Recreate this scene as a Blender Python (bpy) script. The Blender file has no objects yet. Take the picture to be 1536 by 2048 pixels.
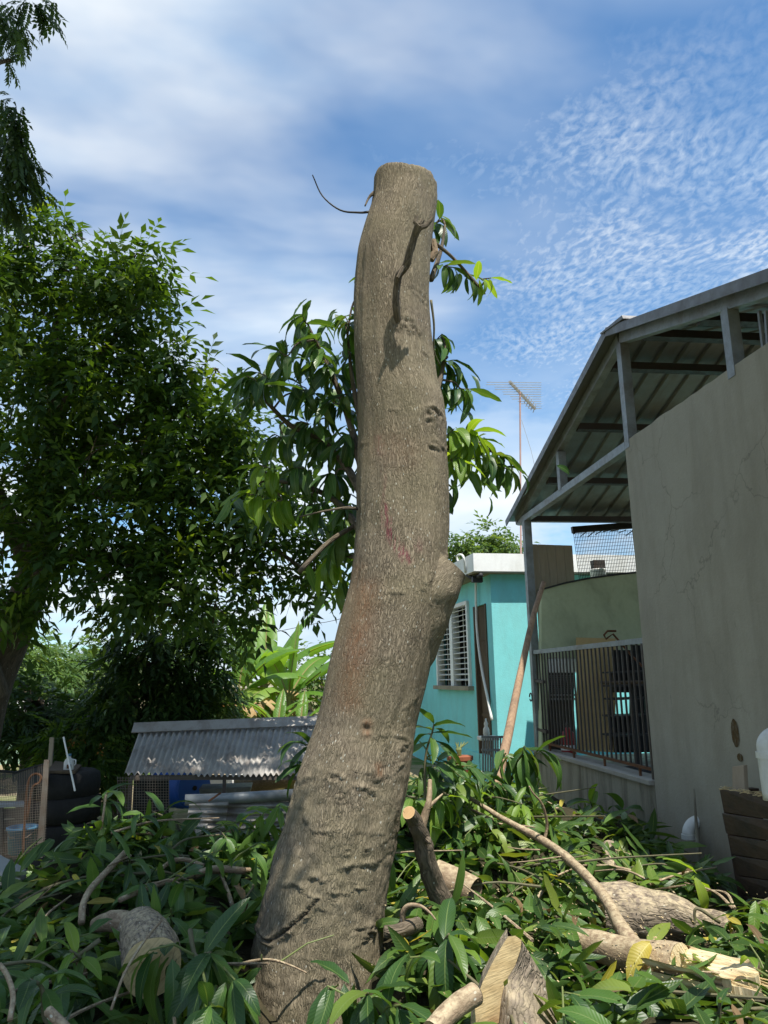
import bpy, math, random
import numpy as np
from mathutils import Vector, Matrix, noise

# ------------------------------------------------------------------ camera, world, sun, exposure
SC = bpy.context.scene
COL = SC.collection
R = random.Random(11)
NR = np.random.default_rng(5)
F = 1538.0
YAW, PITCH, ROLL = math.radians(7.3), math.radians(12.1), math.radians(1.1)
CAM = Vector((0, 0, 1.65))
_f = Vector((math.sin(YAW)*math.cos(PITCH), math.cos(YAW)*math.cos(PITCH), math.sin(PITCH)))
_r0 = Vector((math.cos(YAW), -math.sin(YAW), 0))
_u0 = _r0.cross(_f)
_r = _r0*math.cos(ROLL) - _u0*math.sin(ROLL)
_u = _u0*math.cos(ROLL) + _r0*math.sin(ROLL)
cam_d = bpy.data.cameras.new('camera')
cam = bpy.data.objects.new('camera', cam_d)
COL.objects.link(cam)
cam_d.sensor_fit = 'VERTICAL'
cam_d.sensor_height = 36.0
cam_d.lens = F*36.0/2048
cam_d.clip_start = 0.05
cam_d.clip_end = 2000
cam.matrix_world = Matrix(((_r.x, _u.x, -_f.x, CAM.x), (_r.y, _u.y, -_f.y, CAM.y), (_r.z, _u.z, -_f.z, CAM.z), (0, 0, 0, 1)))
SC.camera = cam

SUN_EL = math.radians(66)
SUN_DIR = Vector((0.37, -0.929, 0)).normalized()*math.cos(SUN_EL) + Vector((0, 0, math.sin(SUN_EL)))
sun_d = bpy.data.lights.new('sun', 'SUN')
sun_d.energy = 4.3
sun_d.angle = math.radians(0.5)
sun_d.color = (1.0, 0.95, 0.86)
sun = bpy.data.objects.new('sun', sun_d)
COL.objects.link(sun)
sun.rotation_euler = SUN_DIR.to_track_quat('Z', 'Y').to_euler()
sun.location = (4, -6, 12)

SC.view_settings.view_transform = 'Standard'
SC.view_settings.look = 'None'
SC.view_settings.gamma = 1.0
SC.view_settings.use_curve_mapping = False
SC.view_settings.exposure = 0.85


class NT:
    """small node-tree writer"""
    def __init__(s, tree):
        s.t = tree
        s.t.nodes.clear()

    def n(s, kind, **kw):
        nd = s.t.nodes.new(kind)
        for k, v in kw.items():
            if k.startswith('_'):
                setattr(nd, k[1:], v)
            else:
                key = int(k[1:]) if k[0] == 'i' and k[1:].isdigit() else k.replace('__', ' ')
                s.set(nd.inputs[key], v)
        return nd

    def set(s, sock, v):
        if isinstance(v, bpy.types.NodeSocket):
            s.t.links.new(v, sock)
        elif isinstance(v, bpy.types.Node):
            s.t.links.new(v.outputs[0], sock)
        else:
            if sock.type == 'RGBA' and len(v) == 3:
                v = (*v, 1)
            sock.default_value = v

    def math(s, op, a, b=0.0, c=0.0, clamp=False):
        nd = s.t.nodes.new('ShaderNodeMath')
        nd.operation = op
        nd.use_clamp = clamp
        for i, v in enumerate((a, b, c)):
            s.set(nd.inputs[i], v)
        return nd.outputs[0]

    def vmath(s, op, a, b=(0, 0, 0)):
        nd = s.t.nodes.new('ShaderNodeVectorMath')
        nd.operation = op
        s.set(nd.inputs[0], a)
        s.set(nd.inputs[1], b)
        return nd.outputs[0]

    def mix(s, fac, a, b, blend='MIX'):
        nd = s.t.nodes.new('ShaderNodeMix')
        nd.data_type = 'RGBA'
        nd.blend_type = blend
        s.set(nd.inputs[0], fac)
        s.set(nd.inputs[6], a)
        s.set(nd.inputs[7], b)
        return nd.outputs[2]

    def ramp(s, fac, stops):
        nd = s.t.nodes.new('ShaderNodeValToRGB')
        el = nd.color_ramp.elements
        while len(el) < len(stops):
            el.new(0.5)
        for e, (p, c) in zip(el, stops):
            e.position = p
            e.color = (c, c, c, 1) if isinstance(c, (int, float)) else (*c, 1)
        s.set(nd.inputs[0], fac)
        return nd.outputs[0]

    def noise(s, vec, scale=5.0, detail=4.0, rough=0.55, dist=0.0):
        nd = s.t.nodes.new('ShaderNodeTexNoise')
        s.set(nd.inputs['Vector'], vec)
        nd.inputs['Scale'].default_value = scale
        nd.inputs['Detail'].default_value = detail
        nd.inputs['Roughness'].default_value = rough
        nd.inputs['Distortion'].default_value = dist
        return nd.outputs['Fac']

    def scale(s, vec, xyz):
        return s.vmath('MULTIPLY', vec, xyz)


# world: daylight sky with thin cloud sheets and ripples of small puffs
W = bpy.data.worlds.new('World')
SC.world = W
W.use_nodes = True
g = NT(W.node_tree)
sky = g.n('ShaderNodeTexSky', _sky_type='NISHITA', _sun_disc=False)
sky.sun_elevation = SUN_EL
sky.sun_rotation = math.atan2(SUN_DIR.x, SUN_DIR.y)
sky.air_density = 1.0
sky.dust_density = 0.6
sky.ozone_density = 2.5
tc = g.n('ShaderNodeTexCoord').outputs['Generated']
sep = g.n('ShaderNodeSeparateXYZ', Vector=tc)
zz = g.math('ADD', g.math('MAXIMUM', sep.outputs[2], 0.0), 0.06)
cx = g.math('DIVIDE', sep.outputs[0], zz)
cy = g.math('DIVIDE', sep.outputs[1], zz)
cv = g.n('ShaderNodeCombineXYZ', X=cx, Y=cy).outputs[0]
warp = g.n('ShaderNodeTexNoise', Vector=cv, Scale=1.3, Detail=3.0)
cvw = g.vmath('ADD', cv, g.scale(g.vmath('SUBTRACT', warp.outputs['Color'], (0.5, 0.5, 0.5)), (0.25, 0.25, 0)))
# rippled small puffs, stretched across the wind
rip = g.noise(g.scale(cvw, (58.0, 36.0, 1)), 1.0, 4.0, 0.55, 0.3)
ripm = g.math('MULTIPLY', g.ramp(rip, [(0.32, 0.0), (0.68, 1.0)]), g.ramp(sep.outputs[2], [(0.56, 1.0), (0.68, 0.12)]))
patch = g.noise(g.vmath('ADD', cv, (3.1, 1.7, 0)), 0.9, 2.0)
# the ripple field covers the part of the sky towards +X
side = g.ramp(g.math('ADD', g.math('MULTIPLY', sep.outputs[0], 1.5), g.math('MULTIPLY', g.math('SUBTRACT', patch, 0.5), 0.9)), [(0.02, 0.0), (0.62, 1.0)])
ripc = g.math('MULTIPLY', g.math('MULTIPLY', ripm, side), g.ramp(g.noise(g.vmath('ADD', cvw, (1.3, 5.2, 0)), 3.2, 3.0), [(0.35, 0.22), (0.62, 0.62)]))
# soft veils
veil = g.noise(g.scale(g.vmath('ADD', cvw, (0.35, 0.1, 0)), (0.9, 1.5, 1)), 1.0, 5.0, 0.5, 0.2)
veilm = g.ramp(veil, [(0.37, 0.03), (0.62, 1.0)])
veilc = g.math('MULTIPLY', g.math('MULTIPLY', veilm, g.math('SUBTRACT', 1.0, g.math('MULTIPLY', side, g.ramp(sep.outputs[2], [(0.58, 0.85), (0.70, 0.35)])))), 0.84)
# heaped clouds low over the horizon
low = g.noise(g.scale(tc, (3.0, 3.0, 7.0)), 1.6, 5.0, 0.55)
lowm = g.ramp(low, [(0.38, 0.0), (0.54, 1.0)])
lowc = g.math('MULTIPLY', lowm, g.ramp(sep.outputs[2], [(0.0, 0.95), (0.24, 0.9), (0.42, 0.0)]))
cm = g.math('MAXIMUM', g.math('MAXIMUM', ripc, veilc), lowc, clamp=True)
shade = g.noise(g.scale(tc, (2.0, 2.0, 5.0)), 2.0, 4.0)
ccol = g.mix(g.ramp(shade, [(0.35, 0.0), (0.65, 1.0)]), (0.56, 0.70, 0.86), (0.93, 0.97, 0.98))
bg1 = g.n('ShaderNodeBackground', Color=g.mix(0.55, sky.outputs[0], g.mix(1.0, sky.outputs[0], (0.42, 0.98, 1.22), 'MULTIPLY')), Strength=0.098)
bg2 = g.n('ShaderNodeBackground', Color=ccol, Strength=0.66)
mxs = g.n('ShaderNodeMixShader', Fac=cm)
g.t.links.new(bg1.outputs[0], mxs.inputs[1])
g.t.links.new(bg2.outputs[0], mxs.inputs[2])
g.n('ShaderNodeOutputWorld', Surface=mxs.outputs[0])


# ------------------------------------------------------------------ pixel -> place helpers
def ray(px, py):
    return _f*F + _r*(px-768) - _u*(py-1024)


def PX(px, py, X):
    d = ray(px, py)
    return CAM + d*(X/d.x)


def PY(px, py, Y):
    d = ray(px, py)
    return CAM + d*(Y/d.y)


def PZ(px, py, Z):
    d = ray(px, py)
    return CAM + d*((Z-CAM.z)/d.z)


def PP(px, py, p, n):
    d = ray(px, py)
    return CAM + d*((p-CAM).dot(n)/d.dot(n))


# ------------------------------------------------------------------ materials
def principled(g, color, rough=0.7, spec=0.3, metal=0.0, normal=None):
    b = g.n('ShaderNodeBsdfPrincipled')
    g.set(b.inputs['Base Color'], color)
    g.set(b.inputs['Roughness'], rough)
    g.set(b.inputs['Specular IOR Level'], spec)
    g.set(b.inputs['Metallic'], metal)
    if normal is not None:
        g.set(b.inputs['Normal'], normal)
    return b


def mk(name, a, b=None, scale=6.0, rough=0.75, spec=0.3, metal=0.0, bump=0.15, bscale=60.0, dirt=None, dscale=(2, 2, 2), damt=0.5, stretch=(1, 1, 1), bdist=0.01, splash=None, cracks=False):
    """general surface: two-tone noise, optional dirt of its own shape, fine relief"""
    m = bpy.data.materials.new(name)
    m.use_nodes = True
    g = NT(m.node_tree)
    co = g.n('ShaderNodeTexCoord').outputs['Object']
    cs = g.scale(co, stretch)
    if b is None:
        b = tuple(x*0.72 for x in a)
    c = g.mix(g.ramp(g.noise(cs, scale, 6, 0.6), [(0.3, 0.0), (0.7, 1.0)]), a, b)
    c = g.mix(g.math('MULTIPLY', g.noise(cs, scale*9, 3, 0.6), 0.35), c, tuple(x*0.6 for x in a))
    if dirt:
        dm = g.ramp(g.noise(g.scale(co, dscale), 1.0, 6, 0.65, 0.4), [(0.46, 0.0), (0.68, 1.0)])
        c = g.mix(g.math('MULTIPLY', dm, damt), c, dirt)
    if splash:
        z = g.n('ShaderNodeSeparateXYZ', Vector=co).outputs[2]
        sm = g.ramp(g.math('ADD', z, g.math('MULTIPLY', g.noise(g.scale(co, (2.5, 2.5, 0.7)), 1.0, 5, 0.6), 0.9)), [(0.45, 0.75), (1.0, 0.0)])
        c = g.mix(sm, c, splash)
    if cracks:
        wv = g.vmath('ADD', co, g.scale(g.vmath('SUBTRACT', g.n('ShaderNodeTexNoise', Vector=co, Scale=6.0, Detail=4.0).outputs['Color'], (0.5, 0.5, 0.5)), (0.25, 0.25, 0.25)))
        ve = g.n('ShaderNodeTexVoronoi', _feature='DISTANCE_TO_EDGE', Vector=wv, Scale=0.9)
        ck = g.math('MULTIPLY', g.ramp(ve.outputs['Distance'], [(0.0, 1.0), (0.006, 0.0)]), g.ramp(g.noise(co, 1.1, 2), [(0.5, 0.0), (0.6, 0.55)]))
        c = g.mix(ck, c, tuple(x*0.35 for x in a))
        dr = g.ramp(g.noise(g.scale(co, (7, 7, 0.45)), 1.0, 4, 0.6), [(0.52, 0.0), (0.72, 0.3)])
        c = g.mix(dr, c, tuple(x*0.62 for x in a))
        sc = g.ramp(g.noise(g.scale(co, (30, 30, 5)), 1.0, 2, 0.5), [(0.72, 0.0), (0.76, 0.45)])
        c = g.mix(sc, c, tuple(x*0.5 for x in a))
    bn = None
    if bump:
        bn = g.n('ShaderNodeBump', Strength=bump, Distance=bdist, Height=g.noise(cs, bscale, 5, 0.65)).outputs[0]
    rr = g.ramp(g.noise(cs, scale*3, 3), [(0.3, max(0.03, rough-0.12)), (0.7, min(1, rough+0.1))])
    p = principled(g, c, rr, spec, metal, bn)
    g.n('ShaderNodeOutputMaterial', Surface=p.outputs[0])
    return m


def leaf_mat(name, dark, mid, light, rib, rough=0.38, trans=0.3, veins=True, tcol=None):
    m = bpy.data.materials.new(name)
    m.use_nodes = True
    g = NT(m.node_tree)
    at = g.n('ShaderNodeAttribute', _attribute_name='rnd').outputs['Fac']
    oi = g.n('ShaderNodeObjectInfo').outputs['Random']
    v = g.math('FRACT', g.math('ADD', at, g.math('MULTIPLY', oi, 0.73)))
    c = g.ramp(v, [(0.0, dark), (0.32, dark), (0.62, mid), (0.85, mid), (1.0, light)])
    nrm = None
    if veins:
        uv = g.n('ShaderNodeUVMap').outputs[0]
        s = g.n('ShaderNodeSeparateXYZ', Vector=uv)
        d = g.math('ABSOLUTE', g.math('SUBTRACT', s.outputs[0], 0.5))
        sv = g.math('SINE', g.math('MULTIPLY', g.math('SUBTRACT', s.outputs[1], g.math('MULTIPLY', d, 0.28)), 95.0))
        svm = g.ramp(sv, [(0.6, 0.0), (1.0, 0.13)])
        c = g.mix(svm, c, tuple(min(1, x*1.7) for x in mid))
        rm = g.ramp(d, [(0.014, 0.9), (0.04, 0.0)])
        c = g.mix(rm, c, rib)
        spot = g.ramp(g.noise(g.n('ShaderNodeTexCoord').outputs['Object'], 26, 4, 0.7), [(0.66, 0.0), (0.74, 0.55)])
        c = g.mix(spot, c, tuple(x*0.9+0.03 for x in mid))
        nrm = g.n('ShaderNodeBump', Strength=0.12, Distance=0.003, Height=sv).outputs[0]
    back = g.n('ShaderNodeNewGeometry').outputs['Backfacing']
    c2 = g.mix(g.math('MULTIPLY', back, 0.45), c, tuple(x*1.3+0.015 for x in mid))
    p = principled(g, c2, rough, 0.42 if veins else 0.22, 0.0, nrm)
    tcn = g.mix(1.0, c, tcol or (2.6, 2.3, 0.8), 'MULTIPLY')
    t = g.n('ShaderNodeBsdfTranslucent', Color=tcn)
    mx = g.n('ShaderNodeMixShader', Fac=trans)
    g.t.links.new(p.outputs[0], mx.inputs[1])
    g.t.links.new(t.outputs[0], mx.inputs[2])
    g.n('ShaderNodeOutputMaterial', Surface=mx.outputs[0])
    return m


def bark_mat(name, lo, hi, su=75.0, sv=10.0, speck=0.5, stains=False, bump=0.9, bd=0.012, dust=None):
    """bark whose grain runs along the UV's v axis (both in metres)"""
    m = bpy.data.materials.new(name)
    m.use_nodes = True
    g = NT(m.node_tree)
    uv = g.n('ShaderNodeUVMap').outputs[0]
    co = g.n('ShaderNodeTexCoord').outputs['Object']
    wob = g.n('ShaderNodeTexNoise', Vector=uv, Scale=5.0, Detail=3.0)
    uvw = g.vmath('ADD', uv, g.scale(g.vmath('SUBTRACT', wob.outputs['Color'], (0.5, 0.5, 0.5)), (0.075, 0.05, 0)))
    k1 = g.noise(g.scale(uvw, (su, sv, 1)), 1.0, 4, 0.6, 0.5)
    k2 = g.noise(g.scale(uvw, (su*2.4, sv*2.4, 1)), 1.0, 3, 0.65)
    k3 = g.noise(co, 3.2, 4, 0.6)
    jit = g.n('ShaderNodeTexNoise', Vector=g.scale(uv, (su*0.7, sv*0.9, 1)), Scale=1.0, Detail=3.0)
    pv = g.vmath('ADD', g.scale(uvw, (su, sv, 1)), g.scale(g.vmath('SUBTRACT', jit.outputs['Color'], (0.5, 0.5, 0.5)), (2.0, 2.6, 0)))
    pe = g.n('ShaderNodeTexVoronoi', _feature='DISTANCE_TO_EDGE', Vector=pv, Scale=1.0)
    pc = g.n('ShaderNodeTexVoronoi', Vector=pv, Scale=1.0)
    cell = g.n('ShaderNodeSeparateColor', Color=pc.outputs['Color']).outputs[0]
    plate = g.ramp(pe.outputs['Distance'], [(0.0, 0.0), (0.10, 0.55), (0.30, 1.0)])
    h = g.math('ADD', g.math('ADD', g.math('MULTIPLY', plate, 0.5), g.math('MULTIPLY', k2, 0.35)), g.math('MULTIPLY', cell, 0.25))
    tone = g.math('ADD', g.math('MULTIPLY', h, 0.66), g.math('MULTIPLY', k1, 0.45))
    c = g.mix(g.ramp(tone, [(0.30, 0.0), (0.62, 0.5), (0.92, 1.0)]), lo, hi)
    c = g.mix(g.ramp(k3, [(0.35, 0.0), (0.7, 0.55)]), c, tuple(x*y for x, y in zip(hi, (0.62, 0.66, 0.55))))
    vo = g.n('ShaderNodeTexVoronoi', Vector=g.scale(uv, (62, 34, 1)), Scale=1.0)
    rndc = g.n('ShaderNodeSeparateColor', Color=vo.outputs['Color']).outputs[0]
    sp = g.math('MULTIPLY', g.math('LESS_THAN', vo.outputs['Distance'], 0.22), g.math('GREATER_THAN', rndc, g.math('SUBTRACT', 1.12, g.math('MULTIPLY', g.noise(co, 2.1, 2), speck))))
    c = g.mix(g.math('MULTIPLY', sp, 0.75), c, (0.50, 0.49, 0.42))
    if stains:
        a1 = g.n('ShaderNodeAttribute', _attribute_name='red_stain').outputs['Fac']
        a1 = g.math('MULTIPLY', a1, g.ramp(g.noise(g.scale(uv, (55, 5, 1)), 1.0, 2, 0.5), [(0.38, 0.0), (0.52, 1.0)]))
        a2 = g.n('ShaderNodeAttribute', _attribute_name='rust_stain').outputs['Fac']
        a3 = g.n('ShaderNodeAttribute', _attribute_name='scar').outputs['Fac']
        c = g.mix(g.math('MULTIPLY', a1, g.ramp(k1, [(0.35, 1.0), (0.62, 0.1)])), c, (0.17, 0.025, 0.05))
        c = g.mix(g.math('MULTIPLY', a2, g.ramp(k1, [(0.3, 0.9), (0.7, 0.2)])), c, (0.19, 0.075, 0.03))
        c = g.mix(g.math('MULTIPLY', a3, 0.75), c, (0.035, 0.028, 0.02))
    if dust:
        nz = g.n('ShaderNodeSeparateXYZ', Vector=g.n('ShaderNodeNewGeometry').outputs['Normal']).outputs[2]
        dm = g.math('MULTIPLY', g.ramp(nz, [(0.2, 0.0), (0.85, 1.0)]), g.ramp(g.noise(co, 30, 5, 0.7), [(0.4, 0.0), (0.62, 0.9)]))
        c = g.mix(dm, c, dust)
    pt = g.noise(co, 5.5, 3, 0.6)
    c = g.mix(g.ramp(pt, [(0.42, 0.0), (0.66, 0.22)]), c, tuple(0.5*(x+y) for x, y in zip(lo, hi)))
    bst = g.math('MULTIPLY', g.ramp(pt, [(0.35, 1.0), (0.7, 0.45)]), bump)
    bn = g.n('ShaderNodeBump', Strength=bst, Distance=bd, Height=h).outputs[0]
    p = principled(g, c, 0.85, 0.25, 0, bn)
    g.n('ShaderNodeOutputMaterial', Surface=p.outputs[0])
    return m


def wood_cut_mat(name, a, b, ring=90.0):
    """sawn wood: growth rings about the UV origin, saw marks across"""
    m = bpy.data.materials.new(name)
    m.use_nodes = True
    g = NT(m.node_tree)
    uv = g.n('ShaderNodeUVMap').outputs[0]
    nz = g.noise(uv, 8, 3)
    ln = g.n('ShaderNodeVectorMath', _operation='LENGTH')
    g.set(ln.inputs[0], uv)
    vor = g.n('ShaderNodeTexVoronoi', _feature='DISTANCE_TO_EDGE', Vector=g.vmath('ADD', uv, g.scale(g.n('ShaderNodeTexNoise', Vector=uv, Scale=20.0).outputs['Color'], (0.03, 0.03, 0))), Scale=7.0)
    crack = g.math('MULTIPLY', g.ramp(vor.outputs['Distance'], [(0.0, 0.8), (0.014, 0.0)]), g.ramp(g.noise(uv, 9, 2), [(0.55, 0.0), (0.62, 1.0)]))
    heart = g.ramp(g.math('ADD', ln.outputs['Value'], g.math('MULTIPLY', nz, 0.05)), [(0.05, 0.75), (0.075, 0.0)])
    rr = g.math('SINE', g.math('ADD', g.math('MULTIPLY', ln.outputs['Value'], ring), g.math('MULTIPLY', nz, 6)))
    c = g.mix(g.ramp(rr, [(0.0, 0.15), (1.0, 0.6)]), a, b)
    saw = g.noise(g.scale(uv, (16, 150, 1)), 1.0, 3, 0.6)
    c = g.mix(g.ramp(saw, [(0.45, 0.0), (0.7, 0.55)]), c, tuple(x*0.55 for x in b))
    c = g.mix(g.ramp(g.noise(uv, 14, 4), [(0.5, 0.0), (0.75, 0.6)]), c, (0.20, 0.14, 0.07))
    c = g.mix(heart, c, (0.33, 0.19, 0.085))
    c = g.mix(crack, c, (0.09, 0.06, 0.03))
    bn = g.n('ShaderNodeBump', Strength=0.5, Distance=0.004, Height=saw).outputs[0]
    p = principled(g, c, 0.8, 0.2, 0, bn)
    g.n('ShaderNodeOutputMaterial', Surface=p.outputs[0])
    return m


MT = {}
MT['bark'] = bark_mat('mango_bark', (0.042, 0.031, 0.020), (0.335, 0.275, 0.195), 112.0, 24.0, stains=True, bump=1.0, bd=0.007)
MT['log_bark'] = bark_mat('log_bark', (0.065, 0.05, 0.04), (0.30, 0.24, 0.185), 42, 12, 0.62, bump=1.0, bd=0.015, dust=(0.52, 0.43, 0.28))
MT['branch_bark'] = bark_mat('branch_bark', (0.15, 0.10, 0.065), (0.34, 0.25, 0.17), 60, 30, 0.45, bump=0.4, dust=(0.48, 0.40, 0.26))
MT['dark_bark'] = bark_mat('dark_bark', (0.04, 0.032, 0.024), (0.19, 0.15, 0.11), 50, 9, 0.35)
MT['cut_wood'] = wood_cut_mat('cut_wood', (0.66, 0.50, 0.27), (0.52, 0.36, 0.17))
def torn_mat():
    m = bpy.data.materials.new('torn_wood')
    m.use_nodes = True
    g = NT(m.node_tree)
    uv = g.n('ShaderNodeUVMap').outputs[0]
    f1 = g.noise(g.scale(uv, (150, 6, 1)), 1.0, 5, 0.65)
    f2 = g.noise(g.scale(uv, (22, 4, 1)), 1.0, 3, 0.5)
    c = g.mix(g.ramp(f1, [(0.35, 0.0), (0.65, 1.0)]), (0.50, 0.37, 0.19), (0.80, 0.70, 0.47))
    c = g.mix(g.ramp(f2, [(0.56, 0.0), (0.68, 0.7)]), c, (0.50, 0.27, 0.10))
    p = principled(g, c, 0.8, 0.2, 0, g.n('ShaderNodeBump', Strength=0.8, Distance=0.006, Height=f1).outputs[0])
    g.n('ShaderNodeOutputMaterial', Surface=p.outputs[0])
    return m


MT['torn'] = torn_mat()
MT['old_cut'] = wood_cut_mat('old_cut_wood', (0.26, 0.23, 0.13), (0.20, 0.17, 0.09))
MT['split_wood'] = mk('split_wood', (0.74, 0.62, 0.38), (0.58, 0.40, 0.18), 3.0, 0.75, 0.2, bump=0.7, bscale=28, stretch=(1.0, 6.0, 8.0), bdist=0.012)
MT['orange_wood'] = mk('split_wood_heart', (0.58, 0.33, 0.12), (0.66, 0.48, 0.24), 4.0, 0.75, 0.2, bump=0.6, bscale=30, stretch=(1, 6, 8))
MT['leaf'] = leaf_mat('mango_leaf', (0.028, 0.070, 0.018), (0.062, 0.13, 0.025), (0.12, 0.175, 0.03), (0.14, 0.20, 0.06), 0.40, 0.26)
MT['leaf_light'] = leaf_mat('young_mango_leaf', (0.11, 0.20, 0.025), (0.15, 0.25, 0.03), (0.21, 0.29, 0.04), (0.24, 0.30, 0.09), 0.42, 0.40)
MT['leaf_pile'] = leaf_mat('heap_leaf', (0.032, 0.070, 0.016), (0.074, 0.143, 0.026), (0.18, 0.23, 0.04), (0.15, 0.20, 0.06), 0.42, 0.25)
MT['leaf_dry'] = leaf_mat('yellow_leaf', (0.38, 0.33, 0.04), (0.36, 0.30, 0.05), (0.30, 0.22, 0.06), (0.5, 0.45, 0.15), 0.5, 0.3)
MT['leaf_brown'] = leaf_mat('dry_brown_leaf', (0.10, 0.065, 0.03), (0.16, 0.10, 0.045), (0.20, 0.15, 0.06), (0.2, 0.15, 0.08), 0.7, 0.15, tcol=(1.4, 1.2, 0.8))
MT['tree_leaf'] = leaf_mat('tree_leaf', (0.028, 0.062, 0.012), (0.056, 0.108, 0.016), (0.115, 0.17, 0.022), (0.1, 0.15, 0.03), 0.58, 0.42, False, (2.2, 2.0, 0.6))
MT['dark_leaf'] = leaf_mat('dark_tree_leaf', (0.022, 0.05, 0.014), (0.04, 0.08, 0.02), (0.08, 0.13, 0.03), (0.1, 0.15, 0.03), 0.45, 0.3, False)
MT['feather_leaf'] = leaf_mat('feathery_leaf', (0.025, 0.05, 0.016), (0.04, 0.075, 0.02), (0.07, 0.12, 0.03), (0.1, 0.15, 0.03), 0.5, 0.3, False)
MT['far_leaf'] = leaf_mat('far_tree_leaf', (0.05, 0.10, 0.03), (0.09, 0.15, 0.04), (0.14, 0.2, 0.06), (0.1, 0.15, 0.03), 0.5, 0.35, False)
MT['banana'] = leaf_mat('banana_leaf', (0.09, 0.19, 0.03), (0.12, 0.23, 0.04), (0.20, 0.28, 0.05), (0.30, 0.36, 0.12), 0.4, 0.42)
MT['dry_banana'] = mk('dry_banana_leaf', (0.38, 0.29, 0.16), (0.24, 0.15, 0.06), 8, 0.85, 0.1, bump=0.4, bscale=30)
MT['orange_frond'] = mk('dead_orange_frond', (0.45, 0.20, 0.04), (0.30, 0.13, 0.04), 8, 0.85, 0.1)
MT['banana_stem'] = mk('banana_stem', (0.20, 0.20, 0.07), (0.24, 0.17, 0.08), 5, 0.6, 0.3, stretch=(4, 4, 0.6))
MT['twig'] = mk('twig', (0.15, 0.13, 0.075), (0.10, 0.10, 0.05), 20, 0.7, 0.3, bump=0.2)
MT['green_twig'] = mk('green_twig', (0.16, 0.19, 0.06), (0.12, 0.15, 0.05), 20, 0.6, 0.3, bump=0)
MT['concrete'] = mk('rendered_concrete', (0.385, 0.355, 0.29), (0.335, 0.307, 0.25), 1.3, 0.9, 0.15, bump=0.35, bscale=45, dirt=(0.16, 0.14, 0.10), dscale=(3.0, 3.0, 0.8), damt=0.3, splash=(0.22, 0.165, 0.095), cracks=True)
MT['low_concrete'] = mk('weathered_concrete', (0.38, 0.345, 0.27), (0.29, 0.265, 0.205), 2.0, 0.92, 0.15, bump=0.5, bscale=40, dirt=(0.085, 0.07, 0.048), dscale=(7.0, 7.0, 0.9), damt=0.7)
MT['sill'] = mk('sill_concrete', (0.40, 0.37, 0.32), (0.28, 0.26, 0.22), 5, 0.9, 0.2, bump=0.5)
MT['stain'] = mk('brown_wall_stain', (0.12, 0.072, 0.028), (0.075, 0.048, 0.022), 24, 0.9, 0.1, dirt=(0.17, 0.15, 0.11), dscale=(40, 40, 22), damt=0.95)
MT['galv'] = mk('galvanised_steel', (0.30, 0.32, 0.33), (0.20, 0.22, 0.23), 9, 0.55, 0.4, 0.35, bump=0.12, dirt=(0.12, 0.075, 0.05), dscale=(5, 5, 5), damt=0.45)
MT['dark_steel'] = mk('dark_steel', (0.06, 0.058, 0.055), (0.075, 0.05, 0.04), 9, 0.6, 0.4, 0.3, bump=0.1)
MT['purlin'] = mk('brown_painted_steel', (0.055, 0.052, 0.052), (0.065, 0.045, 0.042), 7, 0.6, 0.3, 0.2, bump=0.1)
MT['roof_under'] = mk('zinc_roof_sheet', (0.25, 0.26, 0.265), (0.19, 0.20, 0.205), 3, 0.5, 0.4, 0.45, bump=0.06, dirt=(0.16, 0.12, 0.08), dscale=(8, 1.5, 4), damt=0.4)
MT['flash'] = mk('ridge_flashing', (0.20, 0.205, 0.21), (0.12, 0.11, 0.11), 6, 0.55, 0.4, 0.3, bump=0.1)
MT['rust'] = mk('rusty_iron', (0.17, 0.075, 0.035), (0.10, 0.05, 0.028), 14, 0.85, 0.2, 0.1, bump=0.3)
MT['green_wall'] = mk('green_render', (0.52, 0.57, 0.38), (0.45, 0.50, 0.33), 2.0, 0.9, 0.15, bump=0.3, bscale=40, dirt=(0.16, 0.165, 0.11), dscale=(3, 3, 2), damt=0.4)
MT['teal'] = mk('teal_paint', (0.24, 0.67, 0.69), (0.21, 0.61, 0.63), 1.6, 0.85, 0.2, bump=0.35, bscale=50, dirt=(0.19, 0.42, 0.41), dscale=(3.5, 3.5, 1.2), damt=0.4)
MT['white'] = mk('white_paint', (0.84, 0.84, 0.82), (0.76, 0.76, 0.73), 3, 0.75, 0.25, bump=0.12, dirt=(0.42, 0.40, 0.34), dscale=(4, 4, 2), damt=0.35)
MT['slat'] = mk('louvre_white', (0.80, 0.80, 0.77), (0.66, 0.66, 0.62), 5, 0.6, 0.35, bump=0.08)
MT['inside'] = mk('interior_shade', (0.022, 0.022, 0.021), (0.014, 0.014, 0.014), 4, 0.8, 0.2)  # near-black colour standing in for the shade of unlit interiors
MT['soffit'] = mk('soffit_concrete', (0.33, 0.30, 0.23), (0.25, 0.22, 0.17), 3, 0.9, 0.1, bump=0.2, dirt=(0.17, 0.14, 0.10), dscale=(3, 3, 3))
MT['brown_door'] = mk('weathered_brown_wood', (0.13, 0.095, 0.06), (0.085, 0.06, 0.042), 6, 0.8, 0.2, bump=0.3, stretch=(6, 6, 0.8))
MT['plank'] = mk('grey_brown_board', (0.40, 0.325, 0.24), (0.32, 0.26, 0.19), 5, 0.8, 0.2, bump=0.3, stretch=(7, 7, 0.7))
MT['ply'] = mk('plywood', (0.58, 0.42, 0.20), (0.48, 0.34, 0.155), 4, 0.75, 0.25, bump=0.12, stretch=(7, 7, 0.8))
MT['bin'] = mk('stained_planks', (0.085, 0.048, 0.028), (0.048, 0.03, 0.02), 3, 0.65, 0.35, bump=0.25, stretch=(1.2, 1.2, 8), dirt=(0.02, 0.015, 0.012), dscale=(4, 4, 6), damt=0.75)
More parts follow.
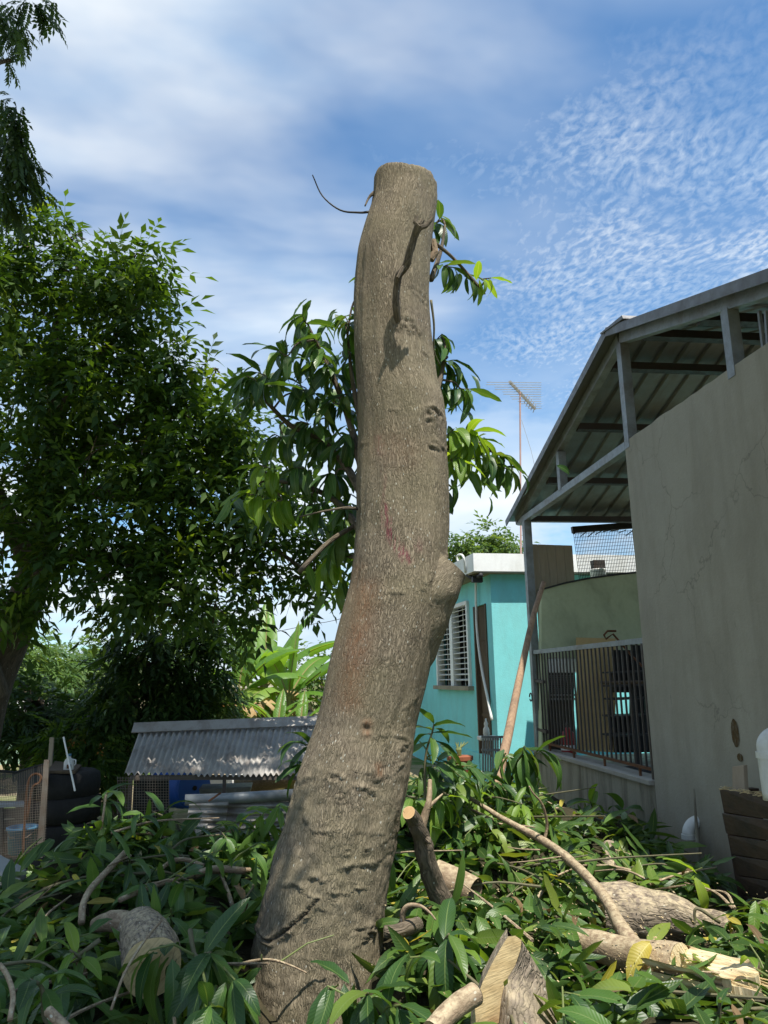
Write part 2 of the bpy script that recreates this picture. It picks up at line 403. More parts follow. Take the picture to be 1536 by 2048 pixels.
MT['pole'] = mk('debarked_pole', (0.40, 0.27, 0.17), (0.23, 0.15, 0.10), 5, 0.8, 0.2, bump=0.35, stretch=(8, 8, 1.0), dirt=(0.12, 0.085, 0.065), dscale=(9, 9, 2), damt=0.6)
MT['pvc'] = mk('white_pvc', (0.74, 0.74, 0.71), (0.66, 0.66, 0.62), 4, 0.4, 0.5, bump=0.03, dirt=(0.36, 0.33, 0.26), dscale=(7, 7, 5), damt=0.4)
MT['black'] = mk('black_plastic', (0.016, 0.016, 0.017), (0.022, 0.022, 0.022), 8, 0.6, 0.3, bump=0.1)
MT['rubber'] = mk('tyre_rubber', (0.022, 0.021, 0.021), (0.032, 0.03, 0.028), 10, 0.85, 0.2, bump=0.3)
MT['blue'] = mk('blue_plastic', (0.03, 0.15, 0.60), (0.025, 0.12, 0.50), 4, 0.45, 0.45, bump=0.05)
MT['pale_blue'] = mk('faded_blue_plastic', (0.06, 0.19, 0.30), (0.05, 0.15, 0.24), 6, 0.5, 0.4, bump=0.05)
MT['red'] = mk('red_paint', (0.34, 0.022, 0.02), (0.28, 0.02, 0.018), 6, 0.4, 0.45, bump=0.03)
MT['terracotta'] = mk('terracotta', (0.30, 0.10, 0.05), (0.24, 0.085, 0.045), 6, 0.85, 0.2, bump=0.15)
MT['yellow'] = mk('yellow_print', (0.60, 0.48, 0.06), None, 8, 0.6, 0.3, bump=0)
MT['zinc'] = mk('corrugated_zinc', (0.41, 0.39, 0.36), (0.30, 0.28, 0.255), 3.0, 0.6, 0.4, 0.15, bump=0.1, dirt=(0.13, 0.085, 0.06), dscale=(9, 3, 6), damt=0.5)
MT['wire'] = mk('welded_wire', (0.22, 0.20, 0.17), (0.16, 0.11, 0.075), 16, 0.6, 0.4, 0.4, bump=0)
MT['thin_dark'] = mk('dark_wire', (0.04, 0.04, 0.04), None, 10, 0.6, 0.3, bump=0)
MT['antenna'] = mk('aluminium_antenna', (0.34, 0.33, 0.30), (0.25, 0.24, 0.22), 10, 0.5, 0.4, 0.4, bump=0)
MT['mast'] = mk('rusty_mast', (0.42, 0.27, 0.23), (0.33, 0.21, 0.18), 3, 0.8, 0.2, bump=0.1)
MT['block'] = mk('concrete_block', (0.40, 0.39, 0.36), (0.30, 0.29, 0.27), 7, 0.95, 0.1, bump=0.6, bscale=30)
MT['crate'] = mk('crate_board', (0.12, 0.10, 0.082), (0.085, 0.07, 0.058), 6, 0.85, 0.15, bump=0.3, stretch=(1, 1, 8))
MT['pale_green'] = mk('pale_green_paint', (0.36, 0.52, 0.38), (0.30, 0.44, 0.33), 3, 0.85, 0.2)
MT['soil'] = mk('leaf_litter_soil', (0.055, 0.048, 0.028), (0.035, 0.035, 0.02), 7, 0.95, 0.1, bump=0.9, bscale=18, bdist=0.05, dirt=(0.09, 0.07, 0.04), dscale=(5, 5, 5), damt=0.6)

# ------------------------------------------------------------------ mesh helpers
TO = Matrix.Translation


class MB:
    """collects geometry in world coordinates and links it as ONE mesh object"""
    def __init__(s):
        s.v = []
        s.f = []
        s.uv = {}

    def add(s, vs, fs, uvs=None):
        o = len(s.v)
        s.v += [tuple(p) for p in vs]
        for k, f in enumerate(fs):
            if uvs:
                s.uv[len(s.f)] = uvs[k]
            s.f.append(tuple(i+o for i in f))
        return s

    def hexa(s, a, b):
        """two quads, matching corners"""
        vs = list(a)+list(b)
        return s.add(vs, [(3, 2, 1, 0), (4, 5, 6, 7), (0, 1, 5, 4), (1, 2, 6, 5), (2, 3, 7, 6), (3, 0, 4, 7)])

    def box(s, c, size, rot=None):
        c = Vector(c)
        hx, hy, hz = (x/2 for x in size)
        rot = rot or Matrix.Identity(3)
        p = lambda x, y, z: c + rot @ Vector((x, y, z))
        return s.hexa([p(-hx, -hy, -hz), p(hx, -hy, -hz), p(hx, hy, -hz), p(-hx, hy, -hz)], [p(-hx, -hy, hz), p(hx, -hy, hz), p(hx, hy, hz), p(-hx, hy, hz)])

    def bar(s, a, b, w, h, up=(0, 0, 1)):
        """square bar from a to b"""
        a, b = Vector(a), Vector(b)
        d = (b-a).normalized()
        x = d.cross(Vector(up))
        if x.length < 1e-4:
            x = Vector((1, 0, 0))
        x.normalize()
        z = x.cross(d)
        q = lambda p: [p-x*w/2-z*h/2, p+x*w/2-z*h/2, p+x*w/2+z*h/2, p-x*w/2+z*h/2]
        return s.hexa(q(a), q(b))

    def tube(s, pts, rad, n=8, caps=True, twist=0.0):
        pts = [Vector(p) for p in pts]
        if not hasattr(rad, '__len__'):
            rad = [rad]*len(pts)
        vs, fs, uvs = [], [], []
        x = None
        L = 0
        Ls = []
        for i, p in enumerate(pts):
            d = (pts[min(i+1, len(pts)-1)]-pts[max(i-1, 0)]).normalized()
            if x is None:
                x = d.orthogonal().normalized()
            x = (x-d*x.dot(d)).normalized()
            y = d.cross(x)
            if i:
                L += (p-pts[i-1]).length
            Ls.append(L)
            for k in range(n):
                a = 2*math.pi*k/n
                vs.append(p+(x*math.cos(a)+y*math.sin(a))*rad[i])
        rm = sum(rad)/len(rad)
        for i in range(len(pts)-1):
            for k in range(n):
                k2 = (k+1) % n
                fs.append((i*n+k, i*n+k2, (i+1)*n+k2, (i+1)*n+k))
                u0, u1 = 2*math.pi*rm*k/n, 2*math.pi*rm*(k+1)/n
                uvs.append(((u0, Ls[i]), (u1, Ls[i]), (u1, Ls[i+1]), (u0, Ls[i+1])))
        if caps:
            fs.append(tuple(reversed(range(n))))
            uvs.append(tuple((rad[0]*math.cos(2*math.pi*k/n), rad[0]*math.sin(2*math.pi*k/n)) for k in reversed(range(n))))
            o = (len(pts)-1)*n
            fs.append(tuple(o+k for k in range(n)))
            uvs.append(tuple((rad[-1]*math.cos(2*math.pi*k/n), rad[-1]*math.sin(2*math.pi*k/n)) for k in range(n)))
        return s.add(vs, fs, uvs)

    def lathe(s, base, prof, n=16, axis=(0, 0, 1)):
        """prof: (radius, height) pairs about axis from base"""
        ax = Vector(axis).normalized()
        x = ax.orthogonal().normalized()
        y = ax.cross(x)
        base = Vector(base)
        vs = [base+ax*h+(x*math.cos(2*math.pi*k/n)+y*math.sin(2*math.pi*k/n))*r for r, h in prof for k in range(n)]
        fs = [(i*n+k, i*n+(k+1) % n, (i+1)*n+(k+1) % n, (i+1)*n+k) for i in range(len(prof)-1) for k in range(n)]
        fs.append(tuple(reversed(range(n))))
        fs.append(tuple((len(prof)-1)*n+k for k in range(n)))
        return s.add(vs, fs)

    def mesh(s, name, m, smooth=False):
        me = bpy.data.meshes.new(name)
        me.from_pydata(s.v, [], s.f)
        if s.uv:
            ul = me.uv_layers.new(name='UVMap')
            for p in me.polygons:
                t = s.uv.get(p.index)
                if t:
                    for li, c in zip(p.loop_indices, t):
                        ul.data[li].uv = c
        me.materials.append(MT[m])
        if smooth:
            me.polygons.foreach_set('use_smooth', [True]*len(me.polygons))
        me.update()
        return me

    def build(s, name, m, parent=None, smooth=False, bevel=0.0, label=None):
        o = bpy.data.objects.new(name, s.mesh(name, m, smooth))
        COL.objects.link(o)
        if parent:
            attach(o, parent)
        if bevel:
            b = o.modifiers.new('bevel', 'BEVEL')
            b.width = bevel
            b.segments = 2
            b.limit_method = 'ANGLE'
        if label:
            o['label'] = label
        return o


def attach(o, parent, world=None):
    """parent without moving: parents are Empties (or meshes at the origin) that are only translated"""
    o.parent = parent
    t = parent.location if parent.type == 'EMPTY' else Vector((0, 0, 0))
    o.matrix_parent_inverse = TO(-t)
    if world is not None:
        o.matrix_basis = world


def tag(o, label, cat, group=None, kind=None):
    o['label'] = label
    o['category'] = cat
    if group:
        o['group'] = group
    if kind:
        o['kind'] = kind
    return o


def thing(name, label, cat, loc=(0, 0, 0), group=None):
    o = bpy.data.objects.new(name, None)
    COL.objects.link(o)
    o.location = loc
    o.empty_display_size = 0.1
    return tag(o, label, cat, group)


def struct(o, label=None):
    o['kind'] = 'structure'
    if label:
        o['label'] = label
    return o


def put(name, me, parent, M):
    o = bpy.data.objects.new(name, me)
    COL.objects.link(o)
    attach(o, parent, M)
    return o


def smooth_path(pts, n=6):
    """Catmull-Rom through points (Vectors of any length given as tuples)"""
    P = [np.array(p, float) for p in pts]
    P = [2*P[0]-P[1]]+P+[2*P[-1]-P[-2]]
    out = []
    for i in range(1, len(P)-2):
        a, b, c, d = P[i-1:i+3]
        for k in range(n):
            t = k/n
            out.append(0.5*((2*b)+(-a+c)*t+(2*a-5*b+4*c-d)*t*t+(-a+3*b-3*c+d)*t**3))
    out.append(P[-2])
    return out


# ------------------------------------------------------------------ leaves
def leaf_template(nseg=8, W=0.13, droop=0.9, fold=0.25, wave=0.02, seed=0, tip=0.75):
    rr = random.Random(seed)
    vs, uv, fs = [], [], []
    y = z = 0.0
    ph = rr.random()*6
    side = rr.uniform(-0.17, 0.17)
    for i in range(nseg+1):
        t = i/nseg
        if i:
            a = -droop*(t-0.5/nseg)**1.2
            y += math.cos(a)/nseg
            z += math.sin(a)/nseg
        w = W*(4*t*(1-t))**tip*(1.15-0.35*t)+0.004
        wz = wave*math.sin(t*14+ph)
        x0 = side*t*t
        vs += [(x0-w, y, z+fold*w+wz), (x0, y, z), (x0+w, y, z+fold*w-wz*0.8)]
        uv += [(0, t), (0.5, t), (1, t)]
        if i:
            o = (i-1)*3
            fs += [(o, o+1, o+4, o+3), (o+1, o+2, o+5, o+4)]
    return np.array(vs), fs, np.array(uv)


def frond_template(pairs=3, L=0.42, W=0.16, seed=0, droop=0.35, start=0.15):
    """compound leaf: leaflets in pairs and one at the tip, unit rachis along +Y"""
    rr = random.Random(seed)
    vs, uv, fs = [], [], []

    def leaflet(b, ang, tilt, l, w):
        d = Vector((math.sin(ang), math.cos(ang), tilt)).normalized()
        s = d.cross(Vector((0, 0, 1))).normalized()
        n = s.cross(d)
        o = len(vs)
        vs.extend([b, b+d*l*0.42+s*w+n*w*0.3, b+d*l*0.5, b+d*l*0.42-s*w+n*w*0.3, b+d*l-n*l*0.12])
        uv.extend([(0.5, 0), (1, 0.4), (0.5, 0.5), (0, 0.4), (0.5, 1)])
        fs.extend([(o, o+1, o+2), (o, o+2, o+3), (o+2, o+1, o+4), (o+3, o+2, o+4)])
    for i in range(pairs):
        t = start+(1-start)*i/pairs
        b = Vector((0, t, -droop*t*t))
        for sg in (-1, 1):
            leaflet(b, sg*rr.uniform(0.75, 1.1), -rr.uniform(0.1, 0.5), L*rr.uniform(0.8, 1.1)*(0.75+0.4*t), L*W)
    leaflet(Vector((0, 1, -droop)), rr.uniform(-0.2, 0.2), -0.5, L*1.05, L*W)
    # rachis
    o = len(vs)
    vs.extend([Vector((-0.008, 0, 0)), Vector((0.008, 0, 0)), Vector((0.004, 1, -droop)), Vector((-0.004, 1, -droop))])
    uv.extend([(0.5, 0)]*4)
    fs.append((o, o+1, o+2, o+3))
    return np.array([tuple(v) for v in vs]), fs, np.array(uv)


def tmesh(name, tpl, m, rv):
    vs, fs, uv = tpl
    me = bpy.data.meshes.new(name)
    me.from_pydata([tuple(v) for v in vs], [], fs)
    ul = me.uv_layers.new(name='UVMap')
    ul.data.foreach_set('uv', np.array([uv[i] for f in fs for i in f], dtype=np.float32).ravel())
    at = me.attributes.new('rnd', 'FLOAT', 'POINT')
    at.data.foreach_set('value', np.full(len(vs), rv, dtype=np.float32))
    me.polygons.foreach_set('use_smooth', [True]*len(me.polygons))
    me.materials.append(MT[m])
    return me


def frames(d, up, jit=0.0):
    """d (n,3) directions, up (n,3) wanted normals -> rotation matrices (n,3,3)"""
    d = d/np.linalg.norm(d, axis=1, keepdims=True)
    if jit:
        up = up+NR.normal(0, jit, up.shape)
    x = np.cross(d, up)
    ln = np.linalg.norm(x, axis=1, keepdims=True)
    x = np.where(ln < 1e-5, np.array([[1.0, 0, 0]]), x/np.maximum(ln, 1e-9))
    z = np.cross(x, d)
    return np.stack([x, d, z], axis=2)


def batch(name, tpls, pos, rot, scl, m, parent=None, kind='stuff', rv=None):
    """many leaves as ONE mesh"""
    V, FI, FC, U, A = [], [], [], [], []
    off = 0
    n = len(pos)
    which = NR.integers(0, len(tpls), n)
    rv = NR.random(n) if rv is None else rv
    for k, (tv, tf, tu) in enumerate(tpls):
        idx = np.where(which == k)[0]
        if not len(idx):
            continue
        v = np.einsum('nij,kj->nki', rot[idx], tv)*scl[idx][:, None, None]+pos[idx][:, None, :]
        nv = len(tv)
        fl = np.array([i for f in tf for i in f])
        fc = np.array([len(f) for f in tf])
        V.append(v.reshape(-1, 3))
        FI.append((fl[None, :]+(np.arange(len(idx))*nv)[:, None]+off).ravel())
        FC.append(np.tile(fc, len(idx)))
        U.append(np.tile(tu[fl], (len(idx), 1)))
        A.append(np.repeat(rv[idx], nv))
        off += nv*len(idx)
    V, FI, FC, U, A = (np.concatenate(x) for x in (V, FI, FC, U, A))
    me = bpy.data.meshes.new(name)
    me.vertices.add(len(V))
    me.vertices.foreach_set('co', V.astype(np.float32).ravel())
    me.loops.add(len(FI))
    me.loops.foreach_set('vertex_index', FI.astype(np.int32))
    me.polygons.add(len(FC))
    me.polygons.foreach_set('loop_start', np.concatenate([[0], np.cumsum(FC)[:-1]]).astype(np.int32))
    me.polygons.foreach_set('loop_total', FC.astype(np.int32))
    me.update(calc_edges=True)
    ul = me.uv_layers.new(name='UVMap')
    ul.data.foreach_set('uv', U.astype(np.float32).ravel())
    at = me.attributes.new('rnd', 'FLOAT', 'POINT')
    at.data.foreach_set('value', A.astype(np.float32))
    me.polygons.foreach_set('use_smooth', [True]*len(me.polygons))
    me.materials.append(MT[m])
    me.validate()
    o = bpy.data.objects.new(name, me)
    COL.objects.link(o)
    if parent:
        attach(o, parent)
    if kind:
        o['kind'] = kind
    return o


MANGO_T = [leaf_template(8, R.uniform(0.120, 0.155), dr, R.uniform(0.2, 0.45), R.uniform(0.008, 0.02), i) for i, dr in enumerate((0.35, 0.7, 0.95, 1.2, 1.5, 0.6, 1.1, 1.9))]
PILE_T = [leaf_template(5, R.uniform(0.12, 0.155), dr, 0.3, 0.012, i+20) for i, dr in enumerate((-0.3, 0.3, 0.9, 1.5))]
MANGO_M = [tmesh('leaf', t, 'leaf', i/8+0.05) for i, t in enumerate(MANGO_T)]
YOUNG_M = [tmesh('leaf', t, 'leaf_light', i/8+0.05) for i, t in enumerate(MANGO_T)]
TREE_T = [frond_template(R.choice((2, 3, 3)), 0.46, 0.20, i) for i in range(5)]
FEATH_T = [frond_template(10, 0.30, 0.21, i+50, 0.3, 0.04) for i in range(3)]
SIMPLE_T = [leaf_template(2, 0.2, 0.5, 0.3, 0, i+80) for i in range(3)]
HAND_T = [frond_template(4, 0.5, 0.15, i+90, 0.5, 0.4) for i in range(3)]


def mat4(pos, r3, s):
    return Matrix(((r3[0][0]*s, r3[0][1]*s, r3[0][2]*s, pos[0]), (r3[1][0]*s, r3[1][1]*s, r3[1][2]*s, pos[1]), (r3[2][0]*s, r3[2][1]*s, r3[2][2]*s, pos[2]), (0, 0, 0, 1)))


GUARD = [(945, 1110, 1868, 2048, 3.1), (845, 950, 1980, 2048, 2.9), (1195, 1455, 1783, 1890, 4.7), (1135, 1215, 1795, 1850, 4.8), (1150, 1365, 1865, 1955, 3.8), (1345, 1536, 1895, 2030, 3.4),
         (798, 892, 1605, 1800, 4.3), (868, 958, 1730, 1795, 4.8), (255, 355, 1850, 1910, 3.6), (490, 790, 1480, 2060, 4.2), (1198, 1245, 1685, 1770, 5.5), (1355, 1405, 1570, 1690, 6.1), (1430, 1536, 1560, 1800, 5.3),
         (380, 462, 1585, 1685, 7.0), (0, 160, 1520, 1720, 7.6), (245, 600, 1440, 1595, 8.0), (1080, 1420, 1480, 1640, 9.5), (760, 830, 1835, 1880, 4.0)]


def blocked(p):
    """would a leaf at p bury something the heap leaves bare?"""
    v = Vector(p)-CAM
    z = v.dot(_f)
    if z < 0.3:
        return True
    x, y = 768+F*v.dot(_r)/z, 1024-F*v.dot(_u)/z
    return any(a <= x <= b and c <= y <= d and v.y < Y+0.05 for a, b, c, d, Y in GUARD)


def whorl(parent, c, axis, n, L, droop=0.5, meshes=None, spread=1.0, back=0.12, guard=False):
    """n separate leaf objects round a twig's tip"""
    meshes = meshes or MANGO_M
    ax = Vector(axis).normalized()
    x = ax.orthogonal().normalized()
    y = ax.cross(x)
    ph = R.random()*6.28
    for k in range(n):
        a = ph+k*2.4+R.uniform(-0.6, 0.6)
        rad = x*math.cos(a)+y*math.sin(a)
        t = k/max(1, n-1)
        d = ax*(0.75-0.75*t*spread+R.uniform(-0.1, 0.2))+rad*(0.55+0.6*t)*spread+Vector((0, 0, -droop*R.uniform(0.5, 1.3)))
        b = Vector(c)-ax*back*t
        up = Vector((0, 0, 1.0))*0.9+ax*0.5+rad*0.4+Vector((R.gauss(0, 0.25), R.gauss(0, 0.25), 0.1))
        if guard and (blocked(b+d.normalized()*L*0.5) or blocked(b+d.normalized()*L*0.95)) and R.random() < 0.97:
            continue
        r3 = frames(np.array([tuple(d)]), np.array([tuple(up)]))[0]
        put('leaf', R.choice(meshes), parent, mat4(b, r3, L*R.uniform(0.72, 1.15)))


# ------------------------------------------------------------------ ground
def grid_mesh(name, xs, ys, fz, m):
    nx, ny = len(xs), len(ys)
    me = bpy.data.meshes.new(name)
    me.from_pydata([(x, y, fz(x, y)) for y in ys for x in xs], [], [(j*nx+i, j*nx+i+1, (j+1)*nx+i+1, (j+1)*nx+i) for j in range(ny-1) for i in range(nx-1)])
    me.polygons.foreach_set('use_smooth', [True]*len(me.polygons))
    me.materials.append(m)
    o = bpy.data.objects.new(name, me)
    COL.objects.link(o)
    return o


gm = bpy.data.materials.new('yard_ground')
gm.use_nodes = True
g = NT(gm.node_tree)
co = g.n('ShaderNodeTexCoord').outputs['Object']
n1 = g.noise(co, 0.55, 6, 0.65)
n2 = g.noise(co, 14, 5, 0.7)
c = g.mix(n2, (0.21, 0.165, 0.10), (0.33, 0.27, 0.17))
c = g.mix(g.ramp(n1, [(0.46, 0.0), (0.56, 1.0)]), c, g.mix(n2, (0.055, 0.10, 0.025), (0.12, 0.17, 0.04)))
p = principled(g, c, 0.95, 0.1, 0, g.n('ShaderNodeBump', Strength=0.8, Distance=0.05, Height=n2).outputs[0])
g.n('ShaderNodeOutputMaterial', Surface=p.outputs[0])
ax = [-700, -300, -120, -60, -30]+[i*0.8-20 for i in range(51)]+[30, 60, 120, 300, 700]
struct(grid_mesh('ground', ax, ax, lambda x, y: 0.05*noise.noise(Vector((x*0.4, y*0.4, 0))) - 0.02 if abs(x) < 30 and abs(y) < 30 else 0.0, gm), 'bare dirt and patchy grass of the yard')


def sstep(a, b, x):
    t = max(0.0, min(1.0, (x-a)/(b-a)))
    return t*t*(3-2*t)


def heap(x, y):
    """height of the heap of cut leaves"""
    m = sstep(3.1, 2.6, x)
    far = 7.0 if x < 0.3 else 7.0+2.2*sstep(0.3, 1.4, x)
    m *= sstep(far, far-1.3, y)
    left = -2.9 if y < 4.2 else -2.9+1.15*sstep(4.2, 5.6, y)
    m *= sstep(left-0.25, left+0.5, x)
    h = 0.42+0.16*noise.noise(Vector((x*1.1, y*1.1, 3)))+0.10*noise.noise(Vector((x*2.7, y*2.7, 9)))
    h += 0.30*math.exp(-((x+0.85)**2/0.6+(y-5.4)**2/0.5))+0.20*math.exp(-((x-2.3)**2/0.25+(y-6.9)**2/1.2))+0.12*math.exp(-((x-1.5)**2/0.5+(y-5.8)**2/0.6))
    h += 0.22*math.exp(-((x-1.1)**2/0.35+(y-6.6)**2/0.8))
    h -= 0.10*math.exp(-((x-1.9)**2/0.35+(y-4.3)**2/0.6))
    h -= 0.50*math.exp(-((x-0.12)**2/0.10+(y-3.45)**2/0.32))
    h = max(h, 0.0)
    return m*h


hx = [-3.3+i*0.12 for i in range(55)]
hy = [0.8+i*0.12 for i in range(74)]
hm = grid_mesh('leaf_litter', hx, hy, lambda x, y: heap(x, y)-0.09 if heap(x, y) > 0.02 else -0.12, MT['soil'])
tag(hm, 'dark bed of crushed leaves and twigs under the cut mango branches', 'leaf litter', kind='stuff')

# ------------------------------------------------------------------ grey building on the right: wall, low wall, railing, canopy
WX = 3.15
BW = thing('grey_building', 'grey concrete building with metal gable canopy over a railed porch', 'building', (WX, 6.6, 0))
# tall wall: its top edge is slightly uneven
b = MB()
ys = [2.2+i*(6.62-2.2)/40 for i in range(41)]
top = [3.775+0.016*noise.noise(Vector((y*2.3, 0, 5)))+0.010*noise.noise(Vector((y*9, 3, 5))) for y in ys]
for i in range(40):
    y0, y1 = ys[i], ys[i+1]
    vs = [(WX, y0, -0.3), (WX, y1, -0.3), (WX, y1, top[i+1]), (WX, y0, top[i]), (WX+0.17, y0, -0.3), (WX+0.17, y1, -0.3), (WX+0.17, y1, top[i+1]), (WX+0.17, y0, top[i])]
    fs = [(0, 3, 2, 1), (4, 5, 6, 7), (3, 7, 6, 2)]
    if i == 0:
        fs.append((0, 4, 7, 3))
    if i == 39:
        fs.append((1, 2, 6, 5))
    b.add(vs, fs)
wall = b.build('wall', 'concrete', BW, label='tall plain grey rendered wall')
# rest of the walls of the porch and room behind
MB().box((WX+2.5+0.0, 2.2-0.1, 1.7), (5.0, 0.2, 4.0)).build('back_wall', 'concrete', BW)
MB().box((WX+4.6, 6.2, 0.5), (0.2, 7.6, 1.6)).build('side_wall', 'low_concrete', BW)
MB().box((WX+0.085, 8.30, 0.19), (0.17, 3.34, 1.0)).build('low_wall', 'low_concrete', BW, label='low stained wall under the railing')
MB().box((WX+0.075, 8.30, 0.71), (0.23, 3.30, 0.045)).build('sill', 'sill', BW, bevel=0.008)
MB().box((WX+2.3, 8.2, 0.55), (4.2, 3.6, 0.12)).build('porch_floor', 'low_concrete', BW)
# brown oval stain where a pipe once came out, and its trickle
for (px, py, rx, rz, nm) in ((1471, 1466, 0.048, 0.098, 'stain'), (1481, 1515, 0.036, 0.028, 'stain')):
    c = PX(px, py, WX)
    vs = [(WX-0.004, c.y, c.z)]+[(WX-0.004, c.y+rx*math.cos(a)*(1+0.15*noise.noise(Vector((math.cos(a)*3, math.sin(a)*3, 2)))), c.z+rz*math.sin(a)*(1+0.12*noise.noise(Vector((math.cos(a)*4, math.sin(a)*4, 7))))) for a in [k*math.pi/18 for k in range(36)]]
    MB().add(vs, [(0, 1+(k+1) % 36, 1+k) for k in range(36)]).build(nm, 'stain', BW)
# galvanised post, chord, rafters, uprights
YE, ZE, YP, ZP, YN = 10.12, 3.70, 6.58, 4.80, 3.04
px_ = WX+0.04
MB().bar((px_, 9.83, 0.72), (px_, 9.83, 3.66), 0.10, 0.10, (0, 1, 0)).build('steel_post', 'galv', BW)
TR = MB().bar((px_, YE, ZE), (px_, 6.63, 3.74), 0.08, 0.08).build('truss', 'galv', BW, label='galvanised tube truss of the canopy gable')
MB().bar((px_, YE+0.08, ZE+0.03), (px_, YP, ZP), 0.08, 0.10).build('rafter', 'galv', TR)
MB().bar((px_, YN, ZE+0.03), (px_, YP-0.03, ZP-0.005), 0.08, 0.10).build('rafter', 'galv', TR)
for y, z0 in ((8.40, 3.74), (6.57, 3.70), (4.83, 3.70)):
    zt = ZE+0.03+(ZP-ZE-0.03)*(1-abs(y-YP)/(YE-YP))-0.05
    MB().bar((px_, y, z0), (px_, y, zt), 0.09, 0.09, (0, 1, 0)).build('upright', 'galv', TR)
# purlins run away from us along X
rise = (ZP-ZE)/(YE-YP)
for k, y in enumerate((10.0, 9.05, 7.95, 6.95, 6.2, 5.3, 4.4, 3.4)):
    z = ZP-abs(y-YP)*rise-0.01
    MB().bar((WX+0.09, y, z), (WX+4.4, y, z), 0.10, 0.075).build('purlin', 'purlin', BW)
# second truss further in and back posts
MB().bar((WX+4.4, YE, ZE), (WX+4.4, YP, ZP), 0.08, 0.1).build('rafter', 'purlin', BW)
# roof sheets with trapezoid ribs running up the slope
prof = []
x = -0.10
while x < 4.7:
    prof += [(x, 0.0), (x+0.165, 0.0), (x+0.18, 0.028), (x+0.215, 0.028), (x+0.23, 0.0)]
    x += 0.23
for (ya, za, yb, zb) in ((YE+0.16, ZE-0.05+0.095, YP, ZP+0.085), (YN-0.16, ZE-0.05+0.095, YP, ZP+0.085)):
    per = 25
    for s in range(0, len(prof), per):
        pr = prof[s:s+per+1]
        vs = [(WX+px, ya, za+pz) for px, pz in pr]+[(WX+px, yb, zb+pz) for px, pz in pr]
        n = len(pr)
        vs += [(vx, vy, vz+0.004) for vx, vy, vz in vs]
        fs = [(i, i+1, n+i+1, n+i) for i in range(n-1)]+[(2*n+i, 3*n+i, 3*n+i+1, 2*n+i+1) for i in range(n-1)]
        fs += [(i, 2*n+i, 2*n+i+1, i+1) for i in range(n-1)]
        fs += [(0, n, 3*n, 2*n)]
        MB().add(vs, fs).build('roof_panel', 'roof_under', BW)
# rake trim and bent ridge flashing
for (ya, yb) in ((YE+0.17, YP+0.03), (YN-0.17, YP+0.01)):
    za = ZP-abs(ya-YP)*rise
    zb = ZP-abs(yb-YP)*rise
    MB().bar((WX-0.11, ya, za+0.075), (WX-0.11, yb, zb+0.075), 0.012, 0.085).build('rake_trim', 'flash', BW)
MB().hexa([(WX-0.13, YP+0.09, ZP+0.085), (WX-0.13, YP-0.42, ZP+0.005), (WX+4.6, YP-0.42, ZP+0.02), (WX+4.6, YP+0.09, ZP+0.10)], [(WX-0.13, YP+0.09, ZP+0.10), (WX-0.13, YP-0.40, ZP+0.045), (WX+4.6, YP-0.40, ZP+0.05), (WX+4.6, YP+0.09, ZP+0.12)]).build('ridge_cap', 'flash', BW)
# railing
RL = MB().bar((WX+0.03, 6.60, 1.925), (WX+0.03, 9.80, 1.925), 0.045, 0.05).build('railing', 'galv', BW, label='railing of thin upright bars')
MB().bar((WX+0.03, 6.60, 0.815), (WX+0.03, 9.78, 0.815), 0.025, 0.025).build('bottom_rail', 'rust', RL)
barm = MB().box((WX+0.03, 0, 1.36), (0.016, 0.016, 1.09)).mesh('bar', 'dark_steel')
y = 6.70
while y < 9.75:
    o = put('bar', barm, RL, Matrix.Translation((0, y, 0)))
    y += 0.108
for y in (6.95, 7.75, 8.6, 9.4):
    MB().box((WX+0.03, y, 0.767), (0.02, 0.02, 0.075)).build('foot', 'rust', RL)
MB().bar((WX+0.01, 6.64, 0.74), (WX+0.01, 6.64, 1.9), 0.03, 0.03, (0, 1, 0)).build('end_bar', 'dark_steel', RL)
# gate leaf at the far end, between post and railing start
for z in (0.95, 1.55):
    MB().bar((WX+0.03, 9.45, z), (WX+0.03, 9.80, z+0.02), 0.05, 0.035).build('latch', 'dark_steel', RL)
MB().tube([(WX-0.03, 9.86+0.05*math.cos(a), 1.36+0.05*math.sin(a)) for a in [k*math.pi/6 for k in range(12)]], 0.008, 6).build('ring', 'dark_steel', BW)
# PVC outlet elbow with collar
c = PX(1394, 1648, WX)
pts = [(WX+0.02-0.055*0-0.10*math.sin(a), c.y, c.z+0.02-0.10*(1-math.cos(a))) for a in [k*math.pi/16 for k in range(9)]]
EL = MB().tube(pts, 0.045, 16).build('drain_elbow', 'pvc', BW, True, label='white plastic drain elbow sticking out of the grey wall')
MB().tube([(pts[-1][0], c.y, pts[-1][2]+0.01), (pts[-1][0], c.y, pts[-1][2]-0.025)], 0.052, 16).build('collar', 'pvc', EL)

# green wall at the porch's end with its door opening
GY = 9.62
GW = thing('green_wall', 'pale green rendered wall with dark capped top at the end of the porch', 'wall', PY(1150, 1480, GY))
def gq(px, py):
    return PY(px, py, GY)
def slab(pts, th=0.12):
    a = [gq(*p) for p in pts]
    return MB().hexa(a, [q+Vector((0, th, 0)) for q in a])
topc = [(1083, 1181), (1130, 1168), (1180, 1158), (1240, 1150), (1310, 1143)]
b = MB()
for (x0, y0), (x1, y1) in zip(topc, topc[1:]):
    a = [gq(x0, 1318), gq(x1, 1318-(x1-x0)*0.02), gq(x1, y1), gq(x0, y0)]
    b.hexa(a, [q+Vector((0, 0.12, 0)) for q in a])
b.build('wall_panel', 'green_wall', GW)
b = MB()
for (x0, y0), (x1, y1) in zip(topc, topc[1:]):
    b.bar(gq(x0, y0-2)+Vector((0, 0.06, 0)), gq(x1, y1-2)+Vector((0, 0.06, 0)), 0.16, 0.022)
b.build('top_strip', 'thin_dark', GW)
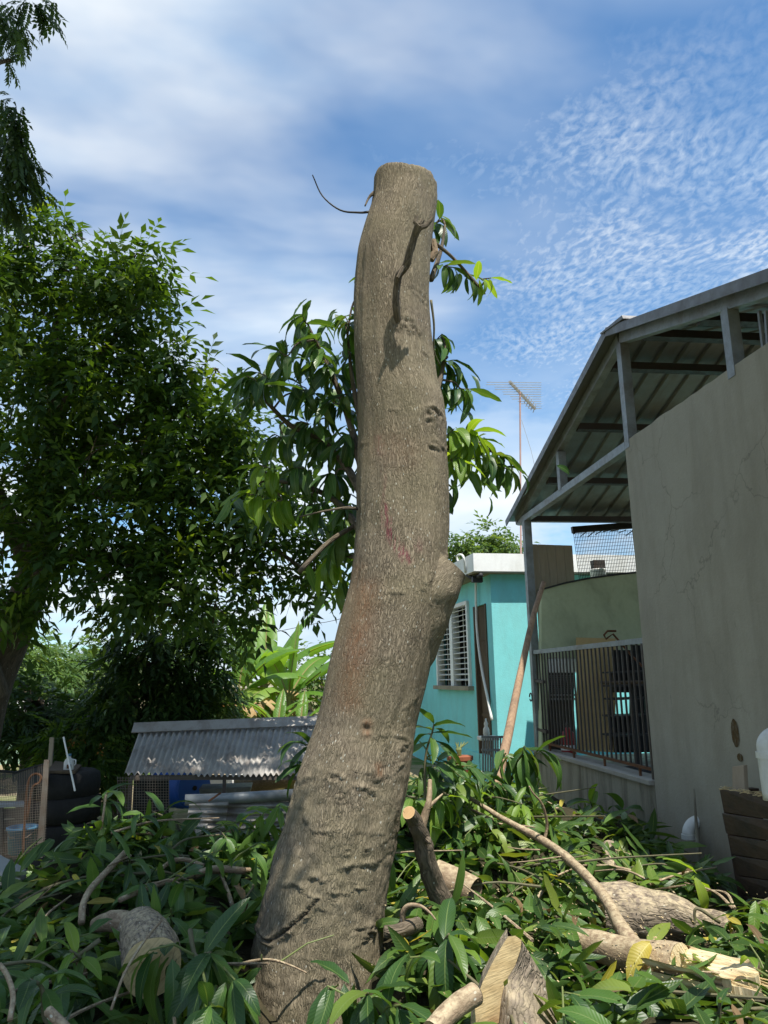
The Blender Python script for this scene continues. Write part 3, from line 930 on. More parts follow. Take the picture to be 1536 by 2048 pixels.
slab([(1083, 1500), (1097, 1500), (1097, 1318), (1083, 1318)]).build('jamb', 'green_wall', GW)
slab([(1097, 1345), (1153, 1345), (1153, 1316), (1097, 1316)], 0.08).build('lintel', 'white', GW)
DR = slab([(1099, 1505), (1151, 1505), (1151, 1319), (1099, 1319)], 0.05)
DR = MB().hexa([gq(1099, 1505)+Vector((0, .05, 0)), gq(1151, 1505)+Vector((0, .05, 0)), gq(1151, 1345)+Vector((0, .05, 0)), gq(1099, 1345)+Vector((0, .05, 0))], [gq(1099, 1505)+Vector((0, .09, 0)), gq(1151, 1505)+Vector((0, .09, 0)), gq(1151, 1345)+Vector((0, .09, 0)), gq(1099, 1345)+Vector((0, .09, 0))]).build('screen_door', 'dark_steel', GW)
b = MB()
for py in (1390, 1398):
    b.bar(gq(1099, py), gq(1151, py), 0.03, 0.025)
b.build('cross_bar', 'galv', DR)
b = MB()
for k in range(14):
    b.bar(gq(1101+k*3.6, 1350)+Vector((0, .04, 0)), gq(1101+k*3.6, 1386)+Vector((0, .04, 0)), 0.004, 0.004, (0, 1, 0))
for k in range(10):
    b.bar(gq(1100, 1351+k*3.7)+Vector((0, .04, 0)), gq(1150, 1351+k*3.7)+Vector((0, .04, 0)), 0.004, 0.004)
b.build('screen', 'galv', DR)
# shelf rack with things beyond the opening: dark frame, teal daylight from behind shows through
SH = thing('shelf_rack', 'dark metal shelf rack inside the porch beside the plywood sheet', 'shelf', PY(1260, 1480, 9.0))
for px in (1222, 1262, 1292):
    MB().bar(PY(px, 1500, 9.0), PY(px, 1345, 9.0), 0.03, 0.03, (0, 1, 0)).build('upright', 'thin_dark', SH)
for py in (1345, 1372, 1398, 1432, 1470):
    a, c2 = PY(1216, py, 9.0), PY(1296, py-3, 9.0)
    MB().bar(a, c2, 0.35, 0.02).build('shelf', 'thin_dark', SH)
MB().hexa([PY(1266, 1505, 9.25), PY(1330, 1505, 9.25), PY(1330, 1290, 9.25), PY(1266, 1290, 9.25)], [p + Vector((0, .03, 0)) for p in (PY(1266, 1505, 9.25), PY(1330, 1505, 9.25), PY(1330, 1290, 9.25), PY(1266, 1290, 9.25))]).build('shade_panel', 'inside', SH)  # near-black sheet added behind the rack, painted shade for the dim porch interior
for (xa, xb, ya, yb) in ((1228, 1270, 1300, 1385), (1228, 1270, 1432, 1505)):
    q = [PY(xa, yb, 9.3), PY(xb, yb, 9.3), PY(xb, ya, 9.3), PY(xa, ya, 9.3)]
    MB().hexa(q, [p + Vector((0, .03, 0)) for p in q]).build('shade_panel', 'inside', SH)  # more added dark sheets, leaving a gap for the teal behind
TB = thing('round_table', 'dark round table top on leg standing behind the railing bars', 'table', PY(1262, 1500, 8.2))
c = PY(1262, 1362, 8.2)
MB().lathe(c, [(0.32, -0.03), (0.33, -0.015), (0.33, 0.0)], 24).build('table_top', 'brown_door', TB)
MB().lathe((c.x, c.y, 0.62), [(0.2, 0), (0.19, 0.03), (0.035, 0.06), (0.03, c.z-0.65)], 12).build('pedestal', 'thin_dark', TB)
PLY = tag(MB().hexa([PY(1155, 1500, 9.30), PY(1231, 1505, 9.30), PY(1231, 1277, 9.52), PY(1153, 1275, 9.52)], [p + Vector((0, 0.018, 0)) for p in (PY(1155, 1500, 9.30), PY(1231, 1505, 9.30), PY(1231, 1277, 9.52), PY(1153, 1275, 9.52))]).build('plywood_sheet', 'ply'), 'tall yellowish plywood sheet leaning on the green wall behind the railing', 'plywood')
# red gas cylinder by the door
c = PY(1138, 1508, 9.3)
c.z = 0.62
GC = thing('gas_cylinder', 'small red gas cylinder standing by the dark screen door', 'gas cylinder', c)
MB().lathe(c, [(0.07, 0), (0.085, 0.03), (0.09, 0.08), (0.09, 0.26), (0.075, 0.33), (0.035, 0.36), (0.03, 0.39)], 18).build('body', 'red', GC, True)
MB().lathe(c+Vector((0, 0, 0.39)), [(0.022, 0), (0.026, 0.03), (0.014, 0.06)], 10).build('valve', 'dark_steel', GC)
MB().lathe(c+Vector((0, 0, 0.13)), [(0.0915, 0), (0.0915, 0.06)], 18).build('paper_label', 'white', GC)
# tool handle and hose above the plywood
tag(MB().tube([PY(1232, 1262, 9.0), PY(1215, 1262, 9.0), PY(1208, 1270, 9.0), PY(1212, 1278, 9.0), PY(1226, 1268, 9.0), PY(1262, 1310, 8.9), PY(1290, 1338, 8.8)], 0.013, 8).build('hooked_stick', 'rust'), 'reddish hooked stick leaning above the plywood behind the railing', 'stick')
# two steel rods standing at the wall top
for k, (px, dx) in enumerate(((1523, -0.015), (1529, 0.01))):
    a = PX(px, 672, WX+0.12)
    a.z = 3.55
    tag(MB().bar(a, PX(px+dx*300, 622, WX+0.12), 0.022, 0.022, (0, 1, 0)).build('steel_rod', 'galv'), 'short steel rod standing out of the top of the grey wall', 'rod', 'steel rods on the wall top')

# planks standing above the green wall
PB = thing('plank_board', 'grey brown board of five upright planks standing above the green wall', 'board', PY(1105, 1185, 9.95))
tl, tr_, bl, br = (1058, 1087), (1145, 1091), (1078, 1330), (1152, 1195)
for k in range(5):
    def pt(u, v):
        return PY(tl[0]+(tr_[0]-tl[0])*u+v*(14 if u < 0.5 else 9), 1088+3*u+v*125, 9.95)
    u0, u1 = k/5+0.006, (k+1)/5-0.006
    a = [pt(u0, 1), pt(u1, 1), pt(u1, 0.0), pt(u0, 0.0)]
    d = R.uniform(0, 0.008)
    MB().hexa([q+Vector((0, d, 0)) for q in a], [q+Vector((0, d+0.022, 0)) for q in a]).build('plank', 'plank', PB)
a = [PY(1081, 1306, 9.8), PY(1088, 1306, 9.8), PY(1081, 1180, 9.8), PY(1074, 1180, 9.8)]
MB().hexa(a, [q+Vector((0, 0.03, 0)) for q in a]).build('edge_batten', 'plank', PB)

# black shade net hung from a bar, white bucket behind it
NT_ = thing('shade_net', 'black open weave shade net hanging from a bar under the canopy', 'shade net', PY(1205, 1150, 10.3))
MB().bar(PY(1144, 1060, 10.3), PY(1300, 1048, 10.3), 0.07, 0.09).build('top_bar', 'black', NT_)
b = MB()
for k in range(44):
    t = k/43
    b.bar(PY(1147+t*140, 1066-8*t, 10.3), PY(1160+t*138, 1168-10*t, 10.36), 0.0065, 0.004, (0, 1, 0))
for k in range(15):
    t = k/14
    b.bar(PY(1147+t*12, 1068+t*98, 10.3+t*0.06), PY(1290+t*10, 1060+t*98, 10.3+t*0.06), 0.004, 0.005)
b.build('net', 'thin_dark', NT_)['kind'] = 'stuff'
b = MB()
for k in range(9):
    t = k/8
    b.bar(PY(1146+t*120, 1068+6*math.sin(k), 10.29), PY(1162+t*120, 1060, 10.29), 0.02, 0.012)
b.build('gathered_edge', 'black', NT_)
c = PY(1199, 1176, 10.7)
BK = thing('bucket', 'white bucket with dark box lid seen through the shade net', 'bucket', c)
MB().lathe(c, [(0.095, 0), (0.105, 0.02), (0.115, 0.25), (0.12, 0.26), (0.12, 0.275)], 18).build('body', 'white', BK, True)
MB().lathe(c+Vector((0, 0, 0.03)), [(0.1085, 0), (0.111, 0.06)], 18).build('print_band', 'yellow', BK)
MB().box(c+Vector((0, 0, 0.34)), (0.17, 0.14, 0.13)).build('box_lid', 'dark_steel', BK, bevel=0.01)
# ledge it stands on
MB().box((c.x+0.4, c.y+0.05, c.z-0.10), (1.9, 0.5, 0.2)).build('ledge', 'green_wall', GW)

# long leaning pole
tag(MB().tube(smooth_path([PY(1087, 1166, 9.2), PY(1066, 1235, 8.75), PY(1047, 1320, 8.3), PY(1030, 1400, 7.9), PY(1012, 1490, 7.5), PY(985, 1600, 7.15)], 5), [0.030+0.0008*i for i in range(26)], 10).build('leaning_pole', 'pole', None, True), 'long peeled wooden pole leaning on the green wall in front of the steel post', 'pole')

# ------------------------------------------------------------------ dark plank bin by the wall, its stake and pipe
BN = thing('plank_bin', 'dark stained wooden plank bin with sloping side against the grey wall', 'bin', PY(1500, 1800, 5.2))
Yb = 4.95
rows = [(1440, 1578, 1625), (1446, 1627, 1668), (1456, 1671, 1709), (1465, 1712, 1750), (1474, 1753, 1789), (1483, 1792, 1832), (1490, 1835, 1880)]
for k, (xl, ya, yb) in enumerate(rows):
    nxt = xl+(yb-ya)*0.2
    sl = 0.16
    f = [PY(nxt, yb, Yb), PY(1640, yb+(1640-nxt)*sl, Yb-1.15), PY(1640, ya+(1640-xl)*sl, Yb-1.15), PY(xl, ya, Yb)]
    d = 0.006*(k % 2)
    MB().hexa([q+Vector((0, d, 0)) for q in f], [q+Vector((0.012, d+0.03, 0)) for q in f]).build('plank', 'bin', BN, bevel=0.004)
a, c = PY(1440, 1580, Yb), PY(1492, 1885, Yb)
MB().hexa([a, c, c+Vector((0.22, 0.06, 0)), a+Vector((0.26, 0.06, 0))], [a+Vector((0.03, -0.03, -0.004)), c+Vector((0.03, -0.03, 0)), c+Vector((0.25, 0.03, 0)), a+Vector((0.29, 0.03, -0.004))]).build('side_panel', 'bin', BN)
b = MB()
for k in range(26):
    t = R.random()
    p0 = PY(1442+t*90, 1577+t*15, Yb-0.62*t+R.uniform(-0.01, 0.05))
    b.tube([p0, p0+Vector((R.uniform(-.05, .05), R.uniform(-.03, .05), R.uniform(0, 0.015))), p0+Vector((R.uniform(-.1, .1), R.uniform(-.03, .05), R.uniform(0, .012)))], 0.003, 4)
b.build('straw', 'split_wood', BN)['kind'] = 'stuff'
q = [PY(1465, 1625, 4.85), PY(1492, 1628, 4.80), PY(1487, 1530, 4.82), PY(1464, 1533, 4.87)]
tag(MB().hexa(q, [p+Vector((0.035, 0.012, 0)) for p in q]).build('wooden_stake', 'plank', bevel=0.004), 'short split wooden stake standing between dark plank bin and grey wall', 'stake')
c0, c1 = PY(1545, 1600, 4.35), PY(1533, 1508, 4.35)
pts = smooth_path([c0, c1, PY(1533, 1485, 4.35), PY(1546, 1472, 4.35), PY(1566, 1473, 4.3), PY(1600, 1482, 4.25)], 6)
VP = thing('vent_pipe', 'white plastic pipe with curved elbow standing out of the dark plank bin', 'pipe', c0)
MB().tube(pts, 0.050, 18).build('pipe', 'pvc', VP, True)
MB().tube([PY(1534.5, 1516, 4.35), PY(1533, 1503, 4.35)], 0.060, 18).build('collar', 'pvc', VP)
# thin stake in front of the drain elbow
tag(MB().tube([PX(1400, 1800, WX-0.12), PX(1396, 1700, WX-0.10), PX(1388, 1578, WX-0.05)], [0.020, 0.017, 0.006], 8).build('thin_stake', 'low_concrete'), 'thin grey stake standing before the white drain elbow on the wall', 'stake')

# ------------------------------------------------------------------ teal house
HC = Vector((3.17, 11.75, 0))
hv = Vector((-0.075, 1, 0)).normalized()
hu = Vector((hv.y, -hv.x, 0))
TH = thing('teal_house', 'turquoise house with flat white roof edge and white louvre window', 'house', HC)
ZR0, ZR1 = 3.20, 3.50
def hp(u, v, z):
    return HC+hu*u+hv*v+Vector((0, 0, z))
def hbox(u0, u1, v0, v1, z0, z1):
    return MB().hexa([hp(u0, v0, z0), hp(u1, v0, z0), hp(u1, v1, z0), hp(u0, v1, z0)], [hp(u0, v0, z1), hp(u1, v0, z1), hp(u1, v1, z1), hp(u0, v1, z1)])
# side wall pieces round the window and door openings (plane u = 0, seen from the side)
def side(px, py):
    p = PP(px, py, HC, hu)
    return (p-HC).dot(hv), p.z
wv1, wz1 = side(937, 1203)
wv0, _ = side(874, 1228)
_, wz0 = side(937, 1372)
dv1, dz1 = side(972, 1207)
dv0, _ = side(948, 1222)
VEND = 9.0
T = 0.15
hbox(0, T, 0, dv1, -0.2, ZR0).build('side_wall', 'teal', TH)
hbox(0, T, dv1, dv0, dz1, ZR0).build('side_wall', 'teal', TH)
hbox(0, T, dv0, wv1, -0.2, ZR0).build('side_wall', 'teal', TH)
hbox(0, T, wv1, wv0, -0.2, wz0).build('side_wall', 'teal', TH)
hbox(0, T, wv1, wv0, wz1, ZR0).build('side_wall', 'teal', TH)
hbox(0, T, wv0, VEND, -0.2, ZR0).build('side_wall', 'teal', TH)
hbox(T, 7.0, 0, T, -0.2, ZR0).build('front_wall', 'teal', TH)
hbox(1.0, 1.1, T, VEND, -0.2, ZR0).build('inner_wall', 'inside', TH)  # coloured near-black so the gaps between slats look like an unlit room
# roof slab, white on its edge, bare underneath
hbox(-0.33, 7.3, -0.20, VEND+0.3, ZR0+0.02, ZR1).build('roof', 'white', TH)
hbox(-0.31, 7.2, -0.19, VEND+0.2, ZR0, ZR0+0.018).build('soffit', 'soffit', TH)
hbox(-0.02, 7, -0.02, VEND, -0.2, 0.42).build('plinth', 'teal', TH)
DO = hbox(0.05, 0.09, dv1, dv0, 0.0, dz1).build('door', 'brown_door', TH, label='narrow weathered brown wooden door')
for z in (1.0, 1.62, 2.2):
    hbox(0.035, 0.05, dv1, dv0, z, z+0.05).build('rail', 'brown_door', DO)
hbox(-0.02, 0.05, dv1-0.0, dv1+0.05, 0.0, dz1).build('jamb', 'brown_door', DO)
hbox(-0.02, 0.05, dv0-0.05, dv0, 0.0, dz1).build('jamb', 'brown_door', DO)
# louvre window: two bays of slats
WN = hbox(-0.045, 0.10, wv1-0.02, wv1+0.06, wz0, wz1).build('window', 'slat', TH, label='white two bay louvre window')
hbox(-0.045, 0.10, wv0-0.06, wv0+0.02, wz0, wz1).build('frame', 'slat', WN)
wm = (wv0+wv1)/2
hbox(-0.04, 0.10, wm-0.09, wm+0.09, wz0, wz1).build('mullion', 'slat', WN)
hbox(-0.05, 0.10, wv1, wv0, wz1-0.05, wz1+0.015).build('head', 'slat', WN)
hbox(-0.10, 0.10, wv1-0.10, wv0+0.10, wz0-0.07, wz0).build('sill', 'soffit', WN)
NS = 14
for k in range(NS):
    z = wz0+0.06+(wz1-wz0-0.12)*(k+0.5)/NS
    for (va, vb) in ((wv1+0.07, wm-0.1), (wm+0.1, wv0-0.07)):
        rot = Matrix((hv, hu, (0, 0, 1))).transposed() @ Matrix.Rotation(math.radians(13+R.uniform(-4, 4)), 3, 'X')
        MB().box(hp(0.015, (va+vb)/2, z), (vb-va, 0.075, 0.009), rot).build('slat', 'slat', WN)
for (va, vb) in ((wv1+0.07, wm-0.1), (wm+0.1, wv0-0.07)):
    for t in (0.33, 0.66):
        v = va+(vb-va)*t
        hbox(0.085, 0.095, v-0.015, v+0.015, wz0, wz1).build('tilt_rod', 'slat', WN)
# white conduit hanging down the side wall
def onside(px, py, off=-0.05):
    p = PP(px, py, HC+hu*off, hu)
    return p
CB = MB().tube(smooth_path([onside(952, 1158), onside(952, 1190), onside(953, 1240), onside(957, 1290), onside(965, 1345), onside(976, 1400), onside(984, 1440)], 5), 0.022, 8).build('conduit', 'white', TH, True)
MB().tube(smooth_path([onside(935, 1150, -0.3), onside(945, 1156, -0.25), onside(953, 1154, -0.2), onside(962, 1150, -0.22)], 5), 0.035, 8).build('cable_entry', 'thin_dark', TH, True)
MB().box(hp(-0.2, 0.05, 3.12), (0.16, 0.10, 0.09)).build('floodlight', 'thin_dark', TH)
MB().tube(smooth_path([hp(-0.34, 0.2, 3.25), hp(-0.40, 0.1, 3.5), hp(-0.38, 0.5, 3.56), hp(-0.2, 1.0, 3.53)], 5), 0.018, 6).build('roof_cable', 'white', TH, True)

# grey gate, white ornament, pots at the house's foot
GT = thing('grey_gate', 'low grey slatted gate in front of the turquoise house corner', 'gate', PY(985, 1560, 10.4))
for px in range(966, 1006, 5):
    MB().bar(PY(px, 1560, 10.4), PY(px, 1477-(px-966)*0.02, 10.4), 0.018, 0.018, (0, 1, 0)).build('bar', 'galv', GT)
for py in (1474, 1500, 1545):
    MB().bar(PY(963, py, 10.4), PY(1008, py, 10.4), 0.03, 0.03).build('rail', 'galv', GT)
c = PY(973, 1472, 10.55)
BT = thing('ornament', 'small clear bottle shaped ornament on a white ledge by the house door', 'ornament', c)
MB().lathe(c, [(0.035, 0), (0.045, 0.03), (0.042, 0.09), (0.02, 0.13), (0.03, 0.16), (0.012, 0.2), (0.01, 0.23)], 12).build('bottle', 'pvc', BT, True)
LG = tag(MB().box(PY(976, 1476, 10.6), (0.26, 0.2, 0.05)).build('white_ledge', 'white', bevel=0.008), 'small white ledge block between the turquoise house and grey gate', 'ledge')
for (px, py, Y, r) in ((922, 1535, 10.6, 0.16), (898, 1540, 10.9, 0.13)):
    c = PY(px, py+22, Y)
    PT = thing('plant_pot', 'larger terracotta pot with small plant by the grey gate' if r > .15 else 'smaller terracotta pot with small plant nearer the mango trunk', 'pot', c)
    MB().lathe(c, [(r*0.7, 0), (r, r*1.5), (r*1.1, r*1.5), (r*1.1, r*1.8), (r*0.9, r*1.8)], 16).build('pot', 'terracotta', PT)
    for k in range(5):
        MB().tube([c+Vector((0, 0, r*1.7)), c+Vector((R.uniform(-.05, .05), 0, r*2.3)), c+Vector((R.uniform(-.15, .15), R.uniform(-.1, .1), r*2.9))], [0.015, 0.02, 0.004], 6).build('stem', 'green_twig', PT)

# ------------------------------------------------------------------ antenna beyond the house
AY = 19.0
AN = thing('tv_antenna', 'television antenna with many thin rods on tall rusty mast', 'antenna', PY(1041, 1120, AY))
MB().tube([PY(1042, 1130, AY), PY(1040, 784, AY)], 0.024, 8).build('mast', 'mast', AN)
BM = MB().bar(PY(1019, 763, AY-0.3), PY(1070, 818, AY+0.6), 0.07, 0.05).build('boom', 'antenna', AN)
for k in range(12):
    t = k/11
    c = PY(1021+t*48, 765+t*52, AY-0.3+0.9*t)
    L = 0.72*(1-t)+0.22
    d = Vector((0.97, 0.2, 0.10)).normalized()
    MB().bar(c-d*L*(0.9 if k % 2 else 0.75), c+d*L, 0.013, 0.013).build('rod', 'antenna', BM)
    if k > 6:
        MB().bar(c-Vector((0.05, 0, 0.12)), c+Vector((0.05, 0, 0.12)), 0.02, 0.02, (0, 1, 0)).build('rod', 'antenna', BM)
MB().tube([PY(1043, 840, AY), PY(1062, 900, AY), PY(1085, 1000, AY)], 0.006, 4).build('guy_wire', 'antenna', AN)

# ------------------------------------------------------------------ the lopped mango tree
TY = 4.2
LE = [(329, 750), (331, 748.5), (336, 748), (352, 747), (370, 745), (420, 730), (500, 716), (600, 709), (700, 708), (800, 712), (850, 713), (900, 714), (1000, 713), (1060, 711), (1110, 705), (1170, 697), (1210, 686), (1300, 667), (1400, 648), (1450, 634), (1500, 613), (1550, 593), (1600, 580), (1700, 551), (1800, 527), (1900, 508), (1950, 500), (2050, 488), (2150, 474), (2260, 455)]
RE = [(329, 867), (331, 870), (336, 871), (352, 871), (370, 872), (420, 868), (500, 861), (600, 860), (700, 865), (760, 872), (800, 884), (850, 889), (900, 888), (1000, 892), (1060, 894), (1110, 893), (1170, 893), (1210, 886), (1300, 867), (1400, 845), (1450, 833), (1500, 827), (1550, 819), (1600, 809), (1700, 790), (1800, 776), (1900, 768), (1950, 770), (2050, 775), (2150, 785), (2260, 800)]
rows = np.concatenate([np.array([329, 331, 334, 338, 343, 350, 358]), np.linspace(366, 2260, 560)])
Lx = np.interp(rows, *zip(*LE))
Rx = np.interp(rows, *zip(*RE))
ker = np.hanning(15)
ker /= ker.sum()
def smo(a):
    p = np.pad(a, 7, mode='edge')
    s = np.convolve(p, ker, 'valid')
    s[:9] = a[:9]
    return s
Lx, Rx = smo(Lx), smo(Rx)
NTH = 132
# fold lines of the bark (points in the trunk's own front view), half-width, height
FOLDS = [
    ([(743, 1478), (765, 1474), (790, 1480), (809, 1494)], 7, 0.012), ([(690, 1484), (705, 1482), (725, 1470)], 5, 0.008),
    ([(640, 1562), (648, 1550), (658, 1547), (668, 1556)], 6, 0.018), ([(594, 1575), (606, 1562), (620, 1560)], 7, 0.014),
    ([(669, 1598), (682, 1581), (700, 1577), (718, 1582), (734, 1594)], 6, 0.016), ([(739, 1566), (765, 1559), (788, 1541)], 6, 0.017),
    ([(690, 1535), (702, 1540), (697, 1548)], 5, 0.010), ([(745, 1540), (770, 1530), (790, 1525)], 5, 0.008),
    ([(594, 1622), (598, 1642), (606, 1662), (621, 1669), (640, 1667)], 6, 0.016), ([(668, 1608), (684, 1606)], 5, 0.008),
    ([(676, 1742), (690, 1734), (706, 1738), (728, 1742)], 8, 0.018), ([(735, 1737), (760, 1728), (785, 1722)], 6, 0.009),
    ([(611, 1760), (624, 1757), (636, 1766), (645, 1784), (656, 1795), (674, 1794)], 8, 0.024), ([(563, 1782), (574, 1774), (590, 1780), (604, 1793)], 7, 0.016),
    ([(675, 1768), (690, 1772), (700, 1784)], 5, 0.012), ([(688, 1787), (702, 1782), (714, 1788)], 5, 0.013),
    ([(632, 1822), (650, 1828)], 5, 0.008),
    ([(700, 1868), (722, 1874), (734, 1888), (738, 1902)], 8, 0.022), ([(700, 1905), (724, 1902)], 7, 0.014),
    ([(742, 1842), (744, 1868), (741, 1890)], 8, 0.012), ([(775, 1640), (778, 1665), (782, 1690)], 9, 0.012),
    ([(745, 1700), (762, 1692), (785, 1690)], 5, 0.008), ([(700, 1668), (720, 1672), (745, 1680)], 4, 0.007), ([(590, 1720), (600, 1736), (586, 1748)], 5, 0.007),
    ([(808, 571), (822, 569), (846, 577)], 4, 0.011), ([(808, 584), (824, 583), (846, 592)], 4, 0.010),
    ([(752, 820), (766, 817), (786, 820)], 3, 0.008), ([(772, 652), (790, 636), (815, 640), (832, 668), (836, 700)], 6, 0.013),
    ([(832, 828), (838, 812), (856, 808), (874, 820), (880, 845)], 6, 0.016), ([(846, 882), (860, 876), (876, 886)], 5, 0.013),
    ([(902, 1096), (884, 1116), (866, 1138), (846, 1160), (834, 1182)], 8, 0.014), ([(772, 1188), (795, 1188)], 5, 0.011),
    ([(826, 1198), (850, 1210), (874, 1226)], 5, 0.009), ([(712, 872), (730, 877)], 5, 0.005),
    ([(800, 1420), (830, 1400), (850, 1384)], 6, 0.012), ([(790, 1436), (795, 1455)], 5, 0.008),
]
CRACK = [(622, 1800), (600, 1830), (569, 1862), (537, 1893), (514, 1891)]
PITS = [(721, 1457, 10, 0.012), (678, 1704, 5, 0.010), (715, 1707, 5, 0.010),  (653, 1556, 6, 0.012), (697, 1546, 5, 0.01), (722, 1552, 5, 0.008), (730, 1890, 8, 0.012), (655, 1664, 4, 0.008), (660, 1960, 4, 0.008)]


def seg_d(P, a, b):
    a, b = np.array(a, float), np.array(b, float)
    ab = b-a
    t = np.clip(((P-a)@ab)/(ab@ab), 0, 1)
    return P-(a+t[:, None]*ab)


nr = len(rows)
th = 2*np.pi*np.arange(NTH)/NTH
ctr = np.zeros((nr, 3))
rad = np.zeros(nr)
for i in range(nr):
    a, c = PY(Lx[i], rows[i], TY), PY(Rx[i], rows[i], TY)
    ctr[i] = (a+c)/2
    rad[i] = (c-a).length/2
    mx = (Lx[i]+Rx[i])/2
    zf = PY(mx, rows[i], TY-rad[i]*0.95).z
    z0 = PY(mx, rows[i], TY).z
    ysil = rows[i]+(z0-zf)/(z0-PY(mx, rows[i]+1, TY).z)
    if rows[i] > 352:
        a, c = PY(float(np.interp(ysil, *zip(*LE))), ysil, TY), PY(float(np.interp(ysil, *zip(*RE))), ysil, TY)
        w_ = min(1.0, (rows[i]-352)/130)
        ctr[i] = ctr[i]*(1-w_)+np.array((a+c)/2)*w_
        rad[i] = rad[i]*(1-w_)+(c-a).length/2*w_
    ctr[i, 2] = zf
k15 = np.hanning(11)/np.hanning(11).sum()
for arr in (ctr[:, 0], rad):
    sm_ = np.convolve(np.pad(arr, 5, mode='edge'), k15, 'valid')
    arr[14:] = sm_[14:]
cosT, sinT = np.cos(th), np.sin(th)
ax_ = np.array([1, 0, 0.0])
pos = ctr[:, None, :]+rad[:, None, None]*(cosT[None, :, None]*ax_+0.96*sinT[None, :, None]*np.array([0, 1, 0.0]))
nrm = cosT[None, :, None]*ax_+sinT[None, :, None]*np.array([0, 1, 0.0])
nrm = np.broadcast_to(nrm, pos.shape)
disp = np.zeros((nr, NTH))
arc = np.concatenate([[0], np.cumsum(np.linalg.norm(np.diff(ctr, axis=0), axis=1))])
for i in range(nr):
    for k in range(NTH):
        p = Vector(pos[i, k])
        q = Vector((cosT[k]*6.0, sinT[k]*6.0, p.z*0.9))
        disp[i, k] = 0.020*noise.noise(Vector((cosT[k]*1.5, sinT[k]*1.5, p.z*1.5)))+0.006*noise.noise(q)+0.0045*noise.noise(Vector((cosT[k]*26, sinT[k]*26, p.z*6)))
lowf = np.clip((rows-1400)/200, 0, 1)[:, None]
for i in range(nr):
    if rows[i] > 1380:
        for k in range(NTH):
            p = pos[i, k]
            disp[i, k] += lowf[i, 0]*(0.009*noise.noise(Vector((cosT[k]*4, sinT[k]*4, p[2]*7+3)))+0.006*noise.noise(Vector((cosT[k]*9, sinT[k]*9, p[2]*22))))
front = np.broadcast_to(sinT[None, :] < 0.05, disp.shape)
PXY = np.stack([((Lx+Rx)/2)[:, None]+((Rx-Lx)/2)[:, None]*cosT[None, :], np.broadcast_to(rows[:, None], disp.shape)], axis=2).reshape(-1, 2)
scar = np.zeros(len(PXY))
dflat = disp.ravel().copy()
fm = front.ravel()
for pl, w, h in FOLDS:
    x0, x1 = min(p[0] for p in pl)-30, max(p[0] for p in pl)+30
    y0, y1 = min(p[1] for p in pl)-30, max(p[1] for p in pl)+30
    sel = np.where(fm & (PXY[:, 0] > x0) & (PXY[:, 0] < x1) & (PXY[:, 1] > y0) & (PXY[:, 1] < y1))[0]
    if not len(sel):
        continue
    P = PXY[sel]
    jig = np.array([noise.noise(Vector((p[0]*0.09, p[1]*0.09, 1.0)))*4.0+noise.noise(Vector((p[0]*0.3, p[1]*0.3, 4.0)))*2.6 for p in P])
    gain = np.array([max(0.0, 0.62+1.1*noise.noise(Vector((p[0]*0.055, p[1]*0.055, 8.0)))+0.5*noise.noise(Vector((p[0]*0.2, p[1]*0.2, 8.0)))) for p in P])
    h = h*0.5
    gain *= np.array([max(0.1, 0.8+1.3*noise.noise(Vector((p[0]*0.42, p[1]*0.42, 2.0)))) for p in P])
    best = np.full(len(sel), 1e9)
    sgn = np.zeros(len(sel))
    for a, c in zip(pl, pl[1:]):
        dv = seg_d(P, a, c)
        d = np.linalg.norm(dv, axis=1)
        m = d < best
        best = np.where(m, d, best)
        sgn = np.where(m, dv[:, 1], sgn)
    s = np.sign(sgn)*best+jig
    # lip above the line, groove just under it
    dflat[sel] += gain*(h*np.exp(-((s+w*0.6)/(w*0.75))**2)-h*0.85*np.exp(-((s-w*0.30)/(w*0.40))**2))
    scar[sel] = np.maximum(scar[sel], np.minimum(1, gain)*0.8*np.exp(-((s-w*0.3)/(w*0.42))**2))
for a, c in zip(CRACK, CRACK[1:]):
    d = np.linalg.norm(seg_d(PXY, a, c), axis=1)
    dd = np.where(fm, d, 99)
    dflat += 0.010*np.exp(-((dd-5)/3.5)**2)-0.020*np.exp(-(dd/3.0)**2)
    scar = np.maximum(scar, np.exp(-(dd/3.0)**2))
for x, y, r, h in PITS:
    r, h = r*0.7, h*0.7
    d = np.linalg.norm(PXY-np.array([x, y]), axis=1)
    d = np.where(fm, d, 99)
    dflat += -h*np.exp(-(d/r)**2)+h*0.6*np.exp(-((d-r*1.7)/(r*0.7))**2)
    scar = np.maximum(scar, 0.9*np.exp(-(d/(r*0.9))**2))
for x, y, rx, ry, hgt in ((800, 655, 22, 16, .011), (853, 826, 20, 17, .012), (861, 886, 14, 9, .009), (880, 1120, 16, 34, .008), (730, 1890, 14, 22, .010), (797, 1500, 10, 14, .008)):
    for k in range(26):
        a_ = R.random()*6.28
        q_ = R.random()**.6
        cx_, cy_ = x+math.cos(a_)*rx*q_, y+math.sin(a_)*ry*q_
        w_ = R.uniform(1.8, 4.2)
        dx = (PXY[:, 0]-cx_-0.5*(PXY[:, 1]-cy_)*R.uniform(-1, 1))/w_
        dy = (PXY[:, 1]-cy_)/(w_*R.uniform(.5, 1.3))
        gs = np.where(fm, np.exp(-(dx*dx+dy*dy)), 0)
        up_ = 1 if k % 2 else -1
        dflat += up_*hgt*R.uniform(.4, 1.0)*gs
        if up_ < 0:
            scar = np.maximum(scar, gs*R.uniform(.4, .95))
disp = dflat.reshape(nr, NTH)
disp[:6] *= 0.5
pos = pos+nrm*disp[:, :, None]
tilt = np.clip((372-rows)/43.0, 0, 1)[:, None]*(0.050*np.maximum(0, -cosT)**0.8+0.014*np.maximum(0, cosT)*(cosT < .75)-0.018*(cosT > .8))[None, :]
pos[:, :, 2] += tilt
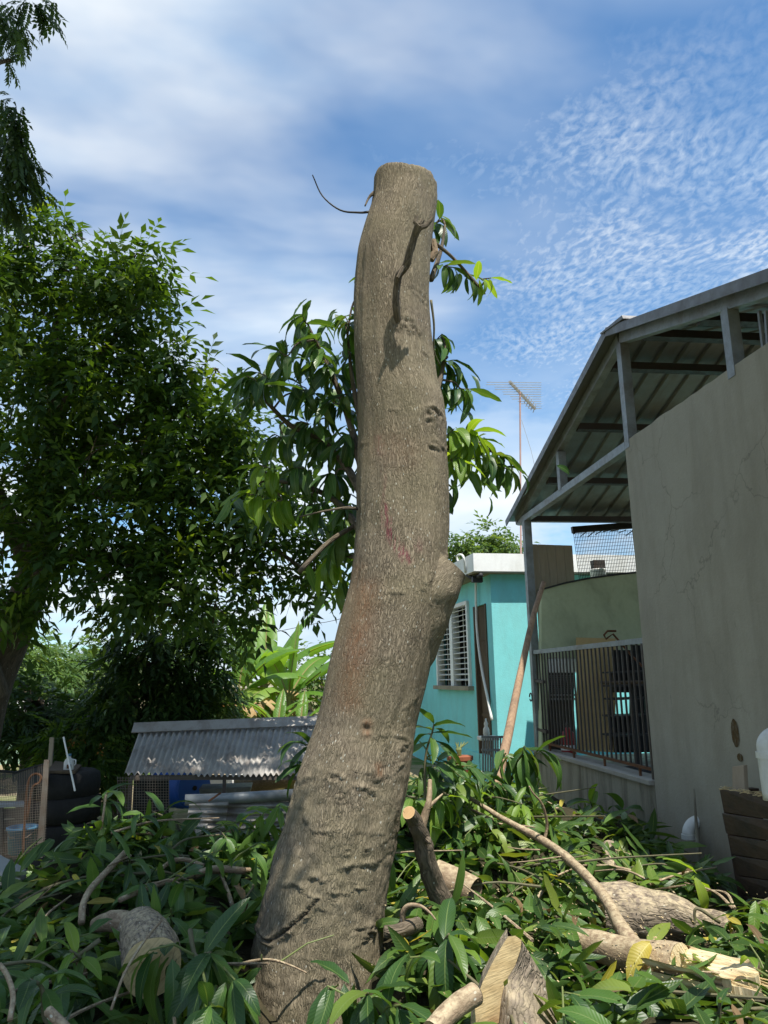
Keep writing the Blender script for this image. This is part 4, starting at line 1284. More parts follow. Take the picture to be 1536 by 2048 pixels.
for i in range(6):
    for k in range(NTH):
        pos[i, k, 2] += 0.006*noise.noise(Vector((cosT[k]*7, sinT[k]*7, 2)))
red = np.zeros(len(PXY))
for pl, w in (([(763, 1010), (764, 1050), (772, 1075), (790, 1105)], 9), ([(772, 1070), (785, 1095), (800, 1118)], 11), ([(822, 1082), (823, 1098)], 8.5), ([(757, 940), (760, 965), (758, 1000)], 4), ([(745, 870), (752, 900)], 8)):
    st = 1.0 if w > 8.6 else 0.4
    for a, c in zip(pl, pl[1:]):
        d = np.linalg.norm(seg_d(PXY, a, c), axis=1)
        red = np.maximum(red, st*np.exp(-(d/w)**4))
red *= fm
rust = np.zeros(len(PXY))
for pl, w, st in (([(725, 1180), (712, 1260), (700, 1340), (690, 1400)], 26, 0.75), ([(722, 1445), (720, 1468)], 9, 1.0), ([(742, 1534), (744, 1550)], 8, 0.9), ([(712, 1130), (716, 1200)], 14, 0.5), ([(750, 880), (800, 900)], 40, 0.25)):
    for a, c in zip(pl, pl[1:]):
        d = np.linalg.norm(seg_d(PXY, a, c), axis=1)
        rust = np.maximum(rust, st*np.exp(-(d/w)**2))
rust *= fm

MG = thing('mango_tree', 'tall lopped mango tree trunk sawn off flat with tufts of leaves behind', 'tree', (float(ctr[-40][0]), TY, 0))
me = bpy.data.meshes.new('trunk')
vs = pos.reshape(-1, 3)
fs, uvs = [], []
for i in range(nr-1):
    for k in range(NTH):
        k2 = (k+1) % NTH
        fs.append((i*NTH+k, (i+1)*NTH+k, (i+1)*NTH+k2, i*NTH+k2))
        u0, u1 = 0.30*th[k], 0.30*(th[k]+2*np.pi/NTH)
        uvs += [(u0, arc[i]), (u0, arc[i+1]), (u1, arc[i+1]), (u1, arc[i])]
me.from_pydata(vs.tolist(), [], fs)
ul = me.uv_layers.new(name='UVMap')
# start the seam at the back of the trunk
uv = np.array(uvs, dtype=np.float32)
ul.data.foreach_set('uv', uv.ravel())
for nm, arr in (('red_stain', red), ('rust_stain', rust), ('scar', scar)):
    at = me.attributes.new(nm, 'FLOAT', 'POINT')
    at.data.foreach_set('value', arr.astype(np.float32))
me.materials.append(MT['bark'])
me.polygons.foreach_set('use_smooth', [True]*len(me.polygons))
trunk = bpy.data.objects.new('trunk', me)
COL.objects.link(trunk)
attach(trunk, MG)
# sawn top
b = MB()
tc_ = ctr[0]+np.array([0, 0, 0.012])
b.add([tuple(tc_)]+[tuple(v) for v in pos[0]], [(0, 1+(k+1) % NTH, 1+k) for k in range(NTH)], [((0, 0), (rad[0]*cosT[(k+1) % NTH], rad[0]*sinT[(k+1) % NTH]), (rad[0]*cosT[k], rad[0]*sinT[k])) for k in range(NTH)])
b.build('cut_face', 'cut_wood', MG)


def log_mesh(pts, rads, n=28, amp=0.02, fr=3.0, seed=0, sub=6):
    P4 = smooth_path([tuple(p)+(r,) for p, r in zip(pts, rads)], sub)
    P = [Vector(p[:3]) for p in P4]
    rr = [p[3] for p in P4]
    b = MB().tube(P, rr, n, False)
    ax = []
    for i in range(len(P)):
        for k in range(n):
            v = Vector(b.v[i*n+k])
            d = (v-P[i])
            f = 1+amp/max(rr[i], 0.02)*(noise.noise(v*fr+Vector((seed, 0, 0)))+0.5*noise.noise(v*fr*3+Vector((0, seed, 0))))
            b.v[i*n+k] = tuple(P[i]+d*f)
    return b, P, rr


def cut_end(b, P, rr, n, last, name, m, parent, bulge=0.0):
    """flat saw cut over the first or last ring of a log"""
    o = (len(P)-1)*n if last else 0
    ring = [Vector(b.v[o+k]) for k in range(n)]
    c = sum(ring, Vector())/n
    ax = (P[-1]-P[-2]).normalized() if last else (P[0]-P[1]).normalized()
    x = ax.orthogonal().normalized()
    y = ax.cross(x)
    ring = [q+ax*0.002 for q in ring]
    c = c+ax*(0.002+bulge)
    U = lambda q: ((q-c).dot(x), (q-c).dot(y))
    e = MB()
    for k in range(n):
        q0, q1 = ring[k], ring[(k+1) % n]
        f = (0, 1, 2) if last else (0, 2, 1)
        us = (U(c), U(q0), U(q1))
        e.add([c, q0, q1], [f], [tuple(us[j] for j in f)])
    return e.build(name, m, parent)


# cut stub on the right side of the trunk
b, P, rr = log_mesh([PY(790, 1310, TY+0.02), PY(828, 1235, TY-0.03), PY(862, 1178, TY-0.07), PY(902, 1130, TY-0.09)], [0.20, 0.185, 0.155, 0.118], 40, 0.02, 6, 3)
st = b.build('branch_stub', 'bark', MG, True)
cut_end(b, P, rr, 30, True, 'cut_face', 'old_cut', st)
# dead forked branch reaching towards us, casting its shade down the bark
c0 = PY(800, 662, TY-0.21)
q = [PY(800, 662, TY-0.16), PY(793, 625, TY-0.25), PY(795, 560, TY-0.33), PY(812, 530, TY-0.40), PY(826, 480, TY-0.46), PY(838, 452, TY-0.50)]
b, P, rr = log_mesh(q, [0.028, 0.023, 0.020, 0.022, 0.019, 0.023], 12, 0.006, 18, 1)
br = b.build('dead_branch', 'dark_bark', MG, True)
for e in ([(838, 455), (830, 444), (833, 432)], [(840, 455), (852, 452), (862, 440), (864, 434)], [(838, 450), (845, 440)], [(812, 532), (804, 540), (795, 556)]):
    MB().tube([PY(x, y, TY-0.50) if y < 500 else PY(x, y, TY-0.40) for x, y in e], [0.017, 0.013, 0.010, 0.008][:len(e)], 8).build('broken_fork', 'dark_bark', br)
# bare twigs
def twig(pts, r, name='twig', m='twig', parent=MG, n=6):
    P = smooth_path(pts, 5)
    return MB().tube(P, [r*(1-0.6*i/(len(P)-1)) for i in range(len(P))], n).build(name, m, parent, True)
twig([PY(765, 418, TY), PY(735, 424, TY), PY(715, 425, TY-0.05), PY(680, 420, TY-0.1), PY(645, 392, TY-0.1), PY(625, 350, TY-0.1)], 0.009, m='thin_dark')
twig([PY(720, 1018, TY), PY(690, 1016, TY-0.05), PY(650, 1022, TY-0.05), PY(598, 1034, TY)], 0.010, m='dark_bark')
b = MB().tube(smooth_path([PY(712, 1050, TY+0.25), PY(670, 1075, TY+0.2), PY(640, 1100, TY+0.15), PY(598, 1144, TY+0.1)], 5), 0.014, 8)
b.build('cut_branch', 'dark_bark', MG, True)
twig([PY(748, 385, TY), PY(738, 395, TY-.02), PY(730, 412, TY-0.05)], 0.012, 'bark_flap', 'dark_bark')
twig([PY(862, 600, TY-0.03), PY(868, 650, TY), PY(868, 700, TY+0.05), PY(880, 730, TY+0.1)], 0.008)
MB().tube([PY(866, 480, TY+0.1), PY(870, 505, TY+0.1), PY(862, 520, TY+0.1)], [0.02, 0.026, 0.022], 8).build('broken_fork', 'branch_bark', MG)

# tufts: (px, py, distance, leaf length, number, axis, light?)
TUFTS = [
    (604, 628, 4.6, .25, 8, (-.4, 0, 1), 0), (632, 676, 4.5, .26, 9, (-.2, -.2, .6), 0), (690, 632, 4.5, .26, 8, (-.3, 0, .7), 0), (558, 702, 4.5, .26, 8, (-.8, -.1, .4), 0),
    (492, 752, 4.4, .27, 10, (-.9, -.3, .3), 0), (516, 745, 4.5, .28, 9, (-.6, -.3, .2), 0), (648, 722, 4.6, .27, 9, (-.3, -.3, .3), 0), (596, 770, 4.7, .27, 9, (-.5, -.2, .2), 0),
    (690, 700, 4.6, .25, 8, (-.2, -.4, .4), 0), (655, 800, 4.7, .27, 10, (-.3, -.3, .1), 0), (600, 842, 4.8, .26, 10, (-.6, 0, .2), 0), (548, 868, 4.8, .26, 9, (-.8, 0, .3), 0),
    (690, 790, 4.6, .25, 8, (-.2, -.2, -.1), 0), (640, 880, 4.8, .26, 10, (-.3, -.2, .1), 0), (520, 930, 4.7, .25, 10, (-.7, -.2, .2), 1), (590, 935, 4.8, .26, 10, (-.4, -.2, 0), 0),
    (660, 945, 4.7, .26, 10, (-.2, -.3, 0), 0), (490, 985, 4.7, .25, 9, (-.7, -.2, .1), 1), (545, 1000, 4.8, .25, 10, (-.5, 0, 0), 1), (615, 1010, 4.8, .25, 9, (-.3, -.2, -.1), 0),
    (690, 1015, 4.6, .26, 9, (-.2, -.4, -.2), 0), (672, 1085, 4.6, .25, 9, (-.3, -.2, -.5), 0), (690, 870, 4.55, .25, 8, (-.2, -.3, 0), 0), (650, 1130, 4.8, .24, 8, (-.3, 0, -.4), 1),
    (718, 552, 4.5, .16, 3, (-.8, 0, .2), 0),
    (884, 432, 4.55, .24, 8, (.5, -.2, .6), 0), (908, 535, 4.4, .23, 8, (.6, -.2, -.2), 0), (982, 556, 4.35, .20, 5, (1, 0, .2), 1), (945, 560, 4.4, .18, 4, (.5, -.2, -.4), 0),
    (884, 668, 4.6, .26, 9, (.5, 0, .6), 0), (905, 720, 4.6, .27, 9, (.6, -.2, .1), 0), (940, 778, 4.5, .22, 7, (.7, -.2, -.1), 0), (890, 770, 4.6, .27, 8, (.3, -.2, -.3), 0),
    (908, 858, 4.55, .24, 10, (.5, -.4, .4), 1), (945, 866, 4.55, .25, 11, (.7, -.4, .3), 1), (918, 915, 4.5, .24, 10, (.4, -.5, .1), 1), (965, 880, 4.6, .22, 9, (.8, -.3, .2), 1), (1005, 908, 4.7, .22, 10, (.9, 0, .1), 0), (895, 985, 4.6, .24, 8, (.3, -.2, -.5), 0),
    (1022, 940, 4.7, .2, 6, (.8, 0, -.3), 0), (960, 915, 4.8, .24, 8, (.6, -.3, 0), 1),
]
LIMBS = [([(730, 1000, 4.4), (690, 930, 4.75), (640, 880, 4.85), (580, 850, 4.8), (530, 800, 4.65)], .030),
         ([(730, 960, 4.4), (695, 830, 4.7), (660, 740, 4.7), (630, 680, 4.6)], .028),
         ([(720, 1060, 4.4), (680, 1010, 4.75), (620, 975, 4.85), (540, 960, 4.8)], .026),
         ([(728, 880, 4.4), (705, 760, 4.55), (695, 670, 4.5)], .02),
         ([(728, 1120, 4.4), (690, 1110, 4.7), (660, 1115, 4.8)], .018),
         ([(862, 560, 4.35), (882, 500, 4.45), (890, 450, 4.5)], .018), ([(868, 485, 4.3), (905, 515, 4.4), (960, 575, 4.38), (970, 588, 4.36)], .013),
         ([(868, 800, 4.4), (885, 740, 4.55), (890, 690, 4.55)], .02), ([(880, 900, 4.4), (910, 890, 4.75), (950, 890, 4.8), (1000, 910, 4.7)], .02), ([(880, 960, 4.4), (895, 960, 4.6)], .014)]
LPTS = []
for pl, r in LIMBS:
    Q = smooth_path([PY(*p_) for p_ in pl], 6)
    MB().tube(Q, [r*(1-.6*i/(len(Q)-1)) for i in range(len(Q))], 8).build('limb', 'dark_bark', MG, True)
    LPTS += [Vector(q_) for q_ in Q]
for px, py, Y, L, n, axd, lt in TUFTS:
    c = PY(px, py, Y)
    root = min(LPTS, key=lambda q_: (q_-c).length)
    mid = (c+root)/2+Vector((0, 0.02, 0.02))
    twig([root, mid, c-Vector(axd).normalized()*0.06, c], 0.008, m='dark_bark')
    whorl(MG, c, axd, n+2, L*0.88, 0.95, YOUNG_M if lt else MANGO_M)
# inner leaves behind the tufts, too many to pick apart
pts, dirs = [], []
for px, py, Y, L, n, axd, lt in TUFTS:
    if px > 700 and py < 640:
        continue
    for k in range(11 if px < 720 else 5):
        c = PY(px+R.gauss(14 if px < 720 else -8, 26), py+R.gauss(14, 26), Y+R.uniform(0.12, 0.5))
        pts.append(tuple(c))
        dirs.append((R.gauss(-0.2, .7), R.gauss(-.2, .6), R.gauss(-0.7, .45)))
pts, dirs = np.array(pts), np.array(dirs)
keep = []
for i, p in enumerate(pts):
    keep.append(True)
rt = frames(dirs, np.tile([[0, -0.4, 1.0]], (len(dirs), 1)), 0.4)
batch('leaves', MANGO_T, pts, rt, NR.uniform(0.15, 0.23, len(pts)), 'leaf', MG)

# ------------------------------------------------------------------ heap of cut leaves and branches
n = 11500
P = []
while len(P) < n:
    x, y = R.uniform(-3.0, 3.0), R.uniform(1.5, 9.0)
    if R.random() > (1.0 if y < 7 else 0.8):
        continue
    h = heap(x, y)
    if h < 0.08:
        continue
    q = (x, y, h-0.05+R.uniform(-0.08, 0.10))
    if blocked(q) and R.random() < 0.95 and q[2] > h-0.13:
        continue
    P.append(q)
P = np.array(P)
D = np.stack([NR.normal(0, 1, n), NR.normal(0, 1, n), NR.normal(0.0, 0.38, n)], 1)
U = np.tile([[0, 0, 1.0]], (n, 1))
rv = NR.random(n)**1.25
batch('heaped_leaves', PILE_T, P, frames(D, U, 0.45), NR.uniform(0.16, 0.28, n), 'leaf_pile', None, 'stuff', rv)
tag(bpy.data.objects['heaped_leaves'], 'mass of cut green mango leaves spread over the yard', 'leaf heap', kind='stuff')
k = 170
idx = NR.choice(n, k, replace=False)
o = batch('yellow_leaves', PILE_T, P[idx]+np.array([0, 0, 0.05]), frames(NR.normal(0, 1, (k, 3))*[1, 1, .3], np.tile([[0, 0, 1.0]], (k, 1)), 0.4), NR.uniform(0.10, 0.18, k), 'leaf_dry', None, 'stuff')
tag(o, 'scattered yellowing leaves and chips lying in the green leaf heap', 'fallen leaves', kind='stuff')


k = 190
idx = NR.choice(n, k, replace=False)
o = batch('brown_leaves', PILE_T, P[idx]+np.array([0, 0, 0.045]), frames(NR.normal(0, 1, (k, 3))*[1, 1, .3], np.tile([[0, 0, 1.0]], (k, 1)), 0.5), NR.uniform(0.10, 0.19, k), 'leaf_brown', None, 'stuff')
tag(o, 'scattered dry brown leaves lying in the green leaf heap', 'fallen leaves', kind='stuff')
# pale saw chips thrown over the leaves round the logs
b = MB()
for k in range(650):
    x, y = R.gauss(1.5, .5), R.gauss(3.8, .7)
    hh = heap(x, y)
    if hh < .1:
        continue
    s_ = R.uniform(.002, .006)
    b.box((x, y, hh+R.uniform(.0, .12)), (s_, s_*R.uniform(1, 2.4), s_*.4), Matrix.Rotation(R.random()*3, 3, Vector((R.random(), R.random(), 1)).normalized()))
tag(b.build('saw_chips', 'split_wood'), 'pale saw chips strewn over the leaves round the logs', 'wood chips', kind='stuff')


def cut_branch(base, heading, length, label, group, rise=0.12, whorls=3, L=0.23, nleaf=7, light=0.15, thick=0.014, droop=0.62):
    """a lopped leafy branch: bent stem, side twigs, leaf tufts at their tips"""
    base = Vector(base)
    root = thing('cut_branch', label, 'branch', base, group)
    h = Vector((math.cos(heading), math.sin(heading), 0))
    sd = Vector((-h.y, h.x, 0))
    bend = R.uniform(-0.35, 0.35)
    P = [base+h*length*t+sd*bend*length*t*t+Vector((0, 0, rise*math.sin(t*2.2)+R.uniform(-.01, .01))) for t in (0, .25, .5, .75, 1)]
    Q = smooth_path(P, 4)
    MB().tube(Q, [thick*(1-0.65*i/(len(Q)-1)) for i in range(len(Q))], 7).build('stem', 'twig' if R.random() < .6 else 'branch_bark', root, True)
    ms = YOUNG_M if R.random() < light else MANGO_M
    whorl(root, P[-1], (P[-1]-P[-2]).normalized()+Vector((0, 0, .25)), nleaf, L, droop, ms, guard=True)
    for w in range(whorls-1):
        t = 0.3+0.55*(w+R.random()*0.6)/max(1, whorls-1)
        s = Vector(Q[int(t*(len(Q)-1))])
        sg = 1 if w % 2 else -1
        e = s+h*R.uniform(.06, .2)+sd*sg*R.uniform(.10, .26)+Vector((0, 0, R.uniform(0.03, .16)))
        MB().tube([s, (s+e)/2+Vector((0, 0, .02)), e], [thick*.5, thick*.4, thick*.3], 6).build('twig', 'green_twig', root)
        whorl(root, e, (e-s).normalized()+Vector((0, 0, .3)), nleaf-1, L*R.uniform(.8, 1.05), droop, ms, guard=True)
    return root


REG = [  # x range, y range, label, how many
    ((-1.9, -0.5), (5.0, 6.1), 'leafy branch piled before the corrugated shed', 9),
    ((-2.3, -0.7), (3.9, 5.0), 'leafy branch in shaded heap beside the trunk', 10),
    ((-2.2, -0.3), (2.5, 3.9), 'dark leafy branch in near shaded corner', 11),
    ((0.75, 2.0), (5.4, 7.2), 'sunlit leafy branch behind the bare side branch', 17),
    ((1.7, 2.75), (5.9, 8.4), 'leafy branch heaped below the low stained wall', 14),
    ((0.5, 1.6), (3.7, 5.2), 'leafy branch between trunk and barked logs', 9),
    ((0.55, 2.2), (2.3, 3.3), 'glossy leafy branch in the sunlit front heap', 11),
    ((1.9, 2.75), (3.2, 5.4), 'leafy branch round the thick log', 7),
]
for (xa, xb), (ya, yb), lab, cnt in REG:
    for k in range(cnt):
        x, y = R.uniform(xa, xb), R.uniform(ya, yb)
        if abs(x-0.3) < 0.42 and abs(y-4.2) < 0.5:
            x -= 0.8
        z = max(heap(x, y), 0.12)+R.uniform(-0.05, 0.02)
        if blocked((x, y, z+.05)):
            continue
        hd = R.uniform(0, 6.28)
        ln = R.uniform(0.3, 0.65)
        to = ('right', 'to the far house', 'left', 'to the viewer')[int(((hd+0.785) % 6.283)/1.571) % 4]
        to = {'right': 'grey wall', 'to the far house': 'back of the yard', 'left': 'left trees', 'to the viewer': 'camera'}[to]
        sz = 'short' if ln < 0.45 else 'long'
        cut_branch((x, y, z), hd, ln, sz+' '+lab+', tip towards '+to, 'leafy cut branches in the heap', R.uniform(0.02, 0.14), R.choice((2, 3)), R.uniform(0.19, 0.25), R.choice((6, 7)), 0.15 if x < 0.3 else 0.3, R.uniform(.008, .014))


def sprout(px, py, Y, label, axis, n, L, foot, light=False, droop=0.9, extra=(), thick=0.010, guard=False):
    """a branch that stands out of the heap with a tuft at its tip"""
    L = L*(0.82 if Y < 4 else 0.95)
    c = PY(px, py, Y)
    f = PY(foot[0], foot[1], foot[2])
    root = thing('cut_branch', label, 'branch', f, 'leafy cut branches in the heap')
    mid = (c+f)/2+Vector((R.uniform(-.05, .05), 0.03, 0.05 if Y > 4 else -0.06))
    Q = smooth_path([f, mid, c-Vector(axis).normalized()*0.06, c], 5)
    MB().tube(Q, [thick*(1-0.5*i/(len(Q)-1)) for i in range(len(Q))], 7).build('stem', 'twig', root, True)
    whorl(root, c, axis, n, L, droop, YOUNG_M if light else MANGO_M, guard=guard)
    for (ex, ey, eY, en, eL, eax) in extra:
        e = PY(ex, ey, eY)
        MB().tube([mid, (mid+e)/2+Vector((0, 0, .03)), e], [thick*.6, thick*.5, thick*.35], 6).build('twig', 'green_twig', root)
        whorl(root, e, eax, en, eL*(0.82 if Y < 4 else 0.95), droop, YOUNG_M if light else MANGO_M, guard=guard)
    return root


sprout(1048, 1492, 6.0, 'leafy branch standing up with long hanging leaves before the grey steel post', (0.1, -.3, .8), 11, .36, (1000, 1660, 6.2), droop=1.1, extra=((1005, 1500, 6.1, 7, .32, (-.5, -.2, .4)), (1085, 1500, 6.0, 6, .34, (.6, -.2, .2))))
sprout(868, 1448, 5.2, 'dark leafy branch standing close behind the right side of the leaning trunk', (.2, -.2, .9), 9, .30, (850, 1620, 5.2), droop=.5, extra=((880, 1520, 5.3, 8, .28, (.6, -.2, .3)), (930, 1560, 5.4, 8, .27, (.6, -.3, .4))))
for px, py, Y, lab in ((905, 1515, 5.7, 'leafy branch leaning out behind the trunk before the turquoise wall'), (962, 1548, 6.0, 'leafy branch with hanging leaves before the low grey gate'), (860, 1575, 5.4, 'leafy branch crowding the right edge of the trunk'), (930, 1600, 5.9, 'leafy branch over the start of the thin bare fallen branch'), (1000, 1600, 6.4, 'leafy branch at the foot of the leaning wooden pole'), (1120, 1625, 6.8, 'leafy branch below the far end of the low stained wall')):
    sprout(px, py, Y, lab, (R.uniform(-.4, .4), -.3, .6), 10, .28, (px+R.uniform(-30, 30), py+90, Y), R.random() < .25, 1.0, ((px-38, py+22, Y-.1, 8, .26, (-.6, -.3, .3)), (px+40, py+18, Y-.1, 8, .26, (.6, -.3, .3))))
sprout(1180, 1602, 7.2, 'pale green leafy branch tip rising before the low stained wall', (-.3, -.2, .8), 6, .30, (1170, 1680, 7.0), light=True, droop=.1)
sprout(1246, 1618, 7.0, 'leafy branch tip with spread leaves rising beside the wall corner', (.1, -.2, .9), 7, .30, (1240, 1720, 6.8), droop=.1)
sprout(898, 1868, 3.55, 'branch with very long glossy hanging leaves in front of the cut upright limb', (.2, -.5, .6), 10, .36, (860, 1960, 3.7), droop=.8, extra=((820, 1915, 3.5, 5, .28, (-.5, -.4, .1)),))
sprout(735, 1985, 3.1, 'glossy leafy branch spreading over the front foot of the big trunk', (-.1, -.6, .4), 11, .27, (820, 2060, 3.1), droop=.9, extra=((655, 1972, 3.2, 6, .24, (-.8, -.4, .1)), (800, 2010, 3.0, 8, .26, (.3, -.5, .3))))
sprout(1215, 1975, 2.95, 'leafy branch with broad glossy leaves lying before the large sawn log', (.2, -.4, .6), 11, .30, (1290, 2060, 3.0), droop=.8, guard=True, extra=((1130, 1985, 2.8, 8, .28, (-.5, -.5, .3)), (1300, 1985, 2.9, 8, .28, (.6, -.4, .2))))
sprout(1440, 1995, 2.85, 'small upright tuft of dark leaves in front of the splintered pale wood', (.1, -.1, 1), 7, .19, (1450, 2090, 2.85), droop=0)
sprout(1500, 1858, 3.9, 'branch with broad light green leaves behind the splintered pale wood', (.3, -.4, .5), 8, .30, (1530, 1880, 3.95), light=True, droop=.3, guard=True)
sprout(1380, 1835, 4.2, 'leafy branch drooping over the thick bark covered log', (-.4, -.3, .4), 7, .28, (1440, 1845, 4.2), droop=.8, guard=True)
sprout(1290, 1905, 3.7, 'single sprig of leaves lying across the split limb', (-.3, -.5, .5), 4, .26, (1330, 1905, 3.7), droop=.5, guard=True)
sprout(520, 1628, 5.9, 'bright leafy branch hiding the right part of the ribbed metal fence', (-.2, -.3, .7), 11, .28, (530, 1740, 5.9), True, .8, ((470, 1662, 5.8, 8, .26, (-.6, -.3, .3)), (560, 1610, 5.9, 8, .27, (.4, -.3, .5))))
sprout(330, 1622, 5.6, 'leafy branch raised above the shaded heap before the dark shed side', (.2, -.3, .6), 10, .28, (330, 1730, 5.5), False, .8, ((280, 1640, 5.5, 8, .26, (-.6, -.3, .3)), (385, 1655, 5.5, 8, .26, (.6, -.3, .2))))
sprout(610, 1490, 4.9, 'dark leafy branch pointing sideways from behind the trunk over the shed roof', (-.9, -.1, .2), 9, .24, (640, 1640, 4.8), droop=.15, extra=((596, 1530, 4.9, 8, .24, (-.9, -.1, .1)), (612, 1570, 4.9, 7, .22, (-.7, -.2, -.2))))
sprout(215, 1585, 5.6, 'leafy branch with broad pale backed leaves standing in front of the dark tree', (.3, -.2, .7), 9, .27, (200, 1720, 5.5), droop=.35)
sprout(140, 1900, 3.4, 'light green leafy branch tip in the left of the shaded heap', (-.4, -.4, .5), 8, .20, (200, 1880, 3.5), light=True, droop=.3)
sprout(420, 1905, 3.1, 'branch with large dark glossy leaves hanging beside the pale cut log end', (.2, -.5, .2), 11, .30, (380, 1860, 3.4), droop=1.0, extra=((470, 1960, 3.0, 8, .28, (.4, -.4, .2)), (300, 1900, 3.2, 8, .28, (-.6, -.4, .4)), (420, 2010, 2.8, 8, .28, (.2, -.6, .3))))
sprout(60, 1960, 2.9, 'dark leafy branch lying in the bottom corner of the heap', (-.3, -.4, .4), 9, .24, (120, 2050, 2.9), droop=.5)

# ------------------------------------------------------------------ logs and limbs lying in the heap
def log(name, label, cat, pts, rads, bark='log_bark', n=28, amp=0.02, fr=5.0, ends=(None, None), seed=0, part='bark'):
    t = thing(name, label, cat, pts[len(pts)//2])
    b, P, rr = log_mesh(pts, rads, n, amp, fr, seed)
    o = b.build(part, bark, t, True)
    for k, m in enumerate(ends):
        if m:
            cut_end(b, P, rr, n, bool(k), 'cut_face', m, t)
    return t, b, P, rr


log('thick_log', 'thick rough barked log dusted with sawdust lying before the grey wall', 'log',
    [PY(1205, 1828, 4.60), PY(1270, 1830, 4.55), PY(1330, 1834, 4.48), PY(1395, 1850, 4.38), PY(1462, 1862, 4.28)], [0.160, 0.165, 0.150, 0.095, 0.06], ends=('cut_wood', 'cut_wood'), amp=0.03, seed=2)
log('log_piece', 'short log piece with shadowed bark end beside the thick rough log', 'log',
    [PY(1142, 1832, 4.72), PY(1175, 1836, 4.78), PY(1208, 1842, 4.9)], [0.095, 0.11, 0.11], ends=('cut_wood', None), seed=4)
# broken limb: smooth bark, torn pale end, thin bent branch growing from it
LB, b, P, rr = log('broken_limb', 'broken limb with torn pale splintered end and thin bent side branch', 'branch',
    [PY(1150, 1880, 3.95), PY(1200, 1893, 3.85), PY(1260, 1912, 3.72), PY(1310, 1928, 3.6), PY(1362, 1940, 3.5)], [0.062, 0.070, 0.078, 0.095, 0.105], 'branch_bark', ends=('cut_wood', 'torn'), amp=0.008, seed=6)
q = [PY(1270, 1900, 3.72), PY(1240, 1850, 3.95), PY(1205, 1790, 4.3), PY(1150, 1730, 4.7), PY(1088, 1682, 5.0), PY(1010, 1640, 5.35), PY(940, 1596, 5.7), PY(880, 1560, 6.0)]
bq, Pq, rq = log_mesh(q, [0.048, 0.036, 0.030, 0.028, 0.026, 0.019, 0.014, 0.009], 12, 0.004, 12, 3)
sb = bq.build('side_branch', 'branch_bark', LB, True)
for pl, r in (([(1088, 1684, 5.0), (1094, 1650, 5.0), (1085, 1610, 4.95), (1066, 1586, 4.9), (1058, 1572, 4.9)], .011), ([(1040, 1658, 5.2), (1046, 1652, 5.2), (1070, 1655, 5.2)], .009), ([(985, 1640, 5.5), (945, 1620, 5.7), (920, 1605, 5.8)], .013), ([(1080, 1700, 5.0), (1040, 1698, 5.0), (1015, 1694, 5.0)], .006), ([(1130, 1712, 4.8), (1060, 1722, 4.8), (1020, 1725, 4.8)], .005)):
    twig([PY(*p_) for p_ in pl], r, 'twig', 'branch_bark', sb)
# torn wood: a body of long splinters of different lengths
A0 = PY(1350, 1928, 3.48)
A1 = PY(1545, 1972, 3.02)
ad = (A1-A0).normalized()
asd = ad.cross(Vector((0, 0, 1))).normalized()
au = asd.cross(ad)
LT = (A1-A0).length
def splint(o_s, o_u, t0, t1, w, h, m, skew=0.0, tip=0.25):
    a = A0+ad*LT*t0+asd*o_s+au*o_u
    c = A0+ad*LT*t1+asd*(o_s+skew)+au*(o_u-0.01)
    mid = a.lerp(c, 0.55)+au*R.uniform(-.006, .010)
    q = lambda p, k, tw: [p-asd*w*k+au*(-h*k+tw), p+asd*w*k+au*(-h*k-tw), p+asd*w*k*.8+au*(h*k-tw*.5), p-asd*w*k*.9+au*(h*k+tw*.5)]
    bb = MB()
    bb.hexa(q(a, 1, 0), q(mid, R.uniform(.75, .95), R.uniform(-.006, .006)))
    bb.hexa(q(mid, .85, 0), q(c, tip, R.uniform(-.004, .004)))
    return bb.build('splinter', m, LB, bevel=0.002)
NS_, NT2 = 44, 40
vs, fs, uvs = [], [], []
for sheet in (0, 1):
    for i in range(NS_+1):
        sx = -1+2*i/NS_
        tend = 0.80+0.22*noise.noise(Vector((sx*3.1, 2.0, 0)))+0.16*noise.noise(Vector((sx*9, 5.0, 0)))+(0.12 if sx > .1 else 0)
        for j in range(NT2+1):
            t = j/NT2*tend
            wdt = 0.150*(1-0.22*t)+0.01*noise.noise(Vector((t*5, sx*2, 4)))
            fib = 0.016*noise.noise(Vector((sx*8, t*1.3, 1)))+0.011*noise.noise(Vector((sx*22, t*2.0, 3)))+0.005*noise.noise(Vector((sx*50, t*5, 6)))
            hgt = -0.045+0.085*abs(sx)**1.6+fib-0.05*math.exp(-((sx-.05)/.16)**2)*(1-.5*t)+0.03*math.exp(-((sx+.55)/.25)**2)
            hgt *= (1-0.25*t)
            if sheet:
                hgt = -0.085*math.sqrt(max(0.0, 1-sx*sx))*(1-.45*t)-0.004+min(0, hgt)*0.2
            p_ = A0-ad*0.05+ad*LT*t+asd*(sx*wdt)+au*hgt
            vs.append(tuple(p_))
m_ = NT2+1
for sheet in (0, 1):
    o_ = sheet*(NS_+1)*m_
    for i in range(NS_):
        for j in range(NT2):
            q = (o_+i*m_+j, o_+(i+1)*m_+j, o_+(i+1)*m_+j+1, o_+i*m_+j+1)
            fs.append(q if not sheet else q[::-1])
            uvs.append(((i*.006, j*.011), (i*.006+.006, j*.011), (i*.006+.006, j*.011+.011), (i*.006, j*.011+.011)))
for i in range(NS_):
    a_, c_ = i*m_+NT2, (i+1)*m_+NT2
    o_ = (NS_+1)*m_
    fs.append((a_, c_, c_+o_, a_+o_))
    uvs.append(((0, 0), (.01, 0), (.01, .02), (0, .02)))
MB().add(vs, fs, uvs).build('torn_wood', 'torn', LB)
